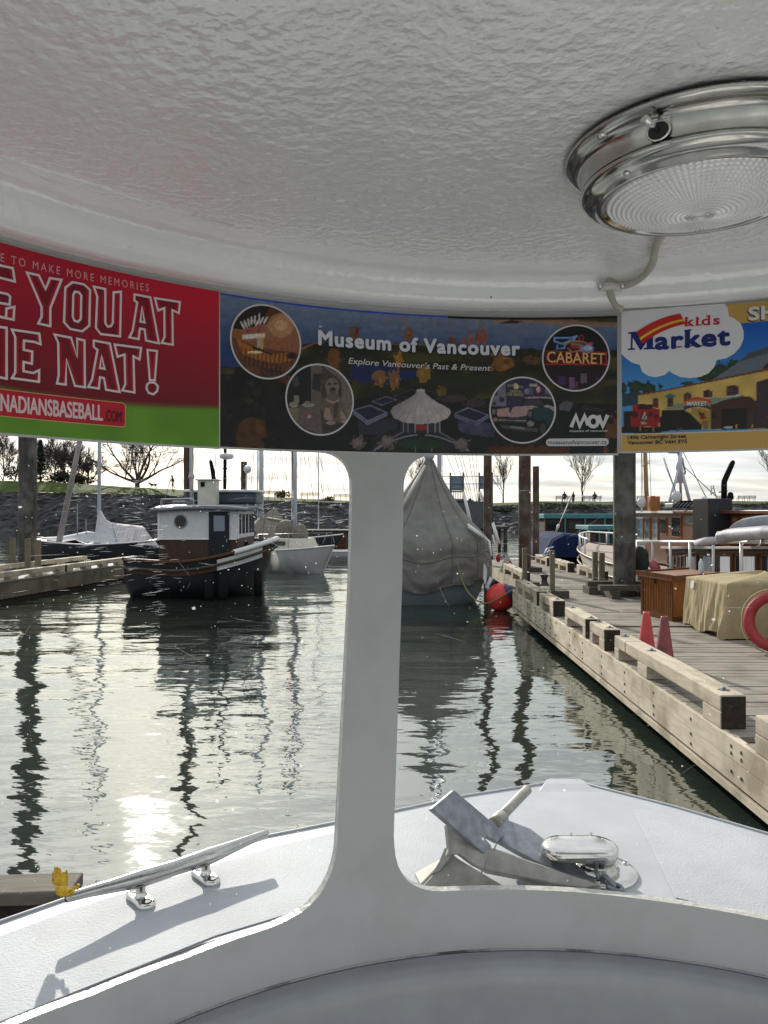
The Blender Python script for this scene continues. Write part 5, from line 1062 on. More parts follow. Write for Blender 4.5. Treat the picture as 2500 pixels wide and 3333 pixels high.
def pile(px0, px1, Y, ytop, label, z0=-0.5, mat=None, n=16, group=None):
    cx = ((px0 + px1) / 2 - CXP) / F * Y; r = (px1 - px0) / 2 / F * Y; zt = H - (ytop - CYP) / F * Y
    t = thing('mooring_pile', label, 'piling', (cx, Y, 0), 0, group); mb = MB(); rows = []
    zs = np.linspace(z0, zt, 26)
    for z in zs: rows.append([(r * (1 + .03 * mnoise.noise((k * .7, z * 1.3, cx))) * math.cos(2 * math.pi * k / n), r * (1 + .03 * mnoise.noise((k * .7 + 9, z * 1.3, cx))) * math.sin(2 * math.pi * k / n), z) for k in range(n + 1)])
    mb.grid(rows); mb.add([(r * math.cos(2 * math.pi * k / n), r * math.sin(2 * math.pi * k / n), zt) for k in range(n)], [tuple(range(n))]); mb.build('shaft', mat or pile_m, t)
    return t, r
pile_m = wood_mat('tarred_pile', (0.085, 0.08, 0.072), (0.035, 0.036, 0.035), (0.14, 0.135, 0.12), (3, 3, .5))
pile_b = wood_mat('brown_steel_pile', (0.10, 0.055, 0.042), (0.05, 0.03, 0.026), (0.12, 0.12, 0.10), (2.5, 2.5, .6))
PG = 'tall mooring piles standing in the harbour'
t, r = pile(1997, 2068, 14.6, 900, 'thickest grey mooring pile, on the dock in front of the wooden yacht', z0=-.5, group=PG)
for dx in (-1, 1): mb = MB(); mb.box((dx * .32, 0, DECK + .075), (.16, 1.1, .15)); mb.build('guard_timber', w_dark, t)
for dy in (-1, 1): mb = MB(); mb.box((0, dy * .42, DECK + .20), (1.2, .16, .10)); mb.build('guard_timber', w_dark, t)
t, r = pile(1688, 1728, 20.6, 880, 'dark brown mooring pile between the two short grey dock posts', group=PG, mat=pile_b); mb = MB(); mb.box((.18, 0, DECK + .06), (.5, .4, .12)); mb.build('guard_timber', w_dark, t)
pile(1734, 1755, 26.2, 1518, 'thin brown pile, its flat top clear against the sky, right of a thicker pile', group=PG, mat=pile_b)
pile(1574, 1601, 23.0, 880, 'brown pile rising just behind the grey tarpaulin covered boat', group=PG, mat=pile_b)
pile(62, 118, 22.4, 700, 'thick black pile by the left dock, leftmost of the tall piles', group=PG)
pile(598, 630, 34, 800, 'dark brown pile standing behind the tugboat wheelhouse roof', group=PG, mat=pile_b)
pile(784, 804, 42, 1503, 'short reddish brown pile top right of the tug funnel', group=PG, mat=pile_b)
def post(px0, px1, ybase, ytop, label, square=True, blk=True, Y=None):
    Y = Y or (H - DECK) * F / (ybase - CYP); x = ((px0 + px1) / 2 - CXP) / F * Y; w = (px1 - px0) / F * Y * .92; h = (ybase - ytop) / F * Y
    t = thing('dock_post', label, 'post', (x, Y, DECK), 0, 'short timber posts on the docks')
    mb = MB(); mb.box((0, 0, h / 2), (w, w, h)); mb.build('shaft', w_post, t, bevel=.012)
    if blk: mb = MB(); mb.box((.12, 0, .07), (.34, .26, .14)); mb.build('foot_block', w_dark, t, bevel=.01)
    return t
post(1789, 1806, 1946, 1791, 'square grey dock post with a dark foot block, nearest of the dock posts')
post(1700, 1716, 1916, 1784, 'square grey dock post behind the red mooring buoy')
post(1928, 1946, 1922, 1796, 'left one of two dock posts paired beside the thickest pile')
t = post(1950, 1968, 1926, 1799, 'right one of two dock posts paired beside the thickest pile', blk=False)
post(2073, 2090, 1926, 1800, 'dark dock post close against the right side of the thickest pile', blk=False)
p_ = thing('timber_sill', 'dark cross timber lying under the paired dock posts', 'timber', G(1945, 1932, DECK)); mb = MB(); mb.box((0, 0, .075), (.46, .5, .15)); mb.build('beam', w_dark, p_, bevel=.01)
# rope between posts
rope_m = pm('grey_rope', (0.22, 0.21, 0.18), (0.14, 0.13, 0.12), 90, 0.9, 0.4, 200)
def rope(label, pts, r, mat=None):
    t = thing('rope', label, 'rope', pts[0]); mb = MB(); mb.path(spline(pts, 6), r, 8); mb.build('strand', mat or rope_m, t, world_=True); return t
rope('grey rope slung between two square dock posts', [P(1708, 1795, 16.1), P(1725, 1808, 15.8), P(1760, 1815, 15), P(1797, 1800, 14.3)], .012)
# iron bollard
bo = thing('iron_bollard', 'small black iron bollard on the dock edge beyond the posts', 'bollard', G(1772, 1905, DECK)); mb = MB(); mb.lathe([(0, .24), (.10, .235), (.105, .21), (.07, .18), (.06, .10), (.085, .04), (.12, .01), (.13, 0)], n=20, flip=True); mb.build('post_body', black_rub, bo); mb = MB(); mb.box((0, 0, .01), (.34, .26, .02)); mb.build('base_plate', black_rub, bo)
# traffic cones
cone_m1 = pm('faded_red_plastic', (0.52, 0.055, 0.055), (0.42, 0.04, 0.045), 9, 0.5, contrast=(.3, .7)); cone_m2 = pm('grimy_red_plastic', (0.30, 0.05, 0.055), (0.13, 0.045, 0.045), 11, 0.6, detail=7)
def cone(base, label, mat, rot, lean=(0, 0)):
    t = thing('traffic_cone', label, 'traffic cone', base, rot, 'traffic cones on the dock')
    mb = MB(); mb.lathe([(.105, .02), (.100, .035), (.045, .44), (.036, .485), (.033, .50), (.020, .502), (.018, .40)], n=28); mb.build('cone_body', mat, t)
    mb = MB(); mb.box((0, 0, .0125), (.27, .27, .025)); mb.build('base', mat, t, bevel=.01); return t
cone((2.885, 8.44, DECK + .002), 'faded bright red traffic cone, the left of two on the dock', cone_m1, .2)
cone((2.950, 8.08, DECK + .002), 'grimy dark red traffic cone, the right of two on the dock', cone_m2, .5)
# varnished dock box
varn = wood_mat('varnished_teak', (0.36, 0.155, 0.045), (0.25, 0.095, 0.026), None, (7, 7, 1.0), 0.35); varn_d = wood_mat('dark_varnished_mahogany', (0.15, 0.055, 0.022), (0.085, 0.03, 0.014), None, (6, 6, 1.0), 0.3)
lid_m = wood_mat('sun_bleached_lid', (0.30, 0.16, 0.10), (0.22, 0.11, 0.07), None, (5, 5, 5), 0.45)
bx = thing('dock_box', 'varnished wooden dock box with slanted lid standing before the thick pile', 'storage box', (4.125, 11.61, DECK), .20)
mb = MB(); mb.box((.40, 0, .31), (.80, .86, .60)); mb.build('carcass', varn, bx, bevel=.005)
mb = MB(); k = -.40
while k < .41: mb.box((-.004, k, .33), (.008, .010, .50)); k += .045
mb.build('board_grooves', varn_d, bx)
mb = MB(); mb.box((-.008, 0, .035), (.016, .87, .07)); mb.box((-.008, -.41, .31), (.016, .05, .48)); mb.box((-.008, .41, .31), (.016, .05, .48)); mb.box((.4, -.438, .035), (.82, .016, .07)); mb.build('trim_strips', varn_d, bx)
mb = MB(); mb.box((.40, 0, .645), (.92, .98, .05), tilt=(0, R_(-2.5))); mb.build('lid', lid_m, bx, bevel=.008)
mb = MB(); mb.box((-.055, 0, .655), (.02, 1.0, .06)); mb.box((.4, -.495, .66), (.92, .02, .07), tilt=(0, R_(-2.5))); mb.box((.4, .495, .66), (.92, .02, .07), tilt=(0, R_(-2.5))); mb.build('lid_rim', varn_d, bx)
mb = MB(); mb.box((-.014, .02, .56), (.012, .05, .09)); mb.build('hasp', stain, bx)
btl = thing('plastic_bottle', 'clear plastic bottle standing on the wooden dock box lid', 'bottle', (4.75, 11.5, DECK + .69)); mb = MB(); mb.lathe([(0, 0), (.036, 0), (.038, .02), (.038, .14), (.030, .17), (.014, .19), (.014, .21), (0, .21)], n=18, flip=True); mb.build('bottle_body', pm('pale_blue_plastic', (.45, .52, .58), None, rough=.15), btl)
# canvas covered box
canv = pm('tan_canvas', (0.40, 0.33, 0.20), (0.33, 0.27, 0.16), 8, 0.9, 0.25, 140, spec=.15, bdist=.003)
cv = thing('covered_dock_box', 'box under a draped tan canvas cover beside the wooden dock box', 'covered box', (4.25, 10.15, DECK), .075)
mb = MB(); mb.box((.8, 0, .32), (1.5, .98, .62)); mb.build('box_inside', varn_d, cv)
def canvas():
    mb = MB(); W, D, Hh = 1.62, 1.10, .70; per = []
    n1, n2 = 90, 80
    for i in range(n1): per.append((0, D / 2 - D * i / n1))         # face towards the water, far to near
    for i in range(n2): per.append((W * i / n2, -D / 2))            # face towards the camera
    for i in range(40): per.append((W, -D / 2 + D * i / 40))
    for i in range(40): per.append((W - W * i / 40, D / 2))
    rows = []; nz = 26; N_ = len(per)
    for j in range(nz + 1):
        t = j / nz; z = .02 + (Hh - .02) * t; row = []
        for i, (x, y) in enumerate(per + per[:1]):
            s = i / n1; amp = 0
            if i < n1:   # deep folds hanging from the top edge on the water side
                amp = (1 - t * .8) * (.055 * mnoise.noise((s * 5.5 + .8 * t, t * .7, 3)) * (.5 + s) + .045 * mnoise.noise((s * 13 - 1.2 * t, t * .9, 8)) * (.25 + 1.1 * s) + .012 * mnoise.noise((s * 30, t * 2.5, 5)))
                nx, ny = -1, 0
            elif i < n1 + n2: nx, ny = 0, -1; amp = .006 * mnoise.noise((x * 3, t * 2, 8))
            elif i < n1 + n2 + 40: nx, ny = 1, 0
            else: nx, ny = 0, 1
            fl = .045 * (1 - t); hem = (.03 * math.sin(s * 11) + .02) * (1 - t) if i < n1 else 0
            row.append((x + nx * (amp + fl), y + ny * (amp + fl), z + hem))
        rows.append(row)
    for j in range(1, 9):
        t = j / 8; k_ = 1 - t; row = []
        for x, y in per + per[:1]: row.append((W / 2 + (x - W / 2) * k_, y * k_, Hh + .12 * math.sin(t * 1.57) ** .8 * (0.6 + .4 * math.sin(x * 3)) + .008 * mnoise.noise((x * 4, y * 4, 2))))
        rows.append(row)
    mb.grid(rows); return mb
canvas().build('canvas_cover', canv, cv)
mb = MB(); mb.add([(-.02, .36, .66), (-.02, .28, .67), (-.03, .27, .58), (-.035, .33, .55), (-.03, .37, .58)], [(0, 1, 2, 3, 4)]); mb.build('paper_patch', white_pl, cv)
# lifebuoy on its stand
red_b = pm('dull_red_buoy', (0.36, 0.028, 0.030), (0.27, 0.02, 0.024), 8, 0.55, 0.1, 60); lb = thing('lifebuoy', 'red lifebuoy ring leaning at the dock edge in front of the tan cover', 'lifebuoy', (4.40, 8.60, DECK + .37), .55)
mb = MB(); mb.path([(.0, .285 * math.cos(k * math.pi / 24), .285 * math.sin(k * math.pi / 24)) for k in range(48)], .062, 16, closed=True); mb.build('ring', red_b, lb)
lb.rotation_euler = (0, R_(6), R_(58))
mb = MB(); pr_ = []
for k in range(96): a = k * math.pi / 48; rr_ = .350 + .022 * abs(math.sin(2 * a)) ** .5 ; pr_.append((.0, rr_ * math.cos(a), rr_ * math.sin(a)))
mb.path(pr_, .008, 6, closed=True); mb.build('grab_rope', pm('tan_rope', (.42, .33, .2), None, rough=.9), lb)
ls = thing('lifebuoy_stand', 'low timber block with a brown board under the lifebuoy', 'stand', (4.52, 8.45, DECK)); mb = MB(); mb.box((.22, 0, .07), (.60, .34, .14)); mb.build('plinth', w_rail, ls, bevel=.01); mb = MB(); mb.box((.16, .03, .28), (.42, .06, .28)); mb.build('board', varn_d, ls, bevel=.006); mb = MB(); mb.box((-.07, .0, .26), (.10, .10, .26)); mb.build('upright', w_dark, ls)
# mooring buoy
buoy = thing('mooring_buoy', 'large red mooring buoy with a dark blue top floating beside the dock end', 'buoy', (2.50, 16.45, .17)); navy_m = pm('navy_plastic', (.02, .03, .09), None, rough=.4); red_bright = pm('bright_red_plastic', (.62, .035, .03), (.50, .03, .025), 5, .35)
mb = MB(); mb.ball((0, 0, 0), .31, 32, 20, sc=(1, 1, .98)); mb.build('float_body', red_bright, buoy)
mb = MB(); prf = [(0, .47), (.045, .465), (.05, .41), (.07, .375), (.13, .33)] + [(math.sin(i * .1) * .318, math.cos(i * .1) * .318) for i in range(5, 9)]; mb.lathe(prf, n=28); cap = mb.build('cap', navy_m, buoy); cap.rotation_euler = Vector((.80, -.34, .46)).to_track_quat('Z', 'Y').to_euler()
yel = pm('yellow_green_rope', (.24, .22, .09), (.17, .16, .08), 60, .9)
rope('yellow green mooring line hanging from the covered boat to the dock', [P(1488, 1830, 16.9), P(1505, 1890, 16.8), P(1530, 1935, 16.6), P(1570, 1963, 16.3), P(1610, 1955, 16.2), P(1660, 1925, 16.0), P(1700, 1908, 15.9), P(1730, 1922, 15.4)], .016, yel)
# small folding sign beyond the buoy
sg = thing('warning_board', 'small white folding board with a red edge standing behind the buoy', 'sign', G(1652, 1862, DECK)); s_h = .5
mb = MB(); mb.plate([(-.22, 0, 0), (.22, 0, 0), (.03, .1, .46), (-.03, .1, .46)], .02); mb.build('panel', pm('dull_white_board', (.42, .42, .42), (.34, .34, .34), 9, .6), sg); mb = MB(); mb.plate([(.10, -.012, .06), (.22, -.012, .0), (.10, .055, .30), (.05, .055, .30)], .012); mb.build('red_stripe', red_bright, sg)

# left floating dock
ld = thing('floating_dock', 'grey floating dock with bull rails on the left beside the tugboat', 'dock', (-8.9, 17.2, 0), -.14)
LL = 7.6
mb = MB(); mb.box((-.9, LL / 2 - 2.2, .36), (1.8, LL + 4.4, .06)); mb.build('deck_planks', pm('pale_deck', (.40, .37, .31), (.3, .28, .24), 6, .85), ld)
mb = MB(); mb.box((-.03, LL / 2 - 2.2, .18), (.06, LL + 4.4, .40)); mb.box((-.9, LL - .03, .18), (1.74, .06, .40)); mb.build('fascia', w_post, ld, bevel=.005)
mb = MB(); mb.box((-.9, LL / 2 - 2.2, -.02), (1.7, LL + 4.2, .3)); mb.build('float', w_end, ld)
for a, b in ((-4.2, 3.2), (3.3, 7.4)):
    nb_ = int((b - a) / .95); bull_rail(-.19, a, b, [(a + i * (b - a - .3) / nb_, a + i * (b - a - .3) / nb_ + .3) for i in range(nb_ + 1)], ld, top=.60)
bull_rail(-1.79, -2, 7.2, [(-2 + i * 1.5, -1.6 + i * 1.5) for i in range(7)], ld, top=.60)
post(33, 49, 1858, 1754, 'brown post on the left dock, farthest left of its three', Y=21.2, blk=False); post(82, 98, 1858, 1754, 'brown post on the left dock, middle of its three', Y=21.0, blk=False); post(115, 132, 1856, 1754, 'brown post on the left dock, nearest the covered sailboat', Y=20.8, blk=False)
# corner of a finger dock close under the left window
fd = thing('finger_dock', 'corner of a low timber dock with a black side, close under the left window', 'dock', (-1.22, 2.80, 0), .06)
mb = MB(); mb.box((-1.72, .055, .60), (3.6, .15, .05)); mb.build('top_plank', wood_mat('brown_grey_plank', (.17, .15, .125), (.11, .10, .085), None, (.8, 6, 6)), fd, bevel=.006)
mb = MB(); mb.box((-1.72, .06, .23), (3.57, .12, .68)); mb.build('black_side', w_end, fd)
# ------------------------------------------------------------------ boats
def hull_shape(L, B, z_stern, z_mid, z_bow, bow_pow=2.0, fine=.45, transom=.75, flare=.12, n=36, rake=.25, x0=None):
    """returns functions for half beam and sheer height, x from stern (0) to bow (L)"""
    def hb(t):
        if t > fine: k = (t - fine) / (1 - fine); return B / 2 * max(0.0, 1 - k ** bow_pow)
        k = t / fine; return B / 2 * (transom + (1 - transom) * math.sin(k * math.pi / 2))
    def sh(t):
        a = z_mid; return a + (z_stern - a) * max(0, (.4 - t) / .4) ** 1.6 + (z_bow - a) * max(0, (t - .35) / .65) ** 1.8
    return hb, sh
def hull_mesh(L, hb, sh, flare=.12, n=40, rake=.3, z0=-.35, tumble=0.0):
    mb = MB(); rows = []
    prof = [(1.0, 1.0), (.985, .75), (.95, .45), (.88, .18), (.78, 0.0), (.5, None)]
    for i in range(n + 1):
        t = i / n; b = hb(t); z1 = sh(t); row = []
        for s, zf in prof:
            z = z0 if zf is None else z1 * zf; k = s - flare * (1 - (zf or 0)) * (1.6 if t > .6 else .6)
            k = max(.05, k); x = L * t - rake * (1 - (z / z1 if z > 0 else 0)) * (max(0, t - .7) / .3) ** 1.5
            row.append((x, b * k, z))
        full = row + [(x, -y, z) for x, y, z in row[::-1]]
        rows.append(full)
    mb.grid(rows); mb.add(rows[0], [tuple(range(len(rows[0])))])
    return mb
def deck_mesh(L, hb, sh, drop=.0, inset=.03, n=40):
    mb = MB(); rows = []
    for i in range(n + 1):
        t = i / n; b = max(0, hb(t) - inset); z = sh(t) - drop; x = L * t - inset * (1 if t > .97 else 0); rows.append([(x, b, z), (x, 0, z + .03), (x, -b, z)])
    mb.grid(rows); return mb
def rail_strip(L, hb, sh, dz, r, n=48, sides=(1, -1), t0=0, t1=1.0, out=0.0):
    mb = MB(); pts = []
    a = [(L * t, hb(t) + out, sh(t) + dz) for t in [t0 + (t1 - t0) * i / n for i in range(n + 1)]]
    b = [(x, -y, z) for x, y, z in a[::-1]]
    pts = (a if 1 in sides else []) + (b[1:] if -1 in sides else [])
    if len(sides) == 2: mb.path(pts, r, 8)
    else: mb.path(a if 1 in sides else b, r, 8)
    return mb
paint_blk = pm('black_hull_paint', (.018, .020, .025), (.030, .031, .036), 3, .45, spec=.3); paint_wht = pm('white_boat_paint', (.62, .64, .66), (.54, .56, .58), 4, .4); paint_crm = pm('cream_paint', (.56, .55, .47), (.48, .47, .40), 5, .5)
paint_gry = pm('grey_blue_paint', (.17, .20, .25), (.12, .14, .18), 4, .5); glass_d = pm('dark_window_glass', (.010, .012, .014), None, rough=.08, spec=.35); wood_br = wood_mat('brown_boat_timber', (.095, .040, .018), (.050, .022, .011), None, (3, 3, 3), .5); wood_lt = wood_mat('scrubbed_deck', (.40, .34, .29), (.32, .27, .23), None, (2, 9, 2), .7)
bronze = pm('dull_steel', (.25, .25, .26), None, rough=.4, metal=.6); tyre = pm('black_fender_rubber', (.012, .012, .013), None, rough=.9, spec=.1); wht_rail = pm('white_rail_paint', (.72, .72, .72), None, rough=.35)
wire_m = pm('steel_rigging_wire', (.16, .17, .19), None, rough=.5); alu = pm('grey_white_aluminium', (.52, .57, .66), None, rough=.4, metal=.2); spar_w = wood_mat('varnished_spar', (.34, .20, .09), (.24, .13, .055), None, (3, 3, .5), .4)
def part(mb, name, mat, t, bevel=0, label=None): return tag(mb.build(name, mat, t, bevel=bevel), label)

# --- black tugboat with a white wheelhouse, broadside, bow to the right
tug = thing('tugboat', 'old black hulled tugboat with a white wheelhouse and round porthole, bow to the right', 'boat', (-8.6, 20.15, 0)); L_ = 3.55; OX = 2.25
def sx(m):
    m.v = [(a + OX, b, c) for a, b, c in m.v]; return m
hb, sh = hull_shape(L_, 3.7, .86, .80, 1.30, bow_pow=2.9, fine=.45, transom=.8)
part(sx(hull_mesh(L_, hb, sh, flare=.10, rake=.35)), 'hull', paint_blk, tug)
part(sx(deck_mesh(L_, hb, sh, drop=.30, inset=.10)), 'deck', wood_br, tug)
mb = MB(); rows = []
for i in range(49):
    t = i / 48; rows.append([(OX + L_ * t - .10 * (t > .96), max(0, hb(t) - .07), sh(t) - .34), (OX + L_ * t - .08 * (t > .96), max(0, hb(t) - .06), sh(t))])
for sg_ in (1, -1): mb.grid([[(x, sg_ * y, z) for x, y, z in r] for r in rows])
part(mb, 'bulwark_lining', wood_br, tug)
part(sx(rail_strip(L_, hb, sh, .0, .07, t0=.76)), 'white_cap_rail', wht_rail, tug)
part(sx(rail_strip(L_, hb, sh, .0, .045, t0=0, t1=.77, sides=(-1,))), 'dark_cap_rail', wood_br, tug); part(sx(rail_strip(L_, hb, sh, .0, .045, t0=0, t1=.77, sides=(1,))), 'dark_cap_rail', wood_br, tug)
part(sx(rail_strip(L_, hb, sh, -.20, .035, out=.02)), 'rubbing_strake', w_dark, tug)
mb = MB(); rows = []
for i in range(13):
    t = .66 + .26 * i / 12; b = hb(t) + .012; rows.append([(OX + L_ * t, -b * .995, sh(t) - .08), (OX + L_ * t, -b * .98 , sh(t) - .34)])
mb.grid(rows); part(mb, 'white_bow_panel', paint_wht, tug)
# wheelhouse: lower brown, upper white
X0, X1, YN, YF = 3.05, 4.98, -1.22, 1.18
mb = MB(); mb.box(((X0 + X1) / 2, (YN + YF) / 2, .93), (X1 - X0, YF - YN, .82)); part(mb, 'lower_wheelhouse', wood_mat('dark_stained_boards', (.062, .033, .020), (.038, .021, .014), None, (9, 9, .8), .55), tug, .01)
mb = MB(); mb.box(((X0 + X1) / 2, (YN + YF) / 2, 1.69), (X1 - X0 + .02, YF - YN + .02, .70)); part(mb, 'upper_wheelhouse', paint_wht, tug, .015)
mb = MB(); rows = []
for i in range(17):
    y = YN - .16 + (YF - YN + .32) * i / 16; zc_ = 2.06 + .10 * (1 - ((i - 8) / 8) ** 2); rows.append([(x, y, zc_ + .05 * (1 - ((x - 4) / 1.3) ** 2) + e) for x, e in ((X0 - .16, -.06), (X0 - .16, 0), (3.3, 0), (3.8, 0), (4.4, 0), (4.9, 0), (X1 + .22, 0), (X1 + .22, -.06))])
mb.grid(rows); rf = part(mb, 'wheelhouse_roof', paint_gry, tug); so = rf.modifiers.new('t', 'SOLIDIFY'); so.thickness = .03
mb = MB(); mb.path([(X0 - .16, YN - .17, 2.04), (3.6, YN - .17, 2.09), (4.2, YN - .17, 2.10), (4.8, YN - .17, 2.09), (X1 + .22, YN - .17, 2.05), (X1 + .24, 0, 2.14), (X1 + .22, YF + .17, 2.05)], .045, 8); part(mb, 'roof_edge', paint_gry, tug)
mb = MB(); mb.path([(X0 - .10, YN - .16, 2.10), (3.6, YN - .165, 2.148), (4.2, YN - .165, 2.158), (4.8, YN - .165, 2.146), (X1 + .2, YN - .16, 2.10)], .014, 6); part(mb, 'roof_trim', wht_rail, tug)
# porthole, door, front windows
pc = Vector((3.42 + .17, YN - .012, 1.765)); 
mb = MB(); mb.path([pc + Vector((math.cos(k * .2618) * .155, -.004, math.sin(k * .2618) * .155)) for k in range(24)], .018, 8, closed=True); por = part(mb, 'porthole', bronze, tug)
mb = MB(); mb.add([pc + Vector((math.cos(k * .2618) * .15, -.004, math.sin(k * .2618) * .15)) for k in range(24)], [tuple(range(24))]); mb.build('pane', glass_d, por)
mb = MB(); mb.box((4.54, YN - .03, 1.32), (.50, .04, 1.38)); dr = part(mb, 'door', pm('blue_black_door', (.012, .016, .024), (.018, .022, .028), 6, .6, spec=.2), tug, .01)
mb = MB(); mb.box((4.55, YN - .055, 1.72), (.27, .012, .38)); mb.build('window', pm('hazy_glass', (.18, .22, .28), None, rough=.15), dr)
mb = MB(); mb.box((4.74, YN - .06, 1.30), (.02, .04, .10)); mb.build('handle', bronze, dr)
for yv in (-.92, -.42, .08, .58, 1.0):
    mb = MB(); mb.box((X1 + .012, yv, 1.70), (.02, .32, .50)); mb.build('window', glass_d, tug, bevel=.004)
mb = MB(); mb.box((X1 + .02, YN + .05, 1.69), (.03, .07, .7)); mb.box((X0 - .0, YN - .0, 1.69), (.05, .05, .72)); mb.box((4.0, YN - .02, 1.335), (1.96, .03, .03)); part(mb, 'corner_trim', wht_rail, tug)
# funnel box, exhaust, radar mast, aft cabin top
mb = MB(); mb.box((4.12, -.55, 2.46), (.46, .40, .68)); mb.box((4.12, -.55, 2.815), (.56, .50, .03)); fu = part(mb, 'funnel', paint_crm, tug, .008)
mb = MB(); mb.box((4.02, -.76, 2.70), (.10, .02, .12)); mb.build('vent', tyre, fu)
mb = MB(); mb.path([(4.26, -.55, 2.81), (4.22, -.55, 3.08), (4.18, -.55, 3.28), (4.16, -.55, 3.32)], [.055, .055, .045, .03], 10); part(mb, 'exhaust_pipe', tyre, tug)
mb = MB(); mb.path([(4.39, .15, 2.6), (4.40, .15, 3.55), (4.41, .15, 4.6)], [.045, .045, .03], 8); mb.path([(4.34, .15, 3.15), (4.46, .15, 3.15)], .02, 6); ms_ = part(mb, 'radar_mast', tyre, tug)
mb = MB(); mb.lathe([(0, .13), (.10, .125), (.18, .10), (.19, .06), (.18, 0), (.10, -.03), (0, -.04)], (4.45, .1, 3.42), 24); mb.build('radar_dome', paint_wht, ms_)
mb = MB(); mb.box((4.30, .55, 2.36), (1.9, 1.1, .30)); part(mb, 'life_raft_rack', pm('navy_rack', (.035, .045, .07), None, rough=.5), tug, .05); mb = MB(); mb.box((4.33, .55, 2.55), (1.95, 1.2, .07)); part(mb, 'rack_lid', paint_wht, tug, .03)
mb = MB(); mb.box((3.40, .2, 2.24), (.55, 1.0, .10)); part(mb, 'roof_hatch', paint_gry, tug, .02); mb = MB(); mb.path([(3.1, -1.2, 2.14), (3.1, -1.2, 2.32), (3.9, -1.2, 2.34), (3.9, -1.2, 2.16)], .015, 6); part(mb, 'roof_rail', paint_wht, tug)
mb = MB(); mb.path([(3.62, -.2, 2.1), (3.60, -.2, 2.75), (3.585, -.2, 3.9)], [.055, .05, .035], 10); mb.ball((3.60, -.2, 2.92), .085, 12, 8); part(mb, 'signal_post', pm('pale_grey_post', (.36, .37, .38), None, rough=.5), tug)
mb = MB(); mb.path([(4.98, .0, 2.6), (5.0, 0, 3.02)], .02, 8); mb.ball((5.02, 0, 3.12), .105, 18, 12); part(mb, 'globe_lamp', paint_wht, tug)
mb = MB()
for a, b in (((3.0, -1.2, 1.3), (3.14, -1.2, 2.3)), ((3.14, -1.1, 2.2), (3.36, -.3, 3.9)), ((4.1, .3, 2.9), (4.12, .3, 4.4)), ((4.95, .9, 2.6), (5.1, .9, 4.6)), ((5.1, 1, 2.2), (5.6, 0, 1.35))): mb.tube(a, b, .009, n=5)
part(mb, 'rigging', wire_m, tug)
for k, (t, w) in enumerate(((.62, .11), (.70, .12), (.90, .10))):
    mb = MB(); b = -hb(t) - .11; mb.path([(OX + L_ * t, b, .52), (OX + L_ * t, b, .05), (OX + L_ * t, b + .03, -.10)], [w, w * 1.05, w * .9], 12); part(mb, 'fender', tyre, tug)
mb = MB(); mb.path([(OX + L_ * .985, -.42, .98), (OX + L_ * 1.0, -.5, .72), (OX + L_ * 1.005, -.52, .52)], [.06, .12, .09], 12); part(mb, 'white_fender', pm('cream_rubber', (.6, .58, .5), None, rough=.5), tug)
mb = MB(); mb.path([(5.15, -.9, .5), (5.15, -.9, 1.25)], .05, 8); part(mb, 'deck_bitt', tyre, tug)

# --- white sailboat behind the tug bow
def sailboat(name, label, loc, rz, L_, B_, mat, z=(.75, .62, .85), transom=.6, deckm=None):
    t = thing(name, label, 'sailboat', loc, rz); hb, sh = hull_shape(L_, B_, *z, bow_pow=1.9, fine=.42, transom=transom)
    part(hull_mesh(L_, hb, sh, flare=.16, rake=.6), 'hull', mat, t); part(deck_mesh(L_, hb, sh, drop=.02), 'deck', deckm or paint_crm, t); part(rail_strip(L_, hb, sh, .02, .03), 'toe_rail', wht_rail, t); return t, hb, sh
def mast(t, x, y, z0, z1, r, mat, stays=(), name='mast', spread=None, lean=0):
    mb = MB(); mb.path([(x, y, z0), (x + lean, y, z1)], [r, r * .8], 10)
    if spread: mb.path([(x, y - .5, spread), (x, y + .5, spread)], .02, 6)
    o = part(mb, name, mat, t)
    if stays:
        mb = MB()
        for q in stays: mb.tube((x + lean, y, z1), q, .0075, n=4)
        mb.build('stay', wire_m, o)
    return o
sb, hb, sh = sailboat('sailboat', 'white sailboat with a cream foredeck lying behind the tugboat bow', (-4.75, 29.2, 0), R_(-48), 4.6, 2.3, paint_wht)
mb = MB(); mb.box((2.1, 0, .86), (1.7, 1.3, .42), taper=.85); cb = part(mb, 'cabin', paint_crm, sb, .05)
for s in (-1, 1):
    mb = MB(); mb.box((2.1, s * .63, .90), (1.0, .03, .14)); mb.build('window', glass_d, cb)
mast(sb, 2.35, 0, .8, 8, .075, alu, [(4.5, 0, .9), (0.1, 0, .8), (2.3, 1.1, .7), (2.3, -1.1, .7), (1.6, 1.0, .7), (1.6, -1.0, .7)])
tarp_b = pm('brown_grey_sailcloth', (.20, .18, .15), (.13, .12, .10), 9, .85, .2, 50)
mb = MB(); mb.ball((1.8, 0, 1.35), .5, 16, 10, sc=(1.3, .5, .75)); mb.ball((2.5, .1, 1.2), .35, 14, 10, sc=(.8, .9, 1.1)); mb.path([(2.3, 0, 1.6), (.6, 0, 1.75)], .06, 8); part(mb, 'furled_sail', tarp_b, sb)
mb = MB(); mb.path([(4.3, .25, .95), (4.35, .1, 1.3), (4.35, -.1, 1.3), (4.3, -.25, .95)], .015, 6); mb.path([(4.35, -.1, 1.3), (3, -.75, 1.25), (1.5, -1, 1.2)], .01, 5); mb.path([(3, -.75, 1.25), (3, -.75, .75)], .012, 5); part(mb, 'pulpit', bronze, sb)
sb2, hb, sh = sailboat('sailboat', 'sailboat with a brown grey tarpaulin tent and white mast between tug and white sailboat', (-6.2, 27.0, 0), R_(-100), 4.2, 1.9, paint_wht, z=(.8, .7, .9)); sb2.location = (-4.35, 31.6, 0)
mb = MB(); rows = []
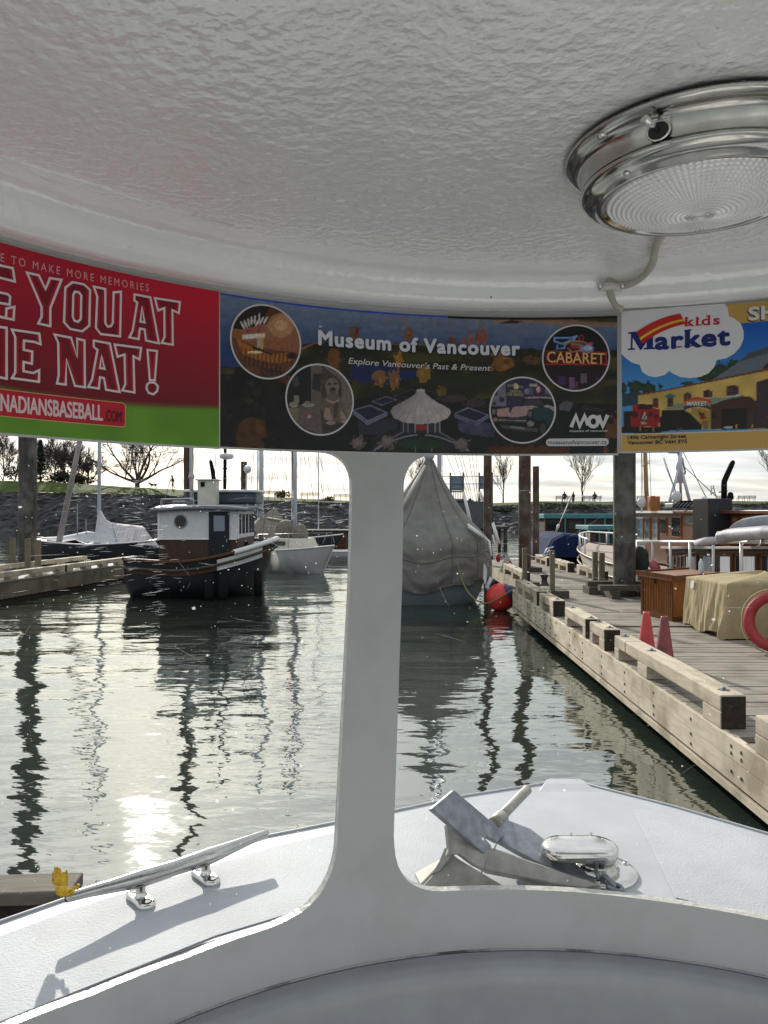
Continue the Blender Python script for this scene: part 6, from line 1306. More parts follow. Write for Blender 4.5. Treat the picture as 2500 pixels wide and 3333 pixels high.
for i in range(9): t_ = i / 8; rows.append([(.4 + 3.2 * t_, y, .85 + (1.35 - .7 * t_) * (1 - abs(y) / .95) + .05 * mnoise.noise((t_ * 5, y * 3, 1))) for y in [-.95 + 1.9 * k / 12 for k in range(13)]])
mb.grid(rows); part(mb, 'tarpaulin_tent', tarp_b, sb2); mast(sb2, 2.1, -.0, .8, 8, .10, alu, [(4.1, 0, .9), (.1, .9, .8), (.1, -.9, .8)])
sb3, hb, sh = sailboat('sailboat', 'dark hulled sailboat with a thin brown wooden mast by the rock bank', (-3.9, 38.0, 0), R_(-20), 5.0, 1.9, paint_blk, z=(.8, .7, .95), deckm=wood_lt); sb3.location = (-6.6, 37.5, 0)
mast(sb3, 2.6, 0, .7, 10, .08, spar_w, [(4.9, 0, 1), (.1, 0, .9), (2.5, .9, .8), (2.5, -.9, .8), (3.2, .9, .8), (1.2, -.9, .8)], lean=-.5)
mb = MB(); mb.path([(2.6, 0, 1.5), (.6, 0, 1.35)], [.16, .10], 10); part(mb, 'covered_boom', tarp_b, sb3)
# thin masts of boats out of sight behind the tug
def bare_boat(px, Y, label, lean=0, r=.05, zt=9, rz=.4, mat=None, L2=4.5, hullm=None):
    x = (px - CXP) / F * Y; t, hb, sh = sailboat('sailboat', label, (x - 2.2 * math.cos(rz), Y - 2.2 * math.sin(rz), 0), rz, L2, 1.7, hullm or paint_wht, z=(.7, .6, .8))
    mb = MB(); mb.box((2.0, 0, .78), (1.6, 1.0, .3), taper=.85); part(mb, 'cabin', paint_wht, t, .04); mast(t, 2.3, 0, .7, zt, r, mat or alu, [(4.4, 0, .85), (.1, 0, .8), (2.25, .8, .7), (2.25, -.8, .7), (1.6, .8, .7)], lean=lean); return t
bare_boat(843, 47, 'far white sailboat with a thin mast, just right of the reddish pile', r=.04, rz=2.7)
bare_boat(946, 50, 'far white sailboat with a thin mast, between the two thick white masts', r=.05, rz=.5)
bare_boat(1042, 44, 'far white sailboat with a thin mast, next to the window edge', r=.035, rz=2.9)
dg, hb, sh = sailboat('dinghy', 'low white dinghy lying right of the white sailboat', (-4.1, 31.2, 0), R_(0), 2.6, 1.1, paint_wht, z=(.36, .30, .42)); dg['category'] = 'dinghy'; dg.location = (-2.9, 33.0, 0)
bh_ = thing('boathouse', 'low dark boathouse on the water behind the white dinghy', 'boathouse', (-2.2, 41, 0)); mb = MB(); mb.box((0, 0, .45), (4.0, 2.4, 1.1)); part(mb, 'wall', w_dark, bh_); mb = MB(); mb.box((0, 0, 1.03), (4.3, 2.7, .06)); part(mb, 'roof', pm('dark_roofing', (.05, .05, .055), None, rough=.9), bh_); mb = MB(); mb.box((-.3, -1.22, .4), (1.0, .03, .7)); part(mb, 'door', wood_br, bh_)
mb = MB(); mb.box((.9, -1.22, .55), (.5, .03, .35)); part(mb, 'window', glass_d, bh_)

# --- sailboat under white tarpaulins, left
cs, hb, sh = sailboat('sailboat', 'dark sailboat under white and striped tarpaulins with a slanting spar, by the left dock', (-14.1, 30.6, 0), R_(6), 6.6, 2.6, paint_blk, z=(.95, .72, 1.05), deckm=wood_br)
def cpt(px, py, Y): return P(px, py, Y) - Vector(cs.location)
CSI = Matrix.Rotation(-R_(6), 3, 'Z')
def cl_(px, py, Y): return CSI @ cpt(px, py, Y)
tarp_w = pm('white_tarpaulin', (.50, .51, .55), (.40, .41, .45), 7, .8, .25, 30); tarp_s = pm('striped_tarpaulin', (.52, .49, .50), (.36, .33, .36), 2.5, .8, stretch=(9, .3, .3), contrast=(.45, .55))
mb = MB(); rows = []
for f in (0, .12, .3, .5, .7, .88, 1):
    Yv = 29.6 + 2.4 * f; sag = 0.12 * math.sin(f * math.pi)
    top = [(150, 1752), (195, 1750), (240, 1738), (280, 1722), (308, 1726), (322, 1712), (355, 1704), (372, 1702)]
    bot = [(150, 1760), (195, 1768), (245, 1762), (285, 1772), (310, 1766), (330, 1770), (360, 1772), (380, 1772)]
    pass
Yn, Yr, Yf = 30.0, 31.2, 32.4
ridge = [cl_(x, y, Yr) for x, y in ((150, 1748), (200, 1746), (245, 1736), (285, 1728), (310, 1732), (322, 1650), (345, 1690), (362, 1700), (380, 1700))]
hemn = [cl_(x, y, Yn) for x, y in ((152, 1757), (200, 1764), (245, 1759), (285, 1773), (310, 1766), (322, 1768), (345, 1774), (362, 1770), (384, 1775))]
hemf = [cl_(x, y, Yf) for x, y in ((152, 1757), (200, 1762), (245, 1759), (285, 1768), (310, 1766), (322, 1768), (345, 1770), (362, 1770), (384, 1770))]
rows = []
for k in range(9):
    t = k / 8; rows.append([a.lerp(b, t) + Vector((0, 0, -.10 * math.sin(t * math.pi) + .05 * mnoise.noise((i * 1.7, t * 4, 2)))) for i, (a, b) in enumerate(zip(hemn, ridge))])
for k in range(1, 9):
    t = k / 8; rows.append([a.lerp(b, t) + Vector((0, 0, -.10 * math.sin(t * math.pi))) for a, b in zip(ridge, hemf)])
mb.grid(rows); part(mb, 'white_tarpaulin', tarp_w, cs)
mb = MB(); rows = []
A0, A1 = cl_(366, 1702, 31.2), cl_(464, 1712, 31.2); N0, N1 = cl_(384, 1772, 30.0), cl_(516, 1776, 30.0); F0, F1 = cl_(384, 1770, 32.4), cl_(520, 1775, 32.4)
for k in range(7): t = k / 6; rows.append([N0.lerp(N1, i / 10).lerp(A0.lerp(A1, i / 10), t) + Vector((0, 0, .03 * mnoise.noise((i, t * 3, 4)))) for i in range(11)])
for k in range(1, 7): t = k / 6; rows.append([A0.lerp(A1, i / 10).lerp(F0.lerp(F1, i / 10), t) for i in range(11)])
mb.grid(rows); part(mb, 'striped_tarpaulin', tarp_s, cs)
mb = MB(); a_ = cl_(322, 1790, 31.2); b_ = cl_(326, 900, 31.2); mb.path([a_, b_], [.075, .06], 10); mo = part(mb, 'mast', alu, cs)
mb = MB(); a_ = cl_(187, 1790, 30.6); b_ = cl_(312, 1180, 30.6); mb.path([a_, b_], [.115, .085], 10); part(mb, 'slanting_spar', pm('pinkish_grey_spar', (.34, .30, .29), (.27, .24, .24), 5, .6), cs)
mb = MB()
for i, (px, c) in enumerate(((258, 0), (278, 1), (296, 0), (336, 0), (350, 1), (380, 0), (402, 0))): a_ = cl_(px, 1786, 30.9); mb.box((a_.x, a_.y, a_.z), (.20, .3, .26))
part(mb, 'lit_gap_blocks', pm('lit_gap_brown', (.36, .25, .16), (.26, .17, .10), 8, .7), cs)  # brown blocks stand in for the lit gaps below the tarpaulin
mb = MB(); mb.tube(cl_(252, 1640, 31), cl_(252, 1790, 31), .02); mb.tube(cl_(280, 1690, 31), cl_(281, 1790, 31), .02); mb.box(cl_(170, 1772, 30.9), (.35, .4, .3)); part(mb, 'stanchions', bronze, cs)

# --- boat under a grey tarpaulin, middle
cb_ = thing('covered_boat', 'boat wrapped in a tall grey tarpaulin peaked at its mast, moored beside the dock', 'boat', (1.0, 17.3, 0)); tarp_g = pm('grey_tarpaulin', (.215, .212, .20), (.165, .162, .153), 4, .7, .10, 26, bdist=.01, spec=.3)
def cbp(px, py, Y): return P(px, py, Y) - Vector(cb_.location)
hullg = pm('pale_blue_grey_hull', (.20, .25, .28), (.16, .20, .22), 4, .45)
def outline_plan(s, k):   # plan outline of the boat, bow towards the right front
    pass
plan = [(-1.60, .9), (-1.45, .15), (-.9, -.18), (-.1, -.25), (.65, -.12), (1.18, .22), (1.42, .70), (1.40, 1.5), (1.30, 3.2), (1.0, 5.2), (0, 6.4), (-1.0, 5.2), (-1.5, 3.2), (-1.62, 1.8)]
def ring(scale, z, cx=-.05, cy=1.2, wr=0, seed=0, nd=20):
    out = []; n = len(plan)
    for i in range(n):
        a = Vector(plan[i]); b = Vector(plan[(i + 1) % n]); p0 = Vector(plan[i - 1]); p3 = Vector(plan[(i + 2) % n])
        for j in range(nd):
            t = j / nd; q = 0.5 * (2 * a + (b - p0) * t + (2 * p0 - 5 * a + 4 * b - p3) * t * t + (3 * a - p0 - 3 * b + p3) * t ** 3)
            x = cx + (q.x - cx) * scale; y = cy + (q.y - cy) * scale; k = (i * nd + j)
            w = wr * mnoise.noise((k * .11, z * 1.1, seed)) + wr * .8 * mnoise.noise((k * .3, z * 2.6, seed + 4))
            nx = q.x - cx; ny = q.y - cy; l = math.hypot(nx, ny) or 1; out.append((x + nx / l * w, y + ny / l * w, z))
    return out + out[:1]
mb = MB(); mb.grid([ring(.97, .62), ring(.95, .40), ring(.90, .15), ring(.84, -.05), ring(.70, -.3)]); part(mb, 'hull', hullg, cb_)
mb = MB(); rows = []
PEAK = cbp(1397, 1484, 17.9)
hemz = lambda k: .34 + .10 * math.sin(k * .078) + .06 * math.sin(k * .19)
N_ = len(ring(1, 0))
levels = [(0.0, 1.0), (.04, 1.02), (.08, 1.03), (.12, 1.025), (.16, 1.03), (.20, 1.02), (.24, 1.0), (.28, 1.01), (.32, .985), (.36, .945), (.40, .87), (.44, .785), (.48, .71), (.53, .62), (.58, .54), (.64, .455), (.70, .375), (.76, .30), (.82, .225), (.88, .155), (.94, .09), (.98, .05), (1.0, .03)]
LT, LS = [a for a, b in levels], [b for a, b in levels]
for t in np.linspace(0, 1, 64):
    s = float(np.interp(t, LT, LS)); base = ring(1.0, 0, seed=2); row = []
    for k, (x, y, _) in enumerate(base):
        z0 = hemz(k if k < N_ - 1 else 0); z = z0 + (PEAK.z - z0) * t ** 1.0
        bx_, by_ = -.05, 1.2; c = Vector((bx_, by_)).lerp(Vector((PEAK.x, PEAK.y)), t)
        kk = (k % (N_ - 1)) * .6; rid = lambda a, b, c: 1 - abs(mnoise.noise((a, b, c))) * 2.2
        low = max(0, 1 - t / .42); up = max(0, min(1, (t - .22) * 3.5)) * (1.05 - t)
        wr = .06 * mnoise.noise((kk * .10, t * 2.2, 7)) * (1.1 - t) + low * (.055 * rid(kk * .05, t * 9 + .5 * math.sin(kk * .21), 3) + .03 * rid(kk * .10 + t * 3, t * 14 + .6 * math.sin(kk * .33 + 1), 11)) + .02 * mnoise.noise((kk * .3, t * 6, 5)) * (1 - t)
        pleat = up * (.085 * rid(kk * .17, t * .8, 21) + .05 * rid(kk * .37 + t, t * .6, 33))
        d = Vector((x - bx_, y - by_)); l = d.length or 1; q = c + d * s * (1 + (wr + pleat) / l * 1.0)
        row.append((q.x, q.y, z))
    rows.append(row)
mb.grid(rows); trp_ = part(mb, 'tarpaulin', tarp_g, cb_)
seam_m = pm('tarpaulin_seam', (.165, .162, .152), None, rough=.8); NC = len(rows[0])
for fcol in (.16, .27, .335, .43):
    kc_ = int(NC * fcol); mb = MB(); mb.path([Vector(r[kc_]) + Vector((0, -.012, 0)) for r in rows[1:-2]], .011, 5); mb.build('seam', seam_m, trp_)
mb = MB(); mb.path([Vector(r_) * 1.0 + Vector((0, -.02, 0)) for r_ in rows[14][int(NC * .02):int(NC * .62)]], .010, 6); mb.build('lashing_rope', rope_m, trp_)
mb = MB(); mb.path([PEAK + Vector((0, 0, -.1)), PEAK + Vector((.02, 0, .9))], .07, 10); mb.ball(PEAK + Vector((0, 0, .02)), .13, 14, 10); part(mb, 'mast_wrap', pm('pale_blue_plastic_wrap', (.42, .47, .56), None, rough=.4), cb_)
mb = MB(); a_, b_ = cbp(1384, 1515, 17.6), cbp(1285, 1690, 17.3); mb.path([a_, b_], [.03, .045], 8); part(mb, 'lit_tarp_edge', pm('lit_tarp_cream', (.56, .51, .46), None, rough=.5), cb_)  # pale tube stands in for the lit back of the tarpaulin's edge
mb = MB(); mb.path([cbp(1522, 1706, 17.3), cbp(1560, 1735, 17.3), cbp(1592, 1762, 17.2), cbp(1600, 1810, 17.1)], .028, 8); part(mb, 'bow_rail', wht_rail, cb_)
mb = MB(); mb.path([cbp(1524, 1712, 17.22), cbp(1550, 1732, 17.2), cbp(1578, 1752, 17.15)], .045, 8); part(mb, 'white_roll', paint_wht, cb_)
mb = MB(); mb.add([cbp(1575, 1832, 16.9), cbp(1586, 1850, 16.9), cbp(1584, 1890, 16.88), cbp(1578, 1904, 16.88), cbp(1572, 1880, 16.9)], [(0, 1, 2, 3, 4)]); wp = part(mb, 'plastic_sheet', paint_wht, cb_); so = wp.modifiers.new('t', 'SOLIDIFY'); so.thickness = .01
mb = MB(); mb.path([cbp(1600, 1880, 17.05), cbp(1585, 1910, 17.0), cbp(1600, 1930, 17.0)], .05, 8); part(mb, 'bow_bag', pm('pale_bag', (.5, .54, .62), None, rough=.4), cb_)

# --- sailboats behind the covered boat: mast, rigging, white spars
sb5, hb, sh = sailboat('sailboat', 'sailboat with many rigging wires and slanting white spars behind the tarpaulin covered boat', (1.6, 25.0, 0), R_(80), 6.5, 2.1, paint_wht, z=(.8, .65, .9)); W5 = Matrix.Rotation(-R_(80), 3, 'Z')
def s5(px, py, Y): return W5 @ (P(px, py, Y) - Vector(sb5.location))
mb = MB(); mb.path([s5(1430, 1800, 27), s5(1432, 700, 27)], [.085, .07], 10); part(mb, 'mast', alu, sb5)
mb = MB()
for p0, p1 in (((1552, 1712), (1452, 1478)), ((1555, 1715), (1478, 1478)), ((1560, 1718), (1492, 1478)), ((1562, 1720), (1503, 1478)), ((1566, 1722), (1525, 1478)), ((1570, 1722), (1536, 1478)), ((1553, 1725), (1552, 1478)), ((1441, 1560), (1441, 1478))): 
    a = s5(*p0, 25.5); b = s5(*p1, 25.5); mb.tube(a, a + (b - a) * 1.8, .008, n=4)
part(mb, 'rigging', wire_m, sb5)
mb = MB(); mb.path([s5(1508, 1600, 25.2), s5(1533, 1704, 25.2)], .05, 8); mb.path([s5(1562, 1600, 25.2), s5(1573, 1630, 25.2)], .05, 8); mb.path([s5(1604, 1702, 25.2), s5(1624, 1768, 25.2)], .05, 8); mb.path([s5(1604, 1740, 25.2), s5(1616, 1790, 25.2)], .02, 6); part(mb, 'white_spars', wht_rail, sb5)
mb = MB(); mb.box((3, 0, .8), (2.4, 1.3, .35), taper=.85); part(mb, 'cabin', paint_wht, sb5, .04)
bp_ = thing('red_fender', 'small red fender hanging right of the grey tarpaulin boat', 'fender', P(1622, 1816, 22)); mb = MB(); mb.ball((0, 0, 0), .085, 14, 10, sc=(.8, .8, 1.5)); mb.path([(0, 0, .15), (0, 0, .5)], .01, 6); mb.build('fender_body', red_b, bp_)

# --- steel viewing platform with panels on the far pier
st_m = pm('dark_steel_frame', (.07, .085, .10), (.045, .05, .06), 6, .6); pan_m = pm('blue_grey_panel', (.17, .22, .29), (.14, .18, .24), 5, .5)
Yp = 48; pt = thing('steel_platform', 'dark steel platform tower with blue grey panels and railings on the far pier', 'platform', P(1500, 1700, Yp)); pt.location.z = 0
def pp(px, py, dy=0): return P(px, py, Yp + dy) - Vector(pt.location)
mb = MB()
for x in (1466, 1508, 1560, 1602):
    for dy in (0, 2): mb.tube(pp(x, 1740, dy), pp(x, 1538, dy), .06, n=6)
for y in (1550, 1575): mb.tube(pp(1437, y), pp(1625, y), .022, n=5)
for y in (1594, 1600, 1626): mb.tube(pp(1466, y), pp(1509, y), .04, n=5)
for x in range(1470, 1508, 6): mb.tube(pp(x, 1596), pp(x, 1628), .022, n=4)
mb.box(pp(1500, 1632, 1), (1.4, 2.2, .12)); part(mb, 'steel_frame', st_m, pt)
for x0, x1 in ((1467, 1508), (1560, 1604)): mb = MB(); a, b = pp(x0, 1592, .1), pp(x1, 1549, .1); mb.box((a + b) / 2, (b.x - a.x, .06, b.z - a.z)); part(mb, 'panel', pan_m, pt)
mb = MB(); a, b = pp(1482, 1720, .5), pp(1572, 1632, .5); mb.box((a + b) / 2, (b.x - a.x, 1.2, b.z - a.z)); part(mb, 'machinery_house', st_m, pt)
# --- teal roofed float sheds
tealm = pm('teal_painted_fascia', (.04, .20, .22), (.035, .16, .18), 5, .5); wallb = wood_mat('dark_brown_siding', (.055, .035, .028), (.03, .022, .02), None, (6, 6, .6)); 
def shed(label, px0, px1, ytop, Y, roof_h, depth):
    a = P(px0, ytop, Y); b = P(px1, ytop, Y); t = thing('boathouse', label, 'boathouse', ((a.x + b.x) / 2, Y + depth / 2, 0), 0, 'teal roofed boathouses'); w = b.x - a.x
    mb = MB(); mb.box((0, 0, (a.z - roof_h) / 2), (w - .3, depth - .2, a.z - roof_h)); part(mb, 'wall', wallb, t)
    mb = MB(); mb.box((0, 0, a.z - roof_h / 2), (w, depth, roof_h)); part(mb, 'roof', tealm, t, .02)
    for k in range(4): mb = MB(); mb.box((-w / 2 + w * (k + .5) / 4, -depth / 2 + .085, a.z - roof_h - .42), (w / 7, .03, .4)); part(mb, 'window', glass_d, t)
    for k in range(5): mb = MB(); mb.box((-w / 2 + .1 + (w - .2) * k / 4, -depth / 2 + .06, (a.z - roof_h) / 2), (.07, .07, a.z - roof_h)); part(mb, 'post', tealm if k else wood_br, t)
    return t
shed('long low brown boathouse with a wide teal roof edge, right of the two piles', 1770, 2040, 1673, 44, .26, 3)
shed('smaller boathouse with a pale teal roof edge behind the white yacht bow', 1915, 2050, 1711, 36, .20, 2.4)
# --- boat under a blue tarpaulin
bt = thing('covered_boat', 'small grey boat under a dark blue tarpaulin beyond the dock end', 'boat', (6.0, 27.5, 0)); blue_t = pm('dark_blue_tarpaulin', (.016, .028, .085), (.011, .019, .060), 5, .9, .25, 20, bdist=.01, spec=.08)
def btp(px, py, Y): return P(px, py, Y) - Vector(bt.location)
mb = MB(); rows = []
for Yv, sx in ((27.5, 1.0), (27.7, 1.0), (28.3, 1.0), (30, 1.0), (31, .9)):
    q = [(1770, 1838), (1772, 1812), (1782, 1790), (1800, 1754), (1838, 1736), (1872, 1738), (1910, 1742), (1922, 1790), (1928, 1838)]; m = 1849
    f = 0.0 if Yv > 27.5 else .06
    rows.append([btp(m + (x - m) * (sx - f) * Yv / 27.5 * 27.5 / Yv, y + f * 120 * (y < 1800), 27.5) + Vector((.03 * mnoise.noise((x * .05, Yv, 1)), Yv - 27.5, .03 * mnoise.noise((x * .06, Yv * 2, 6)))) for x, y in q])
mb.grid(rows, smooth=False); mb.add(rows[0], [tuple(range(9))]); part(mb, 'tarpaulin', blue_t, bt)
mb = MB(); a, b = btp(1786, 1845, 27.45), btp(1928, 1845, 27.45); mb.box(((a.x + b.x) / 2, 1.7, .18), (b.x - a.x, 3.4, .56)); part(mb, 'hull', hullg, bt, .08)
for x in (1838, 1880, 1918): q = btp(x, 1834, 27.4); mb = MB(); mb.box(q, (.18, .10, .12)); part(mb, 'fender', tyre, bt)
mb = MB(); q = [btp(1772, 1832, 27.3), btp(1773, 1800, 27.3), btp(1782, 1786, 27.3), btp(1802, 1780, 27.3)]; mb.path(q, .03, 6); mb.path([btp(1779, 1832, 27.35), btp(1781, 1800, 27.35), btp(1790, 1788, 27.35)], .02, 6); part(mb, 'pale_hoops', alu, bt)
fs_ = thing('slanting_stay', 'furled forestay slanting up over the blue tarpaulin', 'stay', P(1803, 1745, 26)); mb = MB(); o_ = Vector(fs_.location); mb.tube(P(1803, 1745, 26) - o_, P(1860, 1615, 26) - o_, .014, n=5); mb.path([P(1811, 1728, 26) - o_, P(1816, 1714, 26) - o_, P(1820, 1706, 26) - o_], [.03, .05, .03], 8); mb.tube(P(1850, 1640, 26) - o_, P(1860, 1618, 26) - o_, .035, n=6); mb.build('wire', pm('white_wire', (.5, .5, .5), None, rough=.5), fs_)

# --- wooden motor yacht on the right
yt = thing('wooden_yacht', 'long varnished wooden motor yacht with white rails moored along the right dock', 'yacht', (7.04, 26.6, 0), R_(-91)); L_ = 19.0
# local x: 0 at far end (bow, pointing away) increasing towards the camera; build with bow at x=0
def ywl(p): return Matrix.Rotation(R_(91), 3, 'Z') @ (Vector(p) - Vector(yt.location))
def yx(t): return 1.0
BH = 1.50
def yhb(x): k = min(1, max(0, x / 8.0)); return BH * (1 - (1 - k) ** 2.4)
def ysh(x): return .92 - .16 * min(1, x / 7) + .18 * max(0, (x - 9) / 10)
mb = MB(); rows = []
for i in range(61):
    x = L_ * (i / 60) ** 1.3; b = yhb(x); z = ysh(x); fl = 1 - .35 * max(0, 1 - x / 7)
    half = [(x, b, z), (x + .12 * max(0, 1 - x / 2), b * (.97 * .5 + fl * .5), z * .6), (x + .3 * max(0, 1 - x / 2), b * fl, .1), (x + .5 * max(0, 1 - x / 2), b * fl * .9, -.1), (x + .8 * max(0, 1 - x / 2), b * .4, -.5)]
    rows.append(half + [(a, -c, d) for a, c, d in half[::-1]])
mb.grid(rows); part(mb, 'hull', pm('off_white_hull', (.56, .54, .48), (.46, .44, .39), 3, .4), yt)
mb = MB(); rows = [[(x, yhb(x) - .04, ysh(x) - .0), (x, 0, ysh(x) + .04), (x, -yhb(x) + .04, ysh(x))] for x in [L_ * (i / 60) ** 1.3 for i in range(61)]]; mb.grid(rows); part(mb, 'deck', wood_lt, yt)
for dz, r, m, nm in ((0.015, .04, wood_br, 'cap_rail'), (-.30, .03, wood_br, 'rubbing_strake')):
    mb = MB(); pts = [(x, -yhb(x) - .01, ysh(x) + dz) for x in [L_ * (i / 60) ** 1.3 for i in range(60, -1, -1)]] + [(x, yhb(x) + .01, ysh(x) + dz) for x in [L_ * (i / 60) ** 1.3 for i in range(1, 61)]]; mb.path(pts, r, 8); part(mb, nm, m, yt)
# pulpit and side rails (near side is y<0 or y>0?)
s_near = -1 if ywl((5, 18, 0)).y < ywl((8, 18, 0)).y else 1
def railz(x): return ysh(x) + .50
mb = MB(); xs = [5.8 * (i / 24) ** 1.5 for i in range(25)]; pts = [(x, -yhb(x) * .97, 1.32 - .06 * x / 6) for x in xs[::-1]] + [(x, yhb(x) * .97, 1.32 - .06 * x / 6) for x in xs[1:]]; mb.path(pts, .026, 8); pul = part(mb, 'bow_rail', wht_rail, yt)
mb = MB()
for x in (0.1, 1.0, 2.2, 3.6, 5.2):
    for s in (1, -1): mb.tube((x, s * yhb(x) * .97, ysh(x)), (x, s * yhb(x) * .97, 1.32 - .06 * x / 6), .022, n=6)
mb.build('stanchions', wht_rail, pul)
# near side long rail with stanchions at the measured spacing
NR = 5.15
def near_pt(px, z=None, py=None):
    Y = NR * F / (px - 1290); x = (px - CXP) / F * Y; zz = H - (py - CYP) / F * Y if py else z; return ywl((x, Y, zz))
rp = [near_pt(p, py=q) for p, q in ((2040, 1760.5), (2110, 1762), (2200, 1763), (2300, 1763.5), (2400, 1764), (2500, 1764.5), (2700, 1765))]
mb = MB(); mb.path(rp, .026, 10); nrail = part(mb, 'side_rail', wht_rail, yt)
for px in (2074, 2124, 2182, 2246, 2322, 2413, 2525, 2660):
    a = near_pt(px, z=.80); b = near_pt(px, py=1763.5); mb = MB(); mb.path([a, b], .024, 10); mb.build('stanchion', wht_rail, nrail)
# low cabin with curtained windows
def box_world(mb, Xa, Xb, Ya, Yb, za, zb, mi=0):
    mb.hexa([ywl((Xa + .016 * Ya, Ya, za)), ywl((Xb + .016 * Ya, Ya, za)), ywl((Xb + .016 * Yb, Yb, za)), ywl((Xa + .016 * Yb, Yb, za)), ywl((Xa + .016 * Ya, Ya, zb)), ywl((Xb + .016 * Ya, Ya, zb)), ywl((Xb + .016 * Yb, Yb, zb)), ywl((Xa + .016 * Yb, Yb, zb))], mi); return mb
ZT = 1.24
def box_sheer(mb, Xa, Xb, Ya, Yb, pa, pb):     # heights follow the sheer: they fall steadily towards the bow
    z = lambda p, Y: H - p / F * Y
    mb.hexa([ywl((X + .016 * Y, Y, z(p, Y))) for p in (pa, pb) for X, Y in ((Xa, Ya), (Xb, Ya), (Xb, Yb), (Xa, Yb))]); return mb
mb = box_sheer(MB(), 5.62, 7.55, 8.6, 15.9, 250, 121); part(mb, 'saloon_cabin', wood_br, yt, .01)
mb = box_sheer(MB(), 5.50, 7.70, 8.4, 16.0, 121, 112); part(mb, 'saloon_roof', pm('grey_canvas_roof', (.34, .33, .32), (.27, .26, .25), 6, .8), yt, .01)
mb = box_sheer(MB(), 5.58, 5.62, 8.5, 15.95, 136, 121.5); part(mb, 'eave_board', wood_br, yt, .004)
curt = pm('pale_curtain', (.40, .43, .46), (.20, .22, .25), 2.2, .7, stretch=(26, 1, .2))
wins = [(2174, 2217, 0), (2224, 2268, 1), (2280, 2321, 1), (2335, 2380, 1), (2397, 2461, 1), (2482, 2560, 1), (2585, 2680, 1)]
for a, b, c in wins:
    Ya, Yb = 5.60 * F / (a - 1290), 5.60 * F / (b - 1290)
    mb = box_sheer(MB(), 5.596, 5.625, Yb - .04, Ya + .04, 203, 138); wf = part(mb, 'window', varn_d, yt, .004)
    mb = box_sheer(MB(), 5.588, 5.60, Yb, Ya, 198, 143); mb.build('pane', glass_d, wf)
    if c: mb = box_sheer(MB(), 5.578, 5.589, Yb, Yb + (Ya - Yb) * .70, 197, 145); mb.build('curtain', curt, wf)
for k in range(7): Yk = 15.5 - k * .20; mb = box_sheer(MB(), 5.585, 5.625, Yk - .035, Yk + .035, 210, 138); part(mb, 'pillar', wood_br, yt)
# wheelhouse
mb = box_world(MB(), 5.95, 7.6, 12.6, 18.4, ZT - .4, 1.97); part(mb, 'wheelhouse', varn_d, yt, .01)
mb = MB()
for Ya, Yb in ((11.9, 15.9), (15.9, 18.7)): box_world(mb, 5.78, 7.8, Ya, Yb, 1.97, 2.03)
part(mb, 'wheelhouse_roof', varn_d, yt, .01)
mb = box_world(MB(), 5.755, 5.782, 16.0, 18.7, 1.975, 2.025); part(mb, 'roof_edge', pm('bleached_edge', (.55, .52, .46), None, rough=.5), yt)
def wh_win(px0, px1, py0, py1, clear=False, dx=5.93):
    Ya, Yb = dx * F / (px0 - 1290), dx * F / (px1 - 1290); Ym = (Ya + Yb) / 2; z0, z1 = H - (py1 - CYP) / F * Ym, H - (py0 - CYP) / F * Ym
    mb = box_world(MB(), dx, dx + .03, Yb, Ya, z0, z1); wf = part(mb, 'window', varn, yt, .004)
    mb = box_world(MB(), dx - .008, dx + .004, Yb + .03, Ya - .03, z0 + .03, z1 - .03); mb.build('pane', pm('sky_lit_glass', (.20, .25, .28), (.05, .06, .07), 3, .08, spec=.9) if clear else glass_d, wf)  # paler panes have the sky's light put into the glass colour
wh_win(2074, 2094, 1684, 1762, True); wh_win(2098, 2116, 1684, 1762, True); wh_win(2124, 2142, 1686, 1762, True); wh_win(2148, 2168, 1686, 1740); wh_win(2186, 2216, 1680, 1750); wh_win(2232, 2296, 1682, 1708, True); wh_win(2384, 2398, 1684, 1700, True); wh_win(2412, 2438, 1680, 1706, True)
mb = box_world(MB(), 5.72, 5.95, 13.2, 14.6, ZT + .05, 1.62); part(mb, 'deck_locker', varn_d, yt, .01)
# black stack with an angled exhaust
Ys = 13.7
def yp(px, py, Y): return ywl(P(px, py, Y))
mb = MB(); a, b = P(2305, 1720, Ys), P(2385, 1622, Ys); mb.hexa([ywl(v) for v in ((a.x, Ys, 1.3), (b.x, Ys, 1.3), (b.x, Ys + .7, 1.3), (a.x, Ys + .7, 1.3), (a.x, Ys, b.z), (b.x, Ys, b.z), (b.x, Ys + .7, b.z), (a.x, Ys + .7, b.z))]); stk = part(mb, 'funnel', paint_blk, yt, .02)
mb = MB(); mb.path([yp(2357, 1630, Ys + .2), yp(2357, 1575, Ys + .2), yp(2358, 1566, Ys + .2), yp(2364, 1552, Ys + .2), yp(2382, 1512, Ys + .2), yp(2386, 1504, Ys + .2), yp(2388, 1499, Ys + .2)], [.052, .050, .050, .050, .046, .040, .02], 14); mb.build('exhaust_pipe', tyre, stk)
mb = MB(); mb.path([yp(2378, 1626, Ys + .1), yp(2378, 1610, Ys + .1)], [.05, .05], 10); mb.ball(yp(2378, 1610, Ys + .1), .05, 10, 6); mb.path([yp(2340, 1602, Ys + .1), yp(2368, 1598, Ys + .1)], .012, 6); mb.build('vent_cap', tyre, stk)
mb = MB(); mb.path([yp(2315, 1612, Ys), yp(2316, 1583, Ys), yp(2322, 1580, Ys), yp(2326, 1600, Ys), yp(2331, 1616, Ys)], .011, 6); mb.path([yp(2312, 1602, Ys), yp(2328, 1604, Ys)], .011, 6); mb.path([yp(2313, 1590, Ys), yp(2326, 1590, Ys)], .008, 6); mb.build('lamp_bracket', alu, stk)
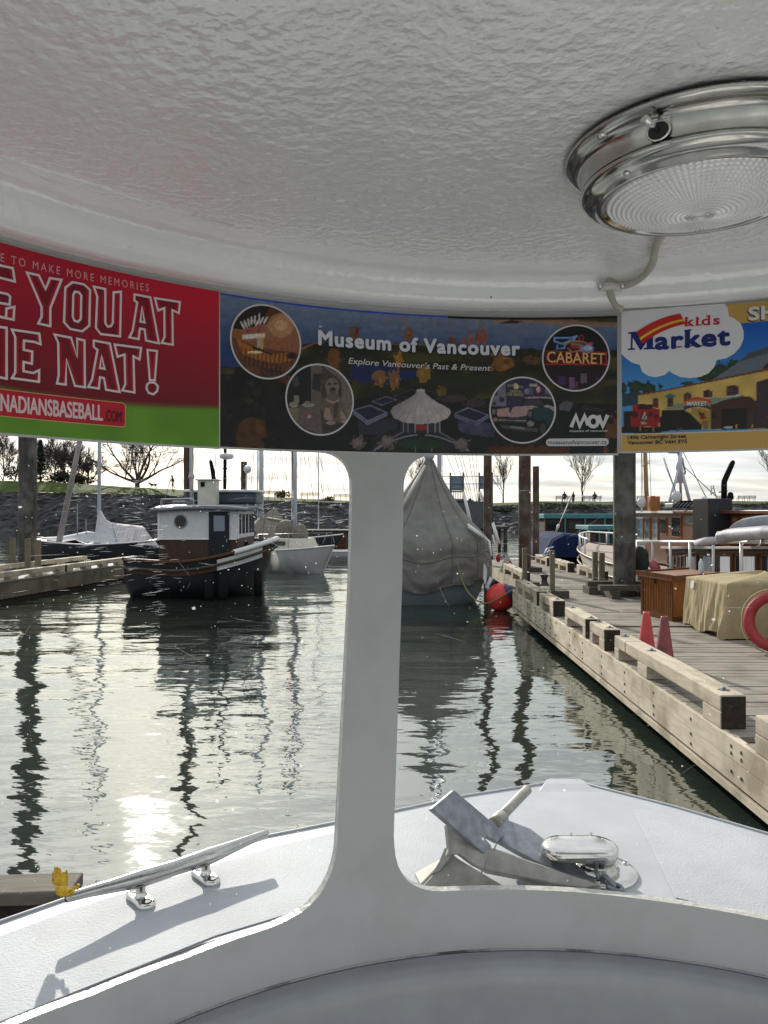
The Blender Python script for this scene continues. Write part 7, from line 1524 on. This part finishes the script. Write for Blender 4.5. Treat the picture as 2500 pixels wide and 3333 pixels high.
# radar tripod, dishes, skylight ribs, wooden mast
Yt = 17.0; wm = pm('lavender_white_paint', (.58, .58, .66), None, rough=.45)
mb = MB(); mb.path([yp(2213, 1465, Yt), yp(2213, 1568, Yt)], .055, 10); mb.path([yp(2212, 1510, Yt), yp(2176, 1650, Yt)], .036, 10); mb.path([yp(2213, 1510, Yt), yp(2250, 1650, Yt)], .036, 10); mb.path([yp(2199, 1568, Yt), yp(2232, 1568, Yt)], .03, 8); mb.path([yp(2213, 1510, Yt), yp(2217, 1648, Yt + .9)], .032, 8); mb.path([yp(2205, 1505, Yt), yp(2205, 1530, Yt)], .03, 8); trp = part(mb, 'radar_tripod', wm, yt)
mb = MB(); mb.box(yp(2193, 1472, Yt), (.10, .22, .05)); mb.path([yp(2176, 1470, Yt), yp(2210, 1470, Yt)], .03, 8); mb.build('radar_scanner', paint_gry, trp)
mb = MB(); mb.path([yp(2221, 1490, Yt), yp(2226, 1520, Yt), yp(2231, 1536, Yt), yp(2228, 1544, Yt)], .022, 8); mb.build('horn', bronze, trp)
mb = MB()
for p0, p1 in (((2223, 1470), (2300, 1622)), ((2228, 1520), (2330, 1615)), ((2145, 1465), (2200, 1600)), ((2152, 1465), (2196, 1590))): mb.tube(yp(*p0, Yt), yp(*p1, Yt - 1), .010, n=5)
mb.build('stay', wire_m, trp)
for px, py, r, Yd in ((2089, 1636, .105, 17.6), (2202, 1616, .105, 16.6), (2293, 1634, .09, 14.8)):
    q = yp(px, py, Yd); mb = MB(); mb.ball(q, r, 20, 12, sc=(.55, 1, 1.15)); mb.path([q + Vector((0, 0, -r)), q + Vector((0, 0, -.22))], .018, 6); part(mb, 'satellite_dome', paint_wht, yt)
mb = MB()
for k in range(5): a = yp(2190 + k * 12, 1652, 15.6); b = yp(2215 + k * 12, 1632, 15.6); c_ = yp(2236 + k * 6, 1631, 15.6); mb.path([a, a.lerp(b, .6) + Vector((0, 0, .02)), b, c_], .016, 6)
part(mb, 'dark_ribs', tyre, yt); mb = MB(); a = yp(2215, 1645, 16.2); mb.box(a, (.5, .5, .10)); part(mb, 'skylight', paint_gry, yt, .02)
mb = MB(); q = yp(2128, 1640, 17.5); mb.box(q, (.22, .22, .34)); part(mb, 'wooden_locker', varn, yt, .01)
mb = MB(); mb.path([yp(2108, 1660, 19.5), yp(2104, 1600, 19.5), yp(2094, 1300, 19.5)], [.062, .058, .05], 10); mst = part(mb, 'wooden_mast', spar_w, yt)
mb = MB()
for p0, p1 in (((2088, 1640), (2088, 1300)), ((2094, 1650), (2085, 1300)), ((2120, 1640), (2108, 1300)), ((2114, 1500), (2096, 1520))): mb.tube(yp(*p0, 19.5), yp(*p1, 19.5), .007, n=4)
mb.tube(yp(2088, 1518, 19.5), yp(2114, 1508, 19.5), .010, n=5); mb.build('stay', wire_m, mst)
# rolled awning and covered tender on the saloon roof
mb = MB(); rows = []
ctr = [yp(2345, 1752, 11.6), yp(2380, 1742, 11.4), yp(2430, 1738, 11.0), yp(2500, 1734, 10.5), yp(2600, 1730, 10.0)]
mb.path(spline(ctr, 8), [.10 + .010 * mnoise.noise((i * .5, 2, 1)) for i in range(33)], 14); part(mb, 'rolled_awning', pm('silvery_canvas', (.36, .36, .38), (.26, .26, .28), 12, .6, .3, 40, bdist=.006), yt)
mb = MB(); mb.path(spline([yp(2375, 1735, 12.3), yp(2430, 1722, 12.0), yp(2500, 1712, 11.6), yp(2600, 1716, 11)], 8), [.04, .06, .09, .11, .13, .14, .15, .16] + [.17] * 17, 14); part(mb, 'covered_tender', pm('blue_grey_canvas', (.24, .25, .28), (.18, .19, .22), 8, .7, .3, 30, bdist=.006), yt)
mb = MB(); mb.path([yp(2265, 1768, 12.4), yp(2300, 1762, 12.2), yp(2345, 1758, 12.0)], [.05, .07, .06], 10); part(mb, 'folded_cushion', pm('pale_mauve_cushion', (.45, .43, .48), None, rough=.8), yt)
mb = MB(); mb.path([yp(2335, 1735, 12), yp(2365, 1735, 12), yp(2365, 1765, 12)], .03, 8); part(mb, 'white_frame', wht_rail, yt)
mb = MB(); mb.path([yp(2480, 1740, 10.6), yp(2478, 1768, 10.5), yp(2465, 1782, 10.5)], .014, 6); mb.path([yp(2488, 1740, 10.6), yp(2484, 1770, 10.5)], .014, 6); part(mb, 'lashing', bronze, yt)
mb = MB(); mb.path([yp(2118, 1832, 15.4), yp(2126, 1838, 15.3), yp(2136, 1852, 15.2), yp(2142, 1866, 15.1)], [.06, .09, .09, .05], 12); part(mb, 'red_fender', pm('pinkish_red_fender', (.36, .06, .08), None, rough=.5), yt)
# lifeline aerial loop
ar = thing('net_bundle', 'dark green bundle of netting hung on the right of the thickest pile', 'net', P(2085, 1825, 14.8)); mb = MB(); mb.ball((0, 0, 0), .21, 20, 14, sc=(.85, .8, 1.25))
for i, v in enumerate(mb.v): q = Vector(v); mb.v[i] = tuple(q * (1 + .22 * mnoise.noise(q * 9)))
mb.build('netting', pm('dark_green_net', (.03, .045, .035), (.015, .02, .018), 30, .95, .8, 60), ar)
# ------------------------------------------------------------------ far bank: rock slope, grass, trees, benches, people
def rock_mat():
    m = bpy.data.materials.new('riprap_rock'); m.use_nodes = True; nt, N, L = nodes_of(m); b = nt.nodes['Principled BSDF']; b.inputs['Roughness'].default_value = .9
    tc = N('ShaderNodeTexCoord'); v = N('ShaderNodeTexVoronoi'); L(tc.outputs['Object'], v.inputs['Vector']); v.inputs['Scale'].default_value = 1.5
    sp = N('ShaderNodeSeparateColor'); L(v.outputs['Color'], sp.inputs[0]); n = N('ShaderNodeTexNoise'); L(tc.outputs['Object'], n.inputs['Vector']); n.inputs['Scale'].default_value = 5; n.inputs['Detail'].default_value = 5
    mm = N('ShaderNodeMath'); mm.operation = 'MULTIPLY'; L(sp.outputs[0], mm.inputs[0]); L(n.outputs[0], mm.inputs[1])
    cr = N('ShaderNodeValToRGB'); L(mm.outputs[0], cr.inputs[0]); cr.color_ramp.elements[0].color = (.009, .010, .013, 1); cr.color_ramp.elements[1].color = (.065, .067, .075, 1); cr.color_ramp.elements[1].position = .6
    L(cr.outputs[0], b.inputs['Base Color']); bp = N('ShaderNodeBump'); bp.inputs['Strength'].default_value = 1; bp.inputs['Distance'].default_value = .5; L(v.outputs['Distance'], bp.inputs['Height']); L(bp.outputs[0], b.inputs['Normal']); return m
rock = rock_mat(); grass_m = pm('winter_grass', (.075, .105, .022), (.045, .065, .018), .8, .9, .5, 6, bdist=.1, spec=.1)
def crest(x):   # rock crest height and lawn height across the view
    t = x / 94
    zr = np.interp(t, [-1.2, -.50, -.30, -.20, -.05, .1, .25, .5, 1.2], [4.6, 4.4, 4.1, 3.55, 3.05, 2.65, 2.85, 2.95, 3.0])
    zg = np.interp(t, [-1.2, -.50, -.42, -.34, -.28, -.20, -.15, -.05, .1, .2, .5, 1.2], [6.2, 5.9, 5.6, 5.1, 4.85, 4.3, 3.85, 3.4, 2.9, 3.3, 3.35, 3.5])
    return zr, max(zg, zr + .1)
mb = MB(); rows = []; xs = np.linspace(-150, 150, 560)
for j in range(30):
    f = j / 29; row = []
    for x in xs:
        zr, zg = crest(x); y = 80 + 10 * f; z = -.6 + (zr + .6) * f ** .85; q = Vector((x * .62, y * .7, z * .5)); d = mnoise.noise(q) * .5 + mnoise.noise(q * 2.4) * .38 + mnoise.noise(q * 5) * .2
        k = 1 if f < .97 else .3; row.append((x + d * .2 * k, y - d * .55 * k, z + d * .38 * k))
    rows.append(row)
mb.grid(rows, smooth=False); bank = tag(mb.build('rock_bank', rock, fix=False), kind='structure')
mb = MB(); rows = []
for j in range(16):
    f = j / 15; row = []
    for x in xs[::2]:
        zr, zg = crest(x); y = 89.8 + (8.5 * f if f < .62 else 5.27 + (f - .62) / .38 * 60); z = zr + (zg - zr) * min(1, f / .6) ** .8 + .06 * mnoise.noise((x * .4, y * .5, 1)); row.append((x, y, z))
    rows.append(row)
mb.grid(rows); tag(mb.build('grass_bank', grass_m, fix=False), kind='structure')
def zg_at(x): return crest(x)[1]
# low shrubs and ground cover along the crest
def leaf_cloud(mb, c, rad, n, size, r, squash=1.0):
    for _ in range(n):
        while True:
            p = Vector((r.uniform(-1, 1), r.uniform(-1, 1), r.uniform(-1, 1)))
            if p.length < 1: break
        k = .55 + .45 * abs(mnoise.noise(p * 2.4 + Vector(c) * .3)) * 2
        q = Vector(c) + Vector((p.x * rad[0], p.y * rad[1], p.z * rad[2])) * k; s = size * r.uniform(.5, 1.4)
        a = Vector((r.uniform(-1, 1), r.uniform(-1, 1), r.uniform(-1, 1))).normalized(); b_ = a.cross(Vector((r.uniform(-1, 1), r.uniform(-1, 1), 1))).normalized()
        mb.add([q - a * s, q + b_ * s * .6, q + a * s, q - b_ * s * .6], [(0, 1, 2, 3)])
leaf_d = pm('dark_evergreen_leaf', (.020, .030, .018), (.045, .060, .030), 2, .8); leaf_o = pm('olive_shrub_leaf', (.060, .060, .026), (.035, .035, .018), 2, .8); twig_m = pm('grey_brown_twig', (.085, .070, .058), (.055, .045, .038), 3, .9)
rs_ = random.Random(3); mb = MB()
for x in np.arange(-80, 80, 1.3):
    zr, zg = crest(x)
    if rs_.random() < .75: leaf_cloud(mb, (x + rs_.uniform(-.5, .5), 90 + rs_.uniform(-.8, .6), zr - .1), (1.0, .8, rs_.uniform(.15, .42)), 60, .13, rs_)
tag(mb.build('undergrowth', leaf_o, fix=False), kind='stuff')
def shrub(px, Y, zb, h, w, label, mat, name='shrub', n=900, size=.13, seed=1, grp=None, conif=False):
    x = (px - CXP) / F * Y; t = thing(name, label, name, (x, Y, zb), 0, grp); r = random.Random(seed); mb = MB()
    if conif:
        for i in range(n):
            f = r.random() ** .7; z = h * (.06 + .94 * f); rr_ = w / 2 * (1 - f) * (0.45 + .55 * abs(math.sin(z * 5.5))) + .05; a = r.uniform(0, 6.283); q = r.random() ** .5 * rr_
            c = Vector((q * math.cos(a), q * math.sin(a), z - q * .25)); s = size * r.uniform(.6, 1.4); o = Vector((math.cos(a), math.sin(a), -.35)); sd_ = Vector((-math.sin(a), math.cos(a), 0)); mb.add([c - o * s, c + sd_ * s * .5, c + o * s, c - sd_ * s * .5], [(0, 1, 2, 3)])
    else:
        for k in range(7): leaf_cloud(mb, (r.uniform(-.35, .35) * w, r.uniform(-.2, .2) * w, h * r.uniform(.3, .72)), (w * r.uniform(.2, .32), w * .25, h * r.uniform(.2, .34)), n // 7, size, r)
    mb.build('crown', mat, t, fix=False); m2 = MB(); m2.path([(0, 0, -.3), (0, 0, h * .8)], [.14, .04], 7)
    for k in range(5): a = r.uniform(0, 6.28); m2.path([(0, 0, h * (.1 + .1 * k)), (math.cos(a) * w * .25, math.sin(a) * w * .25, h * (.35 + .1 * k))], [.05, .015], 5)
    m2.build('trunk', twig_m, t); return t
GT = 'trees on the far bank'
def bare_tree(px, Y, zb, h, spread, label, seed, trunk_r=.16, levels=5, up=.55, droop=0.0, first=.22, fork=None, kids=(3, 4), twig=.012, shrink=.68):
    x = (px - CXP) / F * Y; t = thing('bare_tree', label, 'tree', (x, Y, zb), 0, GT); r = random.Random(seed); mb = MB(); tw = MB(); tips = [0]
    def grow(p, d, ln, rad, lv):
        k = 4 if lv > 1 else 3; pts = [p]; q = p.copy(); dd = d.copy()
        for i in range(k):
            dd = (dd + Vector((r.uniform(-.16, .16), r.uniform(-.16, .16), r.uniform(-.08, .14) * up - droop * (levels - lv) * .04))).normalized(); q = q + dd * ln / k; pts.append(q.copy())
        r1 = max(twig * .8, rad * .62); (mb if lv >= levels - 1 else tw).path(pts, list(np.linspace(rad, r1, len(pts))), 6 if lv >= levels - 1 else (4 if lv > 1 else 3), cap=False)
        if lv == 0: return
        n = r.randint(*kids)
        for i in range(n):
            f = r.uniform(.35, 1.0) if i else 1.0; j = min(len(pts) - 1, int(f * k)); a = r.uniform(0, 6.283); side_ = Vector((math.cos(a), math.sin(a), 0)); sp = spread * r.uniform(.6, 1.25) * (.35 if i == 0 else 1)
            nd = (dd + side_ * sp + Vector((0, 0, .12))).normalized(); grow(pts[j], nd, ln * shrink * r.uniform(.8, 1.15), max(twig, rad * (.62 if i == 0 else .46)), lv - 1)
    if fork:
        mb.path([(0, 0, -.5), (0, 0, h * first)], [trunk_r * 1.25, trunk_r], 8, cap=False)
        for (dx, dz) in fork: grow(Vector((0, 0, h * first)), Vector((dx, r.uniform(-.2, .2), dz)).normalized(), h * .34, trunk_r * .7, levels)
    else:
        mb.path([(0, 0, -.5), (0, 0, h * first)], [trunk_r * 1.25, trunk_r], 8, cap=False); grow(Vector((0, 0, h * first)), Vector((0, 0, 1)), h * .30, trunk_r, levels)
        z = h * first
        while z < h * .55:
            a = r.uniform(0, 6.283); grow(Vector((0, 0, z)), Vector((math.cos(a) * spread * 1.1, math.sin(a) * spread * 1.1, .75)).normalized(), h * .24, trunk_r * .42, levels - 2); z += h * .05
    mb.build('trunk', twig_m, t, fix=False); tw.build('crown', twig_m, t, fix=False); return t
bare_tree(447, 98, 4.75, 9.5, .75, 'big spreading bare tree beside the dog walker, its low trunk forking wide', 12, trunk_r=.30, levels=6, droop=.5, first=.10, fork=((-1.1, .45), (-.7, .8), (-.2, 1), (.2, 1), (.7, .75), (1.1, .4)), kids=(3, 3), twig=.014, shrink=.70)
bare_tree(1638, 104, 2.9, 7.6, .42, 'small bare tree just right of the brown pile behind the tarpaulin boat', 5, trunk_r=.10, levels=6, first=.16, kids=(3, 3), twig=.008)
bare_tree(1896, 100, 3.3, 8.3, .55, 'tall bare young tree behind the two occupied benches', 8, trunk_r=.11, levels=6, first=.12, kids=(3, 3), up=.8, twig=.008)
bare_tree(2520, 96, 3.2, 8.0, .5, 'bare tree at the right edge of the view', 9, trunk_r=.12, levels=5, first=.2, kids=(3, 4))
bare_tree(1350, 110, 3.0, 8.4, .5, 'bare tree seen left of the peak of the grey tarpaulin', 15, trunk_r=.12, levels=5, first=.2, kids=(2, 4))
for k, (px, Y, h) in enumerate(((10, 104, 8.5), (48, 108, 9.5), (190, 106, 7.4), (222, 103, 6.6), (255, 108, 7.2), (170, 109, 7.8), (285, 112, 5.8))):
    bare_tree(px, Y, zg_at((px - CXP) / F * Y) - .1, h, .55, ('dense twiggy bare tree far left on the bank behind the black pile', 'many stemmed bare thicket tree between the black pile and the slanting spar', 'pale bare thicket tree right behind the slanting spar')[0 if px < 100 else (1 if px < 240 else 2)], 30 + k, trunk_r=.10, levels=5, first=.05, kids=(3, 4), fork=((-.5, 1), (0, 1), (.45, 1), (.2, .9)), twig=.018, shrink=.66)
shrub(132, 100, 5.4, 6.0, 4.2, 'dark conifer behind the black pile on the bank', leaf_d, 'conifer', 2600, .22, 4, GT, conif=True)
shrub(75, 101, 5.6, 5.0, 4.6, 'dark evergreen bush low behind the black pile', leaf_d, 'bush', 1500, .2, 5, 'bushes on the far bank')
shrub(190, 103, 5.0, 3.2, 6, 'dark bush under the bare thicket trees', leaf_d, 'bush', 1500, .18, 6, 'bushes on the far bank')
shrub(268, 104, 5.0, 2.6, 5, 'low olive bush right of the slanting spar', leaf_o, 'bush', 1100, .16, 7, 'bushes on the far bank')
shrub(925, 96, 3.2, 1.9, 2.2, 'low olive bush between two benches', leaf_o, 'bush', 900, .10, 8, 'bushes on the far bank')
shrub(1058, 93, 3.0, 1.1, 2.4, 'low olive bush right of the second bench', leaf_o, 'bush', 600, .09, 9, 'bushes on the far bank')
shrub(1640, 89, 1.6, 1.5, 5.0, 'dark spreading bush on the rocks right of the brown pile', leaf_d, 'bush', 1500, .14, 10, 'bushes on the far bank'); shrub(1840, 90, 2.2, 1.0, 9.0, 'long dark bush on the rocks under the seated people', leaf_d, 'bush', 1700, .13, 11, 'bushes on the far bank')
# benches
iron = pm('dark_bench_slats', (.05, .05, .055), (.035, .035, .04), 6, .7)
def make_bench(label):
    t = thing('park_bench', label, 'bench', (0, 0, 0), 0, 'park benches on the far bank'); W = 2.5
    mb = MB()
    for k in range(3): mb.box((0, -.22 + .0, .56 + k * .12), (W, .04, .07))
    mb.build('backrest', iron, t); mb = MB()
    for k in range(3): mb.box((0, .0 + k * .15, .45), (W, .11, .04))
    mb.build('seat', iron, t)
    for x in (-1.1, -.35, .35, 1.1):
        mb = MB(); mb.path([(x, -.24, -.1), (x, -.23, .86)], .03, 6); mb.path([(x, .28, -.1), (x, .28, .45), (x, -.22, .43)], .025, 6); mb.build('leg', iron, t)
    return t
blist = [(871, 94, 'park bench left of the low bush, first bench right of the tug'), (1001, 94, 'park bench behind the thin brown wooden mast'), (1112, 94, 'park bench next to the window post'), (1858, 100, 'park bench with a person seated at its left end'), (1951, 100, 'park bench with one hunched person seated'), (2130, 100, 'park bench behind the wooden mast of the yacht'), (2396, 100, 'park bench just right of the black exhaust pipe'), (2470, 100, 'park bench at the right edge behind the yacht')]
b0 = make_bench(blist[0][2])
for i, (px, Y, lab) in enumerate(blist):
    o = b0 if i == 0 else copy_tree(b0); x = (px - CXP) / F * Y; o.location = (x, Y + 3.5, zg_at(x) + .0); o['label'] = lab
# people and dog: one continuous skinned surface each
cloth_d = pm('dark_clothing', (.022, .023, .028), (.035, .036, .04), 6, .9); cloth_b = pm('brown_dark_clothing', (.05, .04, .035), (.03, .025, .024), 6, .9); skin_m = pm('skin', (.35, .2, .14), None, rough=.6); hair_m = pm('dark_hair', (.02, .015, .012), None, rough=.8)
def skin_body(name, verts, edges, radii, mat, parent, root=0):
    me = bpy.data.meshes.new(name); me.from_pydata(verts, edges, []); o = bpy.data.objects.new(name, me); COL.objects.link(o); o.parent = parent
    md = o.modifiers.new('skin', 'SKIN'); 
    if not me.skin_vertices: me.skin_vertices.new()
    for i, r in enumerate(radii): me.skin_vertices[0].data[i].radius = (r, r) if not hasattr(r, '__len__') else r; me.skin_vertices[0].data[i].use_root = (i == root)
    md.use_smooth_shade = True; o.modifiers.new('sub', 'SUBSURF').levels = 1; o.modifiers['sub'].render_levels = 2; me.materials.append(mat); return o
def person(label, loc, rz, pose, mat, sc_=1.0, facing=None):
    t = thing('person', label, 'person', loc, rz)
    if pose == 'walk':
        V = [(0, 0, .95), (0, .03, 1.2), (0, .05, 1.42), (0, .06, 1.53), (0, .08, 1.66), (0, .08, 1.74), (.10, 0, .92), (.11, .16, .52), (.11, .08, .08), (.11, .20, .04), (-.10, 0, .92), (-.11, -.06, .50), (-.11, -.34, .12), (-.11, -.24, .04), (.19, .05, 1.40), (.25, -.08, 1.14), (.25, .02, .92), (-.19, .05, 1.40), (-.25, .14, 1.14), (-.23, .30, 1.0)]
    elif pose == 'stand':
        V = [(0, 0, .95), (0, .0, 1.2), (0, .0, 1.42), (0, .02, 1.53), (0, .04, 1.66), (0, .04, 1.74), (.10, 0, .92), (.11, .02, .50), (.11, 0, .08), (.11, .12, .04), (-.10, 0, .92), (-.11, .02, .50), (-.11, 0, .08), (-.11, .12, .04), (.20, 0, 1.40), (.26, .02, 1.14), (.22, .16, 1.02), (-.20, 0, 1.40), (-.26, .02, 1.14), (-.24, .08, .92)]
    else:
        V = [(0, 0, .52), (0, .02, .78), (0, .05, 1.0), (0, .08, 1.10), (0, .10, 1.22), (0, .10, 1.30), (.11, .05, .52), (.13, .46, .54), (.13, .46, .12), (.13, .58, .05), (-.11, .05, .52), (-.13, .46, .54), (-.13, .46, .12), (-.13, .58, .05), (.21, .04, .97), (.28, .10, .74), (.20, .32, .64), (-.21, .04, .97), (-.28, .10, .74), (-.20, .32, .64)]
    E = [(0, 1), (1, 2), (2, 3), (3, 4), (4, 5), (0, 6), (6, 7), (7, 8), (8, 9), (0, 10), (10, 11), (11, 12), (12, 13), (2, 14), (14, 15), (15, 16), (2, 17), (17, 18), (18, 19)]
    RD = [.15, .16, .15, .065, .10, .07, .10, .075, .05, .04, .10, .075, .05, .04, .075, .055, .04, .075, .055, .04]
    skin_body('body', [Vector(v) * sc_ for v in V], E, [r * sc_ for r in RD], mat, t); hc = Vector(V[4]) * sc_
    mb = MB(); mb.ball(hc + Vector((0, -.015, .045)), .108 * sc_, 14, 9, sc=(.95, 1.02, .9)); mb.build('hair', hair_m, t)
    mb = MB(); mb.ball(hc + Vector((0, .055, -.02)), .072 * sc_, 12, 8, sc=(.9, .8, 1.2)); mb.path([hc + Vector((0, .10, .0)), hc + Vector((0, .13, -.025))], [.012, .016], 6); mb.build('face', skin_m, t); return t
xw = (563 - CXP) / F * 97; person('person in dark clothes walking on the grass bank behind a dog', (xw, 97, zg_at(xw) - .02), R_(-90) * -1, 'walk', cloth_d)
x1 = (1846 - CXP) / F * 102; person('person in a dark coat seated on a bench left of the bare young tree', (x1, 103.4, zg_at(x1)), 0, 'sit', cloth_d, 1.08)
x2 = (1946 - CXP) / F * 102; person('hunched person in dark clothes seated right of the bare young tree', (x2 - .0, 103.4, zg_at(x2)), 0, 'sit', cloth_d, 1.04)
x3 = (1880 - CXP) / F * 102; person('person in a long dark coat standing between the two benches', (x3, 104.2, zg_at(x3) - .35), .6, 'stand', cloth_d)
zp = 2.35; 
for px, lab in ((1531, 'left one of two dark figures standing behind the rigging near the steel platform'), (1561, 'right one of two dark figures by the steel platform, carrying something red')):
    Yq = 50; person(lab, ((px - CXP) / F * Yq, Yq, H - (1624 - CYP) / F * Yq - 1.76), .3, 'stand', cloth_b)
bpk = thing('red_bag', 'small red bag held beside the right dark figure', 'bag', P(1570, 1652, 49.8)); mb = MB(); mb.ball((0, 0, 0), .13, 12, 8, sc=(.8, .6, 1.2)); mb.build('bag_body', red_bright, bpk)
pk = thing('pier_deck', 'dark raised pier under the steel platform and two figures', 'pier', (P(1545, 1700, 50).x, 50.6, 0)); mb = MB(); zz0 = H - (1624 - CYP) / F * 50 - 1.76; mb.box((0, 0, zz0 - .1), (4.2, 3.0, .18)); mb.build('planking', w_dark, pk)
for sx in (-1.9, -.6, .7, 1.9):
    for sy in (-1.3, 1.3): mb = MB(); mb.path([(sx, sy, -.5), (sx, sy, zz0 - .2)], .12, 8); mb.build('pier_pile', pile_m, pk)
# dog
dx_ = (500 - CXP) / F * 97; dg_ = thing('dog', 'dark dog standing on the grass bank ahead of its walker', 'dog', (dx_, 97, zg_at(dx_) - .03), math.pi)
V = [(-.30, 0, .52), (0, 0, .48), (.30, 0, .50), (.48, 0, .66), (.60, 0, .72), (.74, 0, .68), (-.28, .09, .48), (-.22, .09, .34), (-.38, .09, .20), (-.36, .09, .03), (-.28, -.09, .48), (-.20, -.09, .34), (-.34, -.09, .20), (-.32, -.09, .03), (.30, .08, .42), (.28, .08, .22), (.30, .08, .03), (.30, -.08, .42), (.36, -.08, .22), (.38, -.08, .03), (-.44, 0, .58), (-.62, 0, .66)]
E = [(0, 1), (1, 2), (2, 3), (3, 4), (4, 5), (0, 6), (6, 7), (7, 8), (8, 9), (0, 10), (10, 11), (11, 12), (12, 13), (2, 14), (14, 15), (15, 16), (2, 17), (17, 18), (18, 19), (0, 20), (20, 21)]
skin_body('body', V, E, [.14, .13, .16, .10, .09, .05, .09, .06, .035, .03, .09, .06, .035, .03, .07, .04, .03, .07, .04, .03, .04, .02], cloth_d, dg_, 1)
for s in (-1, 1): mb = MB(); mb.add([(.58, s * .04, .78), (.54, s * .10, .76), (.55, s * .08, .88)], [(0, 1, 2)]); mb.build('ear', cloth_d, dg_, fix=False)
